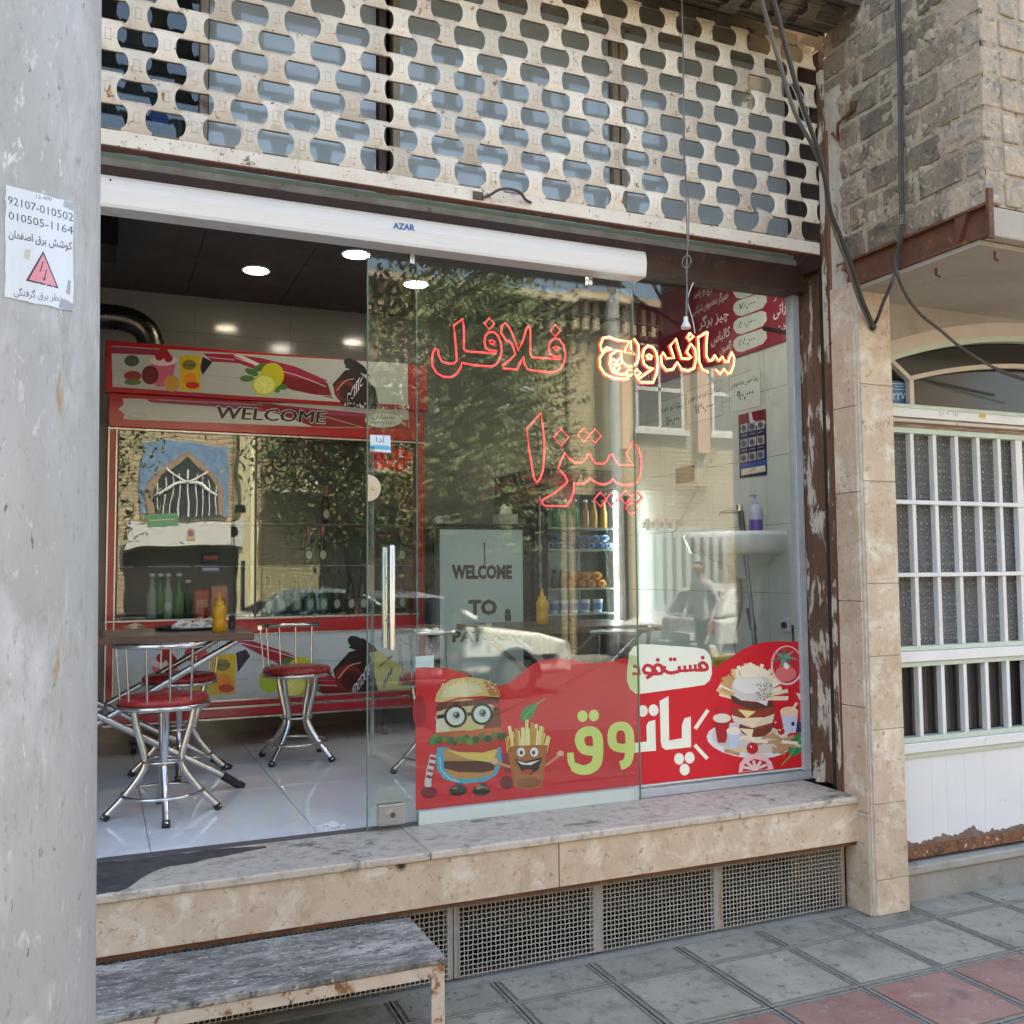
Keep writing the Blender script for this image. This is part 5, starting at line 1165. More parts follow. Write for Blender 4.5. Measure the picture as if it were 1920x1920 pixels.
def lying(row, us, zz, m, capm, what, grp, r=.024):
    for k, u in enumerate(us):
        p = FY(u, 1000, BFY+.06); t = thing('lying_bottle', f'{what}, {names[k]} one', 'bottle', (p.x, BFY+.06, zz), grp)
        MB().tube([(p.x, BFY+.09, zz+r), (p.x, BFY+.30, zz+r)], r, 12).build('body', m, t); MB().tube([(p.x, BFY+.055, zz+r), (p.x, BFY+.09, zz+r)], [.016, .016], 12).build('cap', capm, t)
lying(2, (1037, 1056, 1075, 1094, 1113, 1130, 1146), shz[2]+.001, mats3[3][0], capb, 'water bottle with blue cap lying low on the second shelf', 'water bottles lying in the black fridge')
lying(2, (1046, 1066, 1086, 1105, 1122, 1138), shz[2]+.05, mats3[3][0], capb, 'water bottle with blue cap lying on top on the second shelf', 'water bottles lying in the black fridge')
lying(1, (1075, 1094, 1113, 1132), shz[1]+.001, mats3[2][0], mats3[1][0], 'orange bottle lying low on the third shelf', 'orange bottles lying in the black fridge', .028)
lying(1, (1082, 1103, 1124), shz[1]+.055, mats3[2][0], mats3[1][0], 'orange bottle lying on top on the third shelf', 'orange bottles lying in the black fridge', .028)
small_bottles(1, (1038, 1054), .12, .024, [(gdark, 'dark')], 'small bottle at the left of the third fridge shelf', 'dark small bottles in the black fridge', BLACK)
for k, u in enumerate((1042, 1060, 1079, 1100, 1124)):
    p = FY(u, 1150, BFY+.06); t = thing('yogurt_cup', f'white and blue drink cup on the bottom shelf, {names[k]} from the left', 'cup', (p.x, BFY+.08, shz[0]), 'white and blue cups in the black fridge')
    MB().lathe([(.025, 0), (.033, .085), (.034, .09)], (p.x, BFY+.08, shz[0]+.001), 14).build('cup', mat('white_cup', (.6, .68, .74), .4), t)
    MB().lathe([(.0285, .02), (.0325, .065)], (p.x, BFY+.08, shz[0]+.002), 14).build('band', mat('cup_blue', (.08, .2, .5), .4), t)

# ------------------------------------------------------------------ right wall: menu boards, poster, boxes, basin
mn = thing('menu_board', 'dark red menu board with white oval prices high on the tiled wall', 'menu board', (RX, 4.9, 3.0))
c = [FX(1500, 622, RX-.01), FX(1187, 742, RX-.01)]
y0, y1 = 4.02, FX(1187, 740, RX-.01).y; zb_ = (FX(1490, 624, RX-.01).z+FX(1187, 742, RX-.01).z)/2
MB().box((RX-.012, y0, zb_), (RX-.002, y1, CZ-.01)).build('board', mat('maroon_board', (.27, .022, .05), .35), mn)
A = Art(lambda u, v, L: FX(u, v, RX-.0125-L*.0008)); J = lambda u, v: (1120+u/3.84, 480+v/3.84)
oc = lin(200, 212, 206); tw = lin(238, 238, 234)
for k, (v, pr) in enumerate(((245, '۷۰,۰۰۰'), (370, '۷۰,۰۰۰'), (500, '۵۰,۰۰۰'), (630, '۵۵,۰۰۰'))):
    A.poly([J(1010, v-48), J(1180, v-105), J(1215, v-95), J(1222, v-40), J(1190, v+5), J(1040, v+62), J(1000, v+55), J(978, v+20), J(982, v-20)], oc, 0)
    A.text(pr, J(1020, v+25), J(1135, v-18), 13, lin(30, 30, 30), 1, bold=.01)
for s, a, b_, h in (('پنیر قارچ و پنیر', (690, 300), (930, 200), 14), ('همبرگر مخصوص شرکتی', (690, 420), (945, 300), 14), ('چیز برگر', (730, 520), (945, 440), 17), ('کالباس', (820, 640), (955, 570), 17), ('ژامبون', (880, 700), (965, 660), 15),
                    ('دبـر', (1270, 310), (1410, 240), 17), ('کاراتی', (1268, 440), (1405, 370), 19), ('ساخت', (1290, 560), (1410, 500), 17), ('مرغ', (300, 600), (440, 540), 14), ('فلافل', (290, 945), (430, 880), 13)):
    A.text(shape_fa(s), J(*a), J(*b_), h, tw, 1, bold=.012)
A.poly([J(1190, 505), J(1400, 540), J(1400, 575), J(1192, 538)], lin(26, 24, 24), 2)
A.build('menu_lettering', mn)
# price sheets below
for k, (quad, name_, pr, lb) in enumerate(((((950, 875), (1172, 805), (1178, 1080), (952, 1130)), 'پیتزا مینی مخصوص', '۹۰,۰۰۰', 'right one'), (((640, 975), (895, 893), (900, 1145), (645, 1215)), 'پیتزا تک نفره مخصوص', '۱۳۰,۰۰۰', 'middle one'), (((450, 1050), (630, 1000), (638, 1220), (455, 1262)), 'پیتزا دو نفره', '۱۶۰,۰۰۰', 'left one'))):
    A = Art(lambda u, v, L: FX(u, v, RX-.002-L*.0008)); qd = [J(*p) for p in quad]
    A.poly(qd, lin(205, 216, 211), 0); A.line(qd+[qd[0]], .8, lin(70, 75, 72), 1)
    (ax, ay), (bx, by) = quad[0], quad[1]; w0 = bx-ax; dy = by-ay
    A.text(shape_fa(name_), J(ax+.06*w0, ay+78+.06*dy), J(bx-.06*w0, by+78-.06*dy), 11, lin(30, 32, 32), 1, bold=.01)
    A.text(pr, J(ax+.25*w0, ay+185+.25*dy), J(bx-.22*w0, by+185-.22*dy), 17, lin(24, 26, 26), 1, bold=.02)
    o = A.build('price_sheet', None); tag(o, f'pale price sheet with large Persian numbers under the menu board, {lb} of three', 'price sheet', 'price sheets on the right wall')
# poster
ps = Art(lambda u, v, L: FX(u, v, RX-.004-L*.0008)); navy = lin(38, 34, 84)
ps.poly([J(1015, 1145), J(1212, 1100), J(1222, 1575), J(1025, 1600)], navy, 0); ps.poly([J(1015, 1145), J(1212, 1100), J(1214, 1190), J(1018, 1232)], lin(120, 30, 55), 1)
ps.poly([J(1090, 1130), J(1110, 1125), J(1120, 1180), J(1160, 1200), J(1210, 1190), J(1212, 1205), J(1130, 1222), J(1095, 1190)], lin(215, 215, 220), 2)
for i in range(3):
    for j in range(3):
        u, v = 1030+60*i, 1215+(-12*i)+ (0, 110, 215)[j]
        ps.poly([J(u, v), J(u+52, v-12), J(u+52, v+48), J(u, v+62)], lin(*[(176, 178, 186), (150, 165, 190), (190, 186, 180)][(i+j) % 3]), 2)
        ps.ell(*J(u+24, v+26), 5, 6, lin(90, 90, 110), 3); ps.line([J(u+8, v+80), J(u+46, v+70)], 1, lin(200, 200, 215), 2)
ps.poly([J(1028, 1500), J(1220, 1465), J(1222, 1500), J(1030, 1530)], lin(50, 90, 170), 2)
ps.poly([J(1035, 1535), J(1208, 1505), J(1212, 1550), J(1037, 1580)], lin(222, 218, 200), 3); ps.text(shape_fa('تلفن'), J(1095, 1545), J(1145, 1537), 5, lin(50, 50, 60), 4, bold=.02)
tag(ps.build('poster', None), 'navy and red instruction poster with nine small pictures on the tiled wall', 'poster')
def wallbox(name, label, cat, u0, v0, u1, v1, d, m, m2=None):
    a, b_ = FX(u0, v0, RX-d), FX(u1, v1, RX-d); ya, yb = sorted((a.y, b_.y)); za, zb2 = sorted((a.z, b_.z))
    t = thing(name, label, cat, (RX, (ya+yb)/2, (za+zb2)/2)); MB().box((RX-d, ya, za), (RX-.001, yb, zb2)).build('case', m, t, bevel=.004)
    if m2: MB().box((RX-d-.004, ya+.03, za+.035), (RX-d+.001, yb-.015, zb2-.03)).build('door_pane', m2, t)
wallbox('meter_box', 'white electric box with a dark window on the tiled wall', 'electric box', 1266, 918, 1307, 862, .07, mat('off_white_box', (.55, .57, .52), .4), mat('smoked_window', (.06, .055, .045), .1))
wallbox('intercom', 'small black box high on the wall near the window frame', 'wall box', 1480, 878, 1494, 850, .03, BLACK)
for k, u in enumerate((1208, 1226, 1243, 1258)):
    q = FX(u, 984, RX-.01); t = thing('wall_socket', f'white wall socket in the row beside the basin, {names[k]} from the left', 'socket', q, 'row of white sockets')
    MB().box((RX-.018, q.y-.037, q.z-.04), (RX-.001, q.y+.037, q.z+.04)).build('plate', WHITE, t, bevel=.004); MB().tube([(RX-.018, q.y, q.z), (RX-.024, q.y, q.z)], .022, 14).build('insert', mat('grey_insert', (.35, .37, .37), .4), t)
q = FX(1474, 1172, RX-.01); t = thing('wall_socket', 'single white socket low on the wall near the window corner', 'socket', q); MB().box((RX-.018, q.y-.03, q.z-.035), (RX-.001, q.y+.03, q.z+.035)).build('plate', WHITE, t, bevel=.004); MB().tube([(RX-.018, q.y, q.z), (RX-.03, q.y, q.z)], .018, 12).build('insert', STEELD, t)
# wash basin
zs_ = FX(1385, 1000, RX).z; bz1 = 1.755; bz0 = 1.60; by0, by1 = 4.15, 4.74
ba = thing('wash_basin', 'white ceramic wash basin on the tiled wall behind the window', 'basin', (RX-.2, 4.5, bz0))
b = MB(); n = 20; ringv = []
def brr(s, z, inner=0):
    out = []
    for k in range(n+1):
        t = pi*k/n; out.append((RX-.002-(.40*s-inner)*sin(t)**.6 if 0 < k < n else RX-.002, (by0+by1)/2-((by1-by0)/2*s-inner)*cos(t), z))
    return out
rings = [brr(.22, bz0-.10), brr(.34, bz0-.03), brr(.80, bz0+.03), brr(.93, bz0+.045), brr(.97, bz1-.055), brr(1, bz1-.03), brr(1, bz1), brr(1, bz1, .03), brr(.9, bz1-.05, .04), brr(.5, bz1-.10, .04)]
vs = [p for r_ in rings for p in r_]; m = n+1
b.add(vs, [(i*m+k, i*m+k+1, (i+1)*m+k+1, (i+1)*m+k) for i in range(len(rings)-1) for k in range(n)], 0, True); b.build('bowl', CERAM, ba)
q = V((RX-.07, 4.47, bz1)); b = MB(); b.tube(smooth_path([q, q+V((0, 0, .09)), q+V((-.04, .01, .12)), q+V((-.12, .03, .11))], 4), .013, 10); b.tube([q+V((0, 0, .1)), q+V((.0, .0, .16))], .02, 10); b.build('tap', CHROME, ba)
b = MB(); b.tube([(RX-.15, 4.55, bz0-.05), (RX-.15, 4.55, bz0-.2), (RX-.03, 4.56, bz0-.24)], .02, 10); b.build('drain_pipe', WHITE, ba)
MB().tube(smooth_path([V((RX-.08, 4.48, bz0-.02)), V((RX-.05, 4.50, 1.35)), V((RX-.06, 4.56, 1.1)), V((RX-.04, 4.40, .95)), V((RX-.05, 4.15, .8))], 6), .007, 6).build('hose', mat('grey_hose', (.2, .2, .2), .5), ba)
q = FX(1417, 992, RX-.10); q = V((RX-.10, q.y, bz1))
t = thing('soap_bottle', 'pump soap bottle with purple base on the wash basin', 'soap bottle', q)
MB().lathe([(.036, 0), (.038, .01), (.038, .065)], q, 16).build('base', mat('purple_plastic', (.12, .06, .35), .35), t); MB().lathe([(.038, .065), (.040, .10), (.034, .135), (.014, .15)], q, 16).build('body', mat('lilac_soap', (.42, .45, .6), .2), t)
b = MB(); b.lathe([(.014, .148), (.015, .17), (.005, .175), (.005, .195)], q, 10); b.bar(q+V((.01, 0, .197)), q+V((-.035, 0, .197)), .012, .008); b.build('pump', mat('lilac_cap', (.4, .36, .62), .4), t)
# poles leaning in the corner
def stick(label, pts, x, r, m, m2, name='mop_handle'):
    P = [FX(u, v, x) for u, v in pts]; t = thing(name, label, 'mop handle', P[-1])
    MB().tube(P, r, 10).build('shaft', m, t); d = (P[0]-P[1]).normalized(); MB().tube([P[0]+d*.0, P[0]-d*.12], r*1.35, 10).build('grip', m2, t)
gp = mat('grey_painted_tube', (.16, .19, .23), .35, .3)
stick('grey mop handle with black grip leaning in front of the basin', [(1389, 958), (1400, 1060), (1408, 1135), (1415, 1215), (1420, 1300)], RX-.2, .012, gp, BLACK)
stick('grey tube with dark cap standing lower beside the mop handle', [(1405, 1140), (1412, 1180), (1418, 1220), (1424, 1300)], RX-.16, .013, gp, BLACK)
stick('short black handle sticking up at the window corner', [(1490, 1172), (1492, 1204), (1494, 1240), (1497, 1300)], RX-.06, .013, BLACK, BLACK)
cr8 = thing('yellow_crate', 'yellow plastic crate standing behind the banner', 'crate', FX(1350, 1240, RX-.3)); q = FX(1355, 1225, RX-.35)
b = MB(); z1 = q.z; y0 = q.y-.25
for z in (z1-.03, z1-.1, z1-.17, z1-.24):
    b.box((RX-.62, y0, z-.022), (RX-.60, y0+.45, z+.022)); b.box((RX-.30, y0, z-.022), (RX-.28, y0+.45, z+.022)); b.box((RX-.60, y0, z-.022), (RX-.30, y0+.02, z+.022)); b.box((RX-.60, y0+.43, z-.022), (RX-.30, y0+.45, z+.022))
for x in (RX-.62, RX-.45, RX-.30): b.box((x, y0-.004, z1-.7), (x+.03, y0+.026, z1)); b.box((x, y0+.424, z1-.7), (x+.03, y0+.454, z1))
b.build('crate_shell', mat('yellow_crate_plastic', (.55, .42, .02), .4), cr8)
# ------------------------------------------------------------------ neighbour house: brick bay over the white gate
nb = thing('neighbour_house', 'old brick house with a projecting bay above its white gate', 'building', (4.5, 3.4, 0))
BX, BF, BZ = 3.2, 2.655, 2.855
def rough_wall(name, o, du, dv, nu, nv, amp, m, parent, seed, depth):
    """lumpy mortar sheet with real thickness: o origin, du/dv full edge vectors, depth towards the inside"""
    o, du, dv, depth = V(o), V(du), V(dv), V(depth); vs, fs = [], []; nrm = -depth.normalized()
    for j in range(nv+1):
        for i in range(nu+1):
            p = o+du*(i/nu)+dv*(j/nv); e = 1 if 0 < i < nu and 0 < j < nv else 0
            h_ = noise.noise(V((p.x*5+seed, p.y*5, p.z*11)))*.9+noise.noise(p*24)*.5+noise.noise(p*60)*.3
            vs.append(p+nrm*amp*h_)
    for j in range(nv):
        for i in range(nu): k = j*(nu+1)+i; fs.append((k, k+1, k+nu+2, k+nu+1))
    b = MB(); b.add(vs, fs, 0, False); k = len(vs)
    q = [o, o+du, o+du+dv, o+dv]; q = q+[p+depth for p in q]
    b.add([p+depth*.05 for p in q[:4]]+[p+depth for p in q[:4]], [(4,5,6,7), (0,1,5,4), (1,2,6,5), (2,3,7,6), (3,0,4,7)])
    return b.build(name, m, parent, fix=False)
H2 = 1.9
rough_wall('mortar', (BX+.0095, 3.56, BZ+.13), (0, -(3.56-BF-.012), 0), (0, 0, H2-.1), 110, 200, .014, MORT, nb, 3, (.3, 0, 0))
rough_wall('mortar', (BX+.012, BF+.012, BZ+.13), (2.8, 0, 0), (0, 0, H2-.1), 200, 140, .013, MORT, nb, 8, (0, .3, 0))
MB().box((BX+.05, BF+.05, BZ+.02), (6.5, 3.55, 6.3)).build('bay_core', BRICKL, nb)
MB().box((3.62, 3.56, 3.3), (6.5, 9, 6.3)).build('upper_wall', BRICKL, nb)
rb = random.Random(21)
def brick(c, axis, ln, ht, dp, m):
    j = lambda s=.004: rb.uniform(-s, s); vs = []
    for a in (-1, 1):
        for b_ in (-1, 1):
            for c_ in (-1, 1):
                l, w2, h_ = a*ln/2, b_*dp/2, c_*ht/2
                vs.append(V((l, w2, h_)) if axis == 'x' else V((w2, l, h_)))
    vs = [v+V((j(.0025) if axis != 'y' else 0, j(.0025) if axis != 'x' else 0, j(.0035))) for v in vs]
    b = MB(); b.add(vs, [(0, 1, 3, 2), (4, 6, 7, 5), (0, 4, 5, 1), (2, 3, 7, 6), (0, 2, 6, 4), (1, 5, 7, 3)])
    o = b.build('brick', m, nb, bevel=.006, seg=2); o.location = c; o.rotation_euler = (j(.01), j(.01), j(.012)); return o
CH = .1325
for row in range(13):
    z = BZ+.14+CH*row+.055
    y = BF+.004+(0 if row % 2 else 0); first = True
    while y < 3.54:
        L_ = (.10 if row % 2 else .205) if first else rb.uniform(.185, .235)
        y1 = min(y+L_, 3.56)
        if y1-y > .05: brick((BX+.055, (y+y1)/2, z), 'y', y1-y-.012, .112, .10, BRICKL if first else BRICK)
        y = y1+.014; first = False
    x = BX+.008; first = True
    while x < 4.6:
        L_ = (.20 if row % 2 else .10) if first else rb.uniform(.185, .225)
        brick((x+L_/2+(.004 if not first else .1), BF+.055, z), 'x', L_-.012, .112, .10, BRICKL) if not first else brick((x+L_/2+.1, BF+.054, z), 'x', L_-.01, .112, .10, BRICKL)
        x += L_+.014+(.1 if first else 0); first = False
# rusty steel beam under the bay's flank
b = MB(); b.box((BX+.02, BF, BZ+.012), (BX+.035, 3.5, BZ+.125)); b.box((BX-.005, BF, BZ+.001), (BX+.06, 3.5, BZ+.012)); b.box((BX-.005, BF, BZ+.125), (BX+.06, 3.5, BZ+.135))
b.build('steel_beam', RUST, nb)
b = MB(); p = FX(1793, 470, BX-.01); b.prism([(BX+.018, p.y, BZ+.012), (BX+.018, p.y-.05, BZ+.125), (BX+.018, p.y+.01, BZ+.125)], (-.02, 0, 0)); b.box((BX-.004, BF-.008, BZ-.01), (BX+.022, BF+.006, BZ+.19)); b.build('bracket', RUST, nb)
MB().box((BX+.023, BF-.003, BZ), (6.5, BF+.05, BZ+.12)).build('fascia', PLAST, nb, bevel=.006)
MB().box((BX+.005, BF+.051, BZ-.02), (6.5, 3.56, BZ)).build('soffit', PLAST, nb)
b = MB()
for u, v in ((1755, 503), (1865, 472)): p = FZ(u, v, BZ-.02); b.tube([p, p+V((0, 0, -.03)), p+V((.02, 0, -.035))], .005, 6)
b.build('bent_nail', RUST, nb)
# wall above the gate, with the arched opening cut out
NP = 3.50
def NPt(u, v, y=NP): p = FY(u, v, y); return p
axc = 4.63
def arch(top, x0=3.41, R_=3.5, n=28):
    """shallow arc of the light over the gate: crown height top, springing at x0"""
    return [V((x, 0, top-R_+math.sqrt(R_*R_-(x-axc)**2))) for x in [x0+(2*axc-2*x0)*k/n for k in range(n+1)]]
def band(o, i_, y0, y1, m, name, parent):
    n = len(o); vs = []
    for p in o: vs += [(p.x, y0, p.z), (p.x, y1, p.z)]
    for p in i_: vs += [(p.x, y0, p.z), (p.x, y1, p.z)]
    fs = []
    for k in range(n-1):
        a, b_, c, d = 2*k, 2*k+2, 2*n+2*k, 2*n+2*k+2
        fs += [(a, b_, d, c), (a+1, c+1, d+1, b_+1), (c, d, d+1, c+1), (a, a+1, b_+1, b_)]
    fs += [(0, 2*n, 2*n+1, 1), (2*n-2, 2*n-1, 4*n-1, 4*n-2)]
    return MB().add(vs, fs, 0).build(name, m, parent)
ao = arch(2.832); am = arch(2.763); ag = arch(2.735)
topz = [V((p.x, 0, BZ-.02)) for p in ao]
band(topz, ao, NP-.02, NP+.10, PLAST, 'arch_wall', nb)
band(ao, am, NP-.008, NP+.10, PINKF, 'arch_moulding', nb)
MB().box((3.40, NP-.02, 0), (3.412, NP+.1, BZ-.02)).build('jamb_strip', PINKF, nb)
MB().box((5.86, NP-.05, 0), (6.5, NP+.2, BZ-.02)).build('side_wall', TRAV, nb)
MB().box((3.4, NP-.04, -.02), (6.5, NP+.2, .125)).build('threshold_wall', CONC, nb, bevel=.01)
MB().box((3.4, NP-.055, .125), (6.5, NP+.1, .165)).build('threshold_stone', mat('stained_threshold', (.42, .41, .38), .8, var=(.3, .28, .25), vs=8, stains=[((.2, .11, .07), 12, .6, .7)]), nb, bevel=.006)
MB().box((3.4, NP+.25, 0), (6.5, NP+.3, 3.3)).build('back_wall', DARK, nb)
# gate
gt = thing('house_gate', 'white barred house gate with patterned glass and an arched light above', 'gate', (4.3, NP, .17))
gx0, gx1 = 3.414, 5.85
zz = lambda v: FY(1692, v, NP).z
band(am, ag, NP+.0, NP+.05, MINT, 'arch_frame', gt)
ai, aj = arch(2.617, 3.645, 3.9), arch(2.594, 3.645, 3.9)
band(ai, aj, NP+.005, NP+.035, PINKF, 'inner_arch', gt)
zt0_, zt1_ = zz(765), zz(757)
b = MB(); b.bar((ai[0].x+.01, NP+.02, ai[0].z-.012), (ai[0].x+.01, NP+.02, zt1_), .028, .028); b.build('arch_post', PINKF, gt); b = MB(); b.bar((3.44, NP+.02, 2.625), (ai[0].x+.012, NP+.02, ai[0].z-.018), .03, .022); b.build('arch_brace', PINKF, gt); b = MB()
b.bar((ai[-1].x-.01, NP+.02, ai[-1].z-.012), (ai[-1].x-.01, NP+.02, zt1_), .028, .028); b.build('arch_post', PINKF, gt)
band([V((p.x, 0, p.z-.005)) for p in ag], [V((p.x, 0, zt1_)) for p in ag], NP+.055, NP+.06, TINTG, 'arch_pane', gt)
def rail(v0, v1, m, y0=NP, y1=NP+.05, name='rail'):
    z0, z1 = sorted((zz(v0), zz(v1))); return MB().box((gx0, y0, z0), (gx1, y1, z1)).build(name, m, gt, bevel=.0025)
rail(757, 765, MINT, NP-.008); rail(765.5, 782, WHITEP, NP-.015); rail(786, 791.5, PINKF, NP-.02); rail(782.5, 785.5, PINKF, NP+.002)
rail(792, 800, mat('rusty_pink_strip', (.50, .40, .34), .7, var=(.20, .10, .07), vs=16, stretch=(.6, 1, 4)), NP+.012)
rail(801, 811, MINT, NP+.0)
rail(937, 945, WHITEP, NP-.004); rail(1074, 1082, WHITEP, NP-.004)
rail(1213, 1222, MINT); rail(1222.5, 1242, WHITEP, NP-.012); rail(1242.5, 1252, MINT)
rail(1385, 1395, MINT); rail(1395.5, 1414, WHITEP, NP-.012); rail(1414.5, 1424, MINT)
MB().box((gx0, NP, zz(1590)), (gx0+.006, NP+.05, zz(801))).build('stile', MINT, gt, bevel=.002)
bx = [FY(u, 860, NP).x for u in (1714, 1755, 1796, 1837.5, 1877)]; dxb = (bx[-1]-bx[0])/4
k = 0; x = bx[0]
while x < gx1-.05:
    w_ = .0175 if k != 5 else .035
    for v0, v1 in ((937, 811), (1074, 945), (1213, 1082), (1385, 1252)):
        z0, z1 = zz(v0), zz(v1); MB().box((x-w_, NP+.004, z0), (x+w_*.35, NP+.034, z1)).build('bar', WHITEP, gt, bevel=.002)
    x += dxb*(1 if k != 4 else 1.0); k += 1
def pattern_mat():
    m = mat('patterned_pane', (.20, .205, .20), .25, var=(.15, .155, .15), vs=5, spec=.5); nt = m.node_tree; b = nt.nodes['Principled BSDF']
    ge = nt.nodes.new('ShaderNodeNewGeometry'); vo = nt.nodes.new('ShaderNodeTexVoronoi'); vo.inputs['Scale'].default_value = 30; vo.inputs['Randomness'].default_value = .15; vo.feature = 'F1'
    nt.links.new(ge.outputs['Position'], vo.inputs['Vector']); s = nt.nodes.new('ShaderNodeMath'); s.operation = 'SINE'; m2 = nt.nodes.new('ShaderNodeMath'); m2.operation = 'MULTIPLY'; m2.inputs[1].default_value = 30
    nt.links.new(vo.outputs['Distance'], m2.inputs[0]); nt.links.new(m2.outputs[0], s.inputs[0]); src = b.inputs['Base Color'].links[0].from_socket; nt.links.new(_mix(nt, _ramp(nt, s.outputs[0], .2, 1), src, (.29, .295, .29, 1)), b.inputs['Base Color']); bp = nt.nodes.new('ShaderNodeBump'); bp.inputs['Distance'].default_value = .003
    nt.links.new(s.outputs[0], bp.inputs['Height']); nt.links.new(bp.outputs[0], b.inputs['Normal']); return m
PATG = pattern_mat()
# strip of old render along the inner edge of the bay
st_ = [(3.545, 2.86), (3.545, 3.85)]; rs = random.Random(4); z = 3.85
while z > 2.88: st_.append((3.455+rs.uniform(-.022, .02), z)); z -= rs.uniform(.02, .05)
st_.append((3.45, 2.86))
MB().prism([(BX-.004, y, z) for y, z in st_], (.03, 0, 0)).build('old_render', mat('flaking_render', (.56, .51, .44), .9, var=(.38, .32, .26), vs=12, stains=[((.2, .15, .11), 18, .58, .66)], bump=.006, bs=40, stretch=(1, 1, .5)), nb)
for a, b_, mm in ((937, 811, PATG), (1074, 945, PATG), (1213, 1082, PATG), (1385, 1252, TINTG)):
    MB().box((gx0, NP+.052, zz(a)), (gx1, NP+.056, zz(b_))).build('pane', mm, gt)
xs_ = [gx0, 3.55, 3.70, 3.80, 3.92, 4.05, 4.30, 4.55, 4.8, gx1]
for x0, x1 in zip(xs_, xs_[1:]): MB().box((x0+.0005, NP+.012, zz(1598)), (x1-.0005, NP+.03, zz(1424.5))).build('sheet_panel', mat('blue_white_sheet', (.74, .77, .80), .35, var=(.68, .71, .74), vs=2, stains=[((.5, .5, .5), 30, .68, .74)]), gt)
pts = [(gx0, zz(1601))]; rr = random.Random(3); x = gx0
while x < 4.6: pts.append((x, zz(1584)+.028*noise.noise(V((x*9, 1, 1)))+.016*noise.noise(V((x*40, 5, 1)))+(.014 if 3.75 < x < 4.0 else 0))); x += .006
pts += [(4.6, zz(1601))]
MB().prism([(x, NP+.0115, z) for x, z in pts], (0, -.002, 0)).build('rust_scab', mat('rust_scab', (.16, .10, .085), .9, var=(.24, .17, .14), vs=14, bump=.004), gt)
rail(1592, 1613, mat('rusty_bottom_rail', (.13, .055, .035), .85, var=(.24, .105, .045), vs=26, stains=[((.05, .028, .022), 22, .54, .64), ((.55, .48, .4), 30, .60, .66), ((.36, .19, .09), 50, .6, .7)], bump=.003), NP-.008)
b = MB(); p = FY(1842, 781, NP-.016); b.box((p.x-.02, NP-.018, p.z-.008), (p.x+.02, NP-.0155, p.z+.012)); b.build('yellow_tag', mat('yellow_tag', (.7, .42, .04), .5), gt)
A = Art(lambda u, v, L: FY(u, v, NP-.0158)); pen = lin(90, 90, 95)
for pts in ([(1760, 776), (1763, 772), (1766, 778), (1761, 779)], [(1768, 773), (1770, 778)], [(1780, 772), (1774, 775), (1780, 778)], [(1787, 772), (1788, 779)], [(1790.5, 773), (1791.5, 780)], [(1798, 773), (1794, 777), (1795, 782)]): A.line(pts, .8, pen)
A.build('pencil_note', gt)
# number plate
hn = thing('house_number', 'small blue enamel house number plate in the corner of the arched light', 'number plate', FY(1686, 735, NP+.04))
q0, q1 = FY(1671, 754, NP+.04), FY(1702, 717, NP+.04); q0.x = max(q0.x, gx0+.001)
MB().box((q0.x, NP+.036, q0.z), (q1.x, NP+.042, q1.z)).build('plate', mat('blue_enamel', (.015, .12, .30), .35), hn)
A = Art(lambda u, v, L: FY(u, v, NP+.0352)); pw = lin(190, 210, 225)
A.text('۲۲۷', (1674, 749), (1698, 749), 13, pw, bold=.01); A.text(shape_fa('شهید سعادت'), (1673, 725), (1696, 726), 5, pw); A.line([(1673, 729), (1699, 731)], 1, pw); A.line([(1672, 719), (1700, 720)], 1, pw)
A.build('digits', hn)
# scratched numbers on the pillar
A = Art(lambda u, v, L: FY(u, v, 3.3785)); pk = lin(120, 98, 78)
for pts in ([(1608, 800), (1613, 808), (1610, 796)], [(1618, 798), (1621, 806), (1625, 797)], [(1629, 795), (1633, 799), (1629, 804), (1635, 803)], [(1640, 790), (1637, 802)], [(1646, 789), (1643, 801)], [(1650, 788), (1653, 794), (1657, 787), (1652, 800)]): A.line([(u+12, v) for u, v in pts], .9, pk)
sc_ = A.build('pencil_marks', shop)

# ------------------------------------------------------------------ cables
def cable(label, pts, r, m, n=5):
    P = smooth_path(pts, n); b = MB(); b.tube(P, r, 8); o = b.build('cable', m, None, fix=False); tag(o, label, 'cable'); return o
hole = ph
def CP(u, v, y): return FY(u, v, y)
ys = lambda t: 2.7+(3.37-2.7)*t
pl_ = [(1418, -40), (1436, 30), (1462, 120), (1490, 210), (1524, 275), (1545, 330), (1553, 390), (1568, 440), (1590, 500), (1610, 560), (1630, 606)]
cable('left strand of the thick grey cable pair running down to the hole in the pillar', [CP(u, v, ys(i/10)) for i, (u, v) in enumerate(pl_)]+[hole+V((0, .01, 0))], .0085, CABLEG)
pl2 = [(1440, -40), (1466, 60), (1496, 170), (1516, 230), (1535, 285), (1549, 345), (1557, 395), (1573, 436), (1597, 500), (1616, 560), (1636, 608)]
cable('right strand of the thick grey cable pair running down to the hole in the pillar', [CP(u, v, ys(i/10)-.012) for i, (u, v) in enumerate(pl2)]+[hole+V((0.004, .01, 0))], .0095, CABLE)
pw_ = [(1483, 150), (1478, 170), (1485, 205), (1505, 235), (1516, 215), (1509, 185), (1490, 160), (1480, 152), (1492, 178), (1512, 238), (1494, 214)]
cable('thin loop of wire tied round the grey cables', [CP(u, v, 2.98) for u, v in pw_], .0016, mat('thin_wire', (.35, .34, .33), .5))
vx = BX-.02
up = [(1684, -40), (1687, 60), (1690, 150), (1691, 260), (1692, 360), (1693, 410), (1690, 450), (1683, 490)]
UP = [FX(u, v, vx) for u, v in up]
dn = [CP(u, v, y) for u, v, y in ((1672, 530, 3.0), (1655, 570, 3.2), (1644, 600, 3.36))]
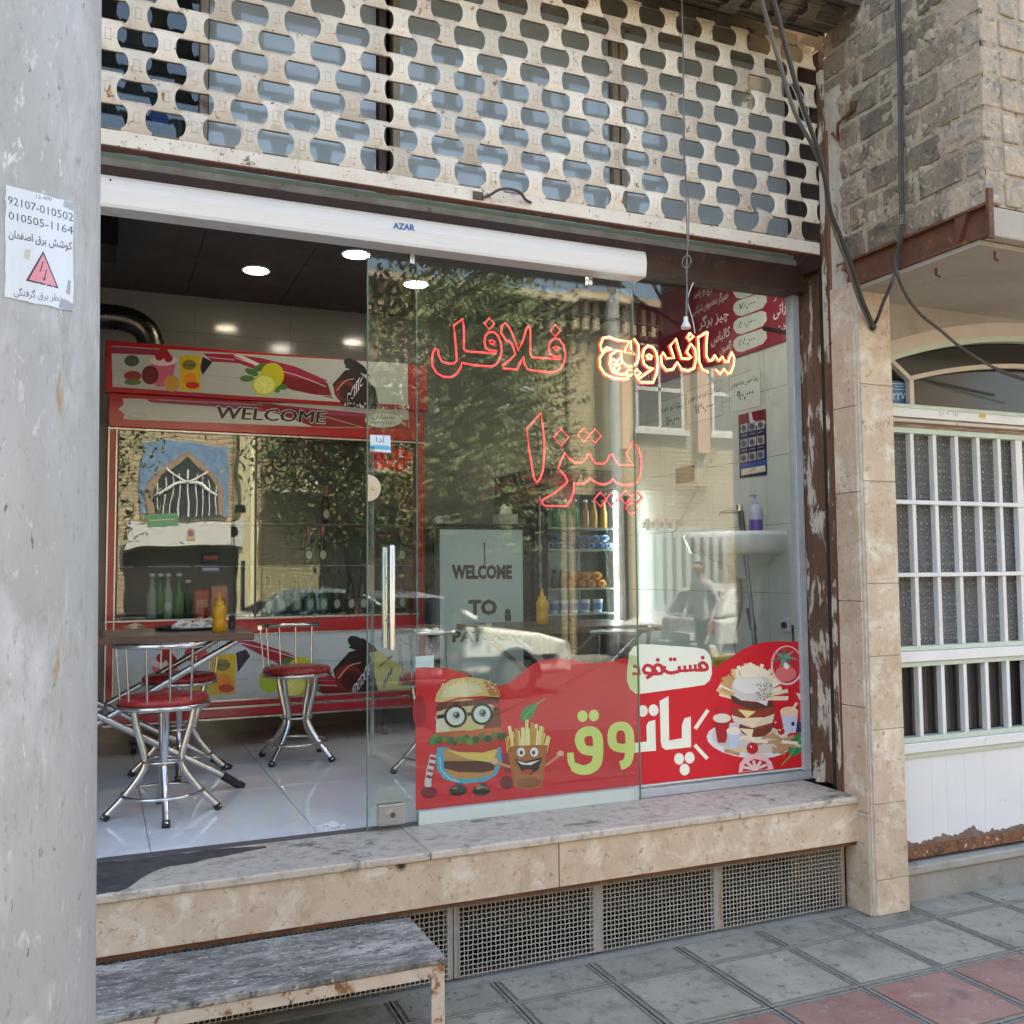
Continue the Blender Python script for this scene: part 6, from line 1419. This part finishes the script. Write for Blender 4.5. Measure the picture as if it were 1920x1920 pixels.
cable('black cable hanging down the brick bay and into the pillar hole', UP+dn+[hole+V((.006, .01, 0))], .0075, CABLE)
dn = [CP(u, v, y) for u, v, y in ((1684, 518, 3.0), (1700, 555, 3.1), (1727, 590, 3.2), (1762, 618, 3.25), (1800, 650, 3.3), (1850, 682, 3.35), (1890, 700, 3.38), (1960, 722, 3.4))]
cable('black cable hanging down the brick bay and swinging right across the arch', [p+V((-.012, 0, 0)) for p in UP]+dn, .007, CABLE)
dn = [CP(u, v, y) for u, v, y in ((1857, 686, 3.36), (1880, 700, 3.37), (1925, 716, 3.38), (1980, 738, 3.4))]
cable('thin wire branching off the cable in front of the arch', dn, .0035, CABLE)
b = MB(); q = FX(1692, 412, vx)
for k in range(5): b.tube([(q.x+.014*cos(a)-.005, q.y+.014*sin(a), q.z-.02+.009*k+.003*cos(a)) for a in [2*pi*i/10 for i in range(10)]], .0018, 4, closed=True)
tag(b.build('cable_tie', mat('thin_wire', (.35, .34, .33), .5), None, fix=False), 'wire wound round the black cables on the brick bay', 'cable tie')

# ------------------------------------------------------------------ the other side of the street (seen mirrored in the glass)
OY = -8.6
YB = mat('yellow_brick_far', (.50, .40, .26), .9, var=(.42, .33, .21), vs=4)
def add_courses(m, sx=1/.25, sz=1/.075):
    nt = m.node_tree; b = nt.nodes['Principled BSDF']; src = b.inputs['Base Color'].links[0].from_socket
    ge = nt.nodes.new('ShaderNodeNewGeometry'); mp = nt.nodes.new('ShaderNodeMapping'); mp.inputs['Rotation'].default_value = (radians(90), 0, 0)
    nt.links.new(ge.outputs['Position'], mp.inputs[0]); br = nt.nodes.new('ShaderNodeTexBrick'); br.inputs['Scale'].default_value = 1; br.inputs['Brick Width'].default_value = .25; br.inputs['Row Height'].default_value = .085; br.inputs['Mortar Size'].default_value = .012
    nt.links.new(mp.outputs[0], br.inputs['Vector']); nt.links.new(src, br.inputs['Color1']); nt.links.new(src, br.inputs['Color2']); br.inputs['Mortar'].default_value = (.22, .18, .12, 1)
    nt.links.new(br.outputs['Color'], b.inputs['Base Color'])
add_courses(YB)
WINF = mat('white_window_frame', (.65, .66, .66), .5); WGL = mat('dark_window_glass', (.04, .05, .06), .1); BLUEP = mat('blue_tile_panel', (.08, .15, .33), .4, var=(.2, .33, .45), vs=9)
def house(name, label, x0, x1, h, m, wins, deco=None):
    t = thing(name, label, 'building', ((x0+x1)/2, OY, -.1))
    MB().box((x0, OY-8, -.15), (x1, OY, h)).build('wall', m, t)
    b = MB(); b.box((x0-.1, OY-.1, h), (x1+.1, OY+.45, h+.14)); b.build('cornice', mat('beige_cornice', (.5, .42, .3), .8), t)
    b = MB(); x = x0
    while x < x1: b.box((x, OY+.002, h-.55), (x+.10, OY+.25, h)); x += .22
    b.build('cornice_fins', mat('beige_fins', (.46, .38, .27), .8), t)
    for wx, wz, ww, wh in wins:
        f = MB(); 
        for a, c in (((wx-.06, OY+.002, wz-.06), (wx+ww+.06, OY+.06, wz)), ((wx-.06, OY+.002, wz+wh), (wx+ww+.06, OY+.06, wz+wh+.06)), ((wx-.06, OY+.002, wz), (wx, OY+.06, wz+wh)), ((wx+ww, OY+.002, wz), (wx+ww+.06, OY+.06, wz+wh)), ((wx+ww/2-.03, OY+.002, wz), (wx+ww/2+.03, OY+.05, wz+wh)), ((wx, OY+.002, wz+wh*.45), (wx+ww, OY+.05, wz+wh*.5))): f.box(a, c)
        fo = f.build('window_frame', WINF, t); MB().box((wx, OY+.002, wz), (wx+ww, OY+.02, wz+wh)).build('pane', WGL, fo)
        MB().box((wx-.15, OY+.002, wz-.16), (wx+ww+.15, OY+.14, wz-.07)).build('sill', WINF, t)
    return t
ha = house('far_house', 'yellow brick house across the street mirrored in the right window', 8.2, 18, 6.7, YB, [(9.75, 4.4, 1.0, 1.6), (11.55, 4.4, 1.1, 1.6), (13.4, 4.4, 1.1, 1.6), (15.4, 4.4, 1.1, 1.6)])
for x in (9.3, 11.2, 13.0, 14.9): MB().box((x-.14, OY+.002, 3.9), (x+.14, OY+.18, 6.15)).build('pilaster', mat('pink_pilaster', (.55, .36, .26), .8), ha)
hb = house('far_house', 'yellow brick house across the street with blue tiles and arch, mirrored in the fridge', -2, 8.1, 6.6, YB, [(4.2, 3.5, 1.3, 1.3), (6.4, 4.2, 1.0, 1.6)])
# blue tiled panel with pointed arch
MB().box((.75, OY+.002, 2.72), (2.45, OY+.06, 4.2)).build('tile_panel', BLUEP, hb)
oa = [(.86, 2.75), (.86, 3.3), (1.02, 3.6), (1.6, 4.0), (2.18, 3.6), (2.34, 3.3), (2.34, 2.75)]
MB().prism([(x, OY+.062, z) for x, z in oa], (0, .05, 0)).build('arch_surround', mat('brown_arch', (.3, .2, .13), .7), hb)
MB().prism([(1.6+(x-1.6)*.86, OY+.113, 2.75+(z-2.75)*.9) for x, z in oa], (0, .02, 0)).build('arch_pane', WGL, hb)
b = MB()
for k in range(9): x = 1.02+.145*k; b.bar((x, OY+.15, 2.75), (x, OY+.15, 3.35+.35*(1-abs(x-1.6)/.6)), .022, .02)
b.tube(smooth_path([(.98, OY+.15, 3.15), (1.3, OY+.15, 3.34), (1.6, OY+.15, 3.4), (1.9, OY+.15, 3.34), (2.22, OY+.15, 3.15)], 4), .03, 6); b.tube([(1.6, OY+.15, 3.4), (1.2, OY+.15, 3.65)], .03, 6); b.tube([(1.6, OY+.15, 3.4), (2.0, OY+.15, 3.65)], .03, 6)
b.build('iron_lattice', WINF, hb)
MB().box((.5, OY+.002, 2.1), (2.7, OY+.3, 2.6)).build('shop_fascia', mat('white_far_shutter', (.6, .6, .58), .6), hb)
MB().box((.5, OY+.002, -.1), (2.6, OY+.08, 2.05)).build('shop_opening', DARK, hb)
MB().box((2.62, OY+.002, -.1), (3.0, OY+.22, 6.4)).build('pilaster', mat('pale_pilaster', (.62, .52, .34), .8), hb)
MB().box((3.2, OY+.002, 3.2), (5.9, OY+.9, 3.35)).build('balcony_slab', mat('beige_cornice', (.5, .42, .3), .8), hb)
b = MB()
for k in range(14): b.bar((3.25+.2*k, OY+.85, 3.35), (3.25+.2*k, OY+.85, 4.1), .03, .03)
b.bar((3.2, OY+.85, 4.1), (5.9, OY+.85, 4.1), .05, .05); b.build('balcony_rail', DARK, hb)
MB().box((4.4, OY+.002, -.1), (8.0, OY+.08, 2.75)).build('shop_opening', DARK, hb)
MB().box((4.3, OY+.002, 2.8), (8.05, OY+.5, 3.35)).build('sign_board', mat('maroon_sign', (.18, .03, .03), .5), hb)
hc2 = house('far_house', 'brick house at the far left of the street across the road', -14, -2.1, 5.4, YB, [(-6, 3.2, 1.3, 1.4), (-9, 3.2, 1.3, 1.4)])
MB().box((8.3, OY+.002, -.1), (9.45, OY+.08, 3.0)).build('shop_opening', DARK, ha)
MB().box((9.7, OY+.01, -.1), (11.8, OY+.08, 2.4)).build('metal_gate', mat('grey_far_gate', (.42, .45, .42), .6), ha)
b = MB()
for k in range(9): b.box((9.8+.22*k, OY+.081, .9), (9.88+.22*k, OY+.10, 2.2))
b.build('gate_slats', mat('dark_far_slats', (.12, .13, .13), .6), ha)
struct(MB().box((-14, OY, -.3), (20, OY+.7, -.03)).build('far_pavement', CONC, bevel=.01))
# tv aerial
ae = thing('roof_aerial', 'thin television aerial on the roof across the street', 'aerial', (8.6, OY-1, 6.4)); b = MB(); b.tube([(8.6, OY-.4, 6.2), (8.6, OY-.4, 8.0)], .02, 6)
for k in range(7): b.tube([(8.1+.17*k, OY-.6, 7.8), (8.1+.17*k, OY-.2, 7.8)], .01, 5)
b.tube([(8.0, OY-.4, 7.8), (9.3, OY-.4, 7.8)], .012, 5); b.build('rods', STEELD, ae)

# trees
BARK = mat('bark', (.12, .09, .065), .95, var=(.17, .13, .10), vs=8, bump=.01, bs=20); LEAF = mat('leaf', (.11, .15, .05), .55, var=(.19, .20, .09), vs=3, rnd=0)
def tree(label, x, y, h, cr_, seed, n=5200):
    r = random.Random(seed); t = thing('street_tree', label, 'tree', (x, y, -.1)); b = MB()
    b.tube([(x, y, -.15), (x+.03, y, 1.0), (x-.03, y+.02, 2.0), (x+.02, y, h*.6)], [.15, .12, .10, .06], 10); b.build('trunk', BARK, t)
    b = MB(); cl = []
    for k in range(16):
        a = r.uniform(0, 2*pi); e = r.uniform(.35, 1.2); L_ = r.uniform(.7, 1)*cr_; z0 = r.uniform(1.9, h*.6)
        q = V((x+cos(a)*L_*cos(e), y+sin(a)*L_*cos(e), z0+L_*sin(e)*1.5)); b.tube([(x, y, z0), (V((x, y, z0))+q)/2+V((0, 0, .15)), q], [.045, .03, .012], 6); cl.append(q)
    b.build('limb', BARK, t)
    for k in range(34): cl.append(V((x+r.gauss(0, cr_*.42), y+r.gauss(0, cr_*.42), r.uniform(2.0, h))))
    vs, fs = [], []
    for k in range(n):
        c = r.choice(cl); p = c+V((r.gauss(0, .30), r.gauss(0, .30), r.gauss(0, .26)))
        d = V((r.uniform(-1, 1), r.uniform(-1, 1), r.uniform(-1.2, .2))).normalized(); s = V((r.uniform(-1, 1), r.uniform(-1, 1), r.uniform(-1, 1))).cross(d).normalized(); l = r.uniform(.07, .12)
        i = len(vs); vs += [p, p+d*l*.45+s*l*.24, p+d*l, p+d*l*.45-s*l*.24]; fs.append((i, i+1, i+2, i+3))
    MB().add(vs, fs).build('crown', LEAF, t, fix=False)
tree('leafy street tree mirrored in the glass door', 3.45, -2.0, 5.2, 1.25, 4, 15000)
tree('smaller street tree farther left along the kerb', -.9, -2.4, 4.6, 1.2, 9, 7000)
# overhead wires across the street
for k, (a, b_) in enumerate((((-6, -1.5, 5.4), (16, -6.5, 5.9)), ((-6, -1.6, 5.1), (16, -6.6, 5.6)), ((2, 3.2, 4.6), (12, -8.3, 5.0)))):
    a, b_ = V(a), V(b_); P = [a.lerp(b_, t/12)-V((0, 0, .5*sin(pi*t/12))) for t in range(13)]
    o = MB().tube(P, .018, 5).build('overhead_wire', CABLE, None, fix=False); tag(o, ['upper overhead wire along the street mirrored in the glass', 'lower overhead wire along the street mirrored in the glass', 'overhead wire crossing from the shop to the far house'][k], 'wire')
# far utility pole mirrored in the window
fp_ = thing('utility_pole', 'grey utility pole on the far pavement, mirrored in the right window', 'pole', (8.95, OY+.4, -.1)); MB().tube([(8.95, OY+.4, -.1), (8.95, OY+.4, 7.5)], [.16, .11], 14).build('pole_shaft', GALV, fp_)

# cars
CARW = mat('white_car_paint', (.72, .72, .70), .25, coat=.6); CGL = mat('car_glass', (.03, .035, .04), .08); TYRE = mat('tyre', (.02, .02, .02), .8); HUB = mat('wheel_hub', (.12, .12, .12), .6, .2); TRIMD = mat('dark_trim', (.03, .03, .03), .6); TAIL = mat('tail_lamp', (.35, .02, .02), .2); PLATE = mat('number_plate', (.65, .65, .62), .5); HEADL = mat('head_lamp', (.5, .52, .55), .1)
def car(label, loc, rz, hatch=True):
    t = local(thing('parked_car', label, 'car', loc, 'white cars parked along the street')); t.rotation_euler = (0, 0, rz)
    L, W = 4.05, 1.64                       # nose at +x
    if hatch: low = [(-1.98, .30), (-2.02, .55), (-2.0, .92), (-1.6, .97), (.75, .98), (1.55, .86), (1.95, .72), (2.03, .50), (1.98, .28)]; cabn = [(-1.96, .94), (-1.72, 1.36), (-1.3, 1.44), (-.2, 1.46), (.22, 1.38), (.98, .95)]
    else: low = [(-2.1, .30), (-2.14, .6), (-2.1, .94), (-1.45, .99), (.8, .96), (1.7, .84), (2.1, .72), (2.16, .5), (2.1, .28)]; cabn = [(-1.5, .96), (-1.0, 1.34), (-.7, 1.41), (.0, 1.42), (.3, 1.36), (1.0, .95)]
    def loft(prof, ws):
        ys_ = [(-1, .86), (-.93, .97), (-.6, 1), (.6, 1), (.93, .97), (1, .86)]; vs, fs = [], []; n = len(prof); cz = sum(p[1] for p in prof)/n
        for s, k in ys_:
            for i, (x, z) in enumerate(prof): vs.append((x*(1-(1-k)*.25), s*ws(z), cz+(z-cz)*k if k < 1 else z))
        m = len(ys_)
        for j in range(m-1):
            for i in range(n): fs.append((j*n+i, j*n+(i+1) % n, (j+1)*n+(i+1) % n, (j+1)*n+i))
        fs += [tuple(range(n)), tuple(reversed(range((m-1)*n, m*n)))]; return MB().add(vs, fs, 0, False)
    bd = loft(low, lambda z: W/2*(.94 if z < .4 else 1)).build('body', CARW, t, bevel=.03, seg=3)
    loft(cabn, lambda z: W/2*(.97-.32*max(0, z-.95))).build('cabin', CARW, t, bevel=.04, seg=3)
    for s in (-1, 1):                       # side glass, handles, mirrors
        yw = lambda z: s*(W/2*(.97-.32*(z-.95))+.004)
        for x0, x1, x2, x3 in ((cabn[0][0]+.42, -.42, -.42, cabn[1][0]+.42), (-.36, .80, .28, -.36)):
            P = [(x0, yw(1.0), 1.0), (x1, yw(1.0), 1.0), (x2, yw(1.34), 1.34), (x3, yw(1.34), 1.34)]
            MB().prism(P, (0, s*.006, 0)).build('side_window', CGL, t)
        b = MB(); b.box((-.62, s*W/2-.01, .84), (-.48, s*W/2+.03, .87)); b.box((.05, s*W/2-.01, .84), (.19, s*W/2+.03, .87)); b.build('handle', TRIMD, t)
        MB().box((.72, s*(W/2+.02)-.0, .98), (.84, s*(W/2+.17), 1.10)).build('mirror', TRIMD, t, bevel=.02)
        MB().box((-1.9, s*W/2-.01, .50), (1.9, s*W/2+.012, .56)).build('side_moulding', TRIMD, t)
        for x in (-1.28, 1.28):
            w_ = MB().tube([(x, s*(W/2-.17), .30), (x, s*(W/2+.012), .30)], .30, 28).build('wheel', TYRE, t)
            MB().tube([(x, s*(W/2+.0), .30), (x, s*(W/2+.02), .30)], .19, 16).build('hub', HUB, w_)
            b = MB(); b.tube([(x+.34*cos(a), s*(W/2+.006), .30+.34*sin(a)) for a in [radians(-8+196*k/14) for k in range(15)]], .03, 6); b.build('wheel_arch', TRIMD, t)
        MB().box((cabn[0][0]-.06 if hatch else -2.16, s*.60-.12, .70), (-1.93 if hatch else -2.06, s*.60+.14, .90)).build('tail_light', TAIL, t, bevel=.02)
        MB().box((1.9, s*.60-.18, .58), (2.06, s*.60+.16, .72)).build('headlight', HEADL, t, bevel=.02)
    for (xa, za), (xb, zb2), nm in ((cabn[0], cabn[1], 'rear_window'), (cabn[-1], cabn[-2], 'windscreen')):
        d = V((xb-xa, 0, zb2-za)); nn = V((-d.z, 0, d.x)).normalized()*(1 if nm == 'windscreen' else 1)
        if nm == 'windscreen': nn = V((d.z, 0, -d.x)).normalized()
        if nn.x*(1 if nm == 'windscreen' else -1) < 0: nn = -nn
        a, c = V((xa, 0, za))+d*.12, V((xa, 0, za))+d*.9
        MB().prism([a+V((0, -.62, 0))+nn*.002, a+V((0, .62, 0))+nn*.002, c+V((0, .54, 0))+nn*.002, c+V((0, -.54, 0))+nn*.002], nn*.012).build(nm, CGL, t)
    b = MB(); b.box((-2.10, -W/2+.06, .34), (-1.9, W/2-.06, .54)); b.box((1.92, -W/2+.06, .32), (2.12, W/2-.06, .52)); b.build('bumper', CARW, t, bevel=.03)
    b = MB(); b.box((-2.125, -.26, .58 if hatch else .62), (-2.02, .26, .69)); b.box((2.118, -.26, .36), (2.135, .26, .46)); b.build('number_plate', PLATE, t)
    MB().box((2.0, -.42, .58), (2.06, .42, .68)).build('grille', TRIMD, t)
    return t
car('white hatchback parked across the road, its tail beside the walking man', (10.5, -5.1, -.12), 0, True)
car('white saloon facing the shop farther along the street', (10.9, -7.0, -.12), pi, False)
car('white saloon parked behind the leafy tree', (3.8, -4.9, -.12), 0, False)

# the walking man
man = thing('person', 'balding man in a pale shirt and dark trousers walking left along the road', 'person', (8.0, -3.9, -.12))
SKIN = mat('skin', (.42, .25, .17), .55); SHIRT = mat('pale_shirt', (.55, .56, .60), .8, var=(.48, .5, .54), vs=12, bump=.01, bs=12); TROU = mat('dark_trousers', (.07, .08, .085), .85, bump=.006, bs=14); HAIR = mat('grey_hair', (.08, .07, .06), .9); SHOE = mat('black_shoe', (.02, .02, .02), .4)
joints = {'pel': (0, 0, .95, .15, .13), 'spi': (-.01, 0, 1.15, .155, .125), 'che': (-.02, 0, 1.36, .17, .12), 'nek': (-.04, 0, 1.50, .06, .06), 'nk2': (-.07, 0, 1.57, .055, .055), 'hed': (-.09, 0, 1.66, .085, .095), 'top': (-.09, 0, 1.72, .07, .08),
 'shL': (-.02, .19, 1.43, .07, .07), 'elL': (.06, .25, 1.17, .05, .05), 'wrL': (-.06, .25, .95, .034, .034), 'haL': (-.09, .25, .87, .028, .04),
 'shR': (-.02, -.19, 1.43, .07, .07), 'elR': (-.08, -.25, 1.17, .05, .05), 'wrR': (-.20, -.24, .97, .034, .034), 'haR': (-.24, -.24, .89, .028, .04),
 'hiL': (0, .10, .90, .10, .10), 'knL': (-.14, .10, .52, .07, .07), 'anL': (-.16, .10, .10, .045, .045), 'toL': (-.32, .10, .05, .04, .03),
 'hiR': (0, -.10, .90, .10, .10), 'knR': (.06, -.10, .50, .07, .07), 'anR': (.26, -.10, .14, .045, .045), 'toR': (.12, -.10, .05, .04, .03)}
ed = [('pel', 'spi'), ('spi', 'che'), ('che', 'nek'), ('nek', 'nk2'), ('nk2', 'hed'), ('hed', 'top'), ('che', 'shL'), ('shL', 'elL'), ('elL', 'wrL'), ('wrL', 'haL'), ('che', 'shR'), ('shR', 'elR'), ('elR', 'wrR'), ('wrR', 'haR'), ('pel', 'hiL'), ('hiL', 'knL'), ('knL', 'anL'), ('anL', 'toL'), ('pel', 'hiR'), ('hiR', 'knR'), ('knR', 'anR'), ('anR', 'toR')]
for s_, h_, w2 in (('L', 'haL', .25), ('R', 'haR', -.24)):
    b0 = joints[h_]
    for i, (dx, dy) in enumerate(((-.022, .0), (-.008, .0), (.006, .0), (.020, .0))):
        n1, n2 = f'f{s_}{i}a', f'f{s_}{i}b'; joints[n1] = (b0[0]+dx, b0[1]+dy, b0[2]-.045, .0085, .0085); joints[n2] = (b0[0]+dx-.012, b0[1]+dy, b0[2]-.085+.008*abs(i-1), .0075, .0075); ed += [(h_, n1), (n1, n2)]
    n1 = f't{s_}'; joints[n1] = (b0[0]-.04, b0[1], b0[2]-.025, .009, .009); ed.append((h_, n1))
nm = list(joints); me = bpy.data.meshes.new('body')
me.from_pydata([(8.0+joints[k][0], -3.9+joints[k][1], -.12+joints[k][2]*1.02) for k in nm], [(nm.index(a), nm.index(b_)) for a, b_ in ed], [])
o = bpy.data.objects.new('body', me); C.objects.link(o); o.modifiers.new('skin', 'SKIN'); sb = o.modifiers.new('sub', 'SUBSURF'); sb.levels = 2; sb.render_levels = 2
for i, k in enumerate(nm): me.skin_vertices[0].data[i].radius = joints[k][3:5]
me.skin_vertices[0].data[nm.index('pel')].use_root = True
bpy.context.view_layer.update(); me2 = bpy.data.meshes.new_from_object(o.evaluated_get(bpy.context.evaluated_depsgraph_get())); bpy.data.objects.remove(o)
for x in (SKIN, SHIRT, TROU, SHOE): me2.materials.append(x)
for p in me2.polygons:
    c = p.center; z = (c.z+.12)/1.02; arm = abs(c.y+3.9) > .17 and z < 1.2
    p.material_index = 0 if z > 1.50 or (arm and z < .97 and z > .72) else 3 if z < .12 else 1 if (z > .93 or arm) else 2; p.use_smooth = True
body = link('body', me2, man)
hx, hy, hz = 8.0-.09, -3.9, -.12+1.67*1.02
b = MB(); b.tube([(hx-.085, hy, hz+.01), (hx-.115, hy, hz-.02)], [.012, .017], 8); b.build('nose', SKIN, man)
bm = bmesh.new(); bmesh.ops.create_uvsphere(bm, u_segments=20, v_segments=12, radius=1)
for v in list(bm.verts):
    if v.co.x < -.15 or (v.co.z > .75): bm.verts.remove(v)
for v in bm.verts: v.co = V((hx+.012+v.co.x*.098, hy+v.co.y*.094, hz+.015+v.co.z*.10))
mh = bpy.data.meshes.new('hair'); bm.to_mesh(mh); bm.free(); mh.materials.append(HAIR); link('hair', mh, man)
for s in (-1, 1):
    MB().tube([(hx+.0, hy+s*.088, hz-.005), (hx+.0, hy+s*.10, hz-.005)], [.028, .02], 10).build('ear', SKIN, man)
    MB().tube([(hx-.082, hy+s*.032, hz+.012), (hx-.09, hy+s*.032, hz+.012)], .010, 8).build('eye', BLACK, man)
MB().box((hx-.095, hy-.022, hz-.052), (hx-.085, hy+.022, hz-.046)).build('mouth', mat('lips', (.3, .12, .1), .6), man)

for o in bpy.data.objects:
    if '_w' in o: del o['_w']
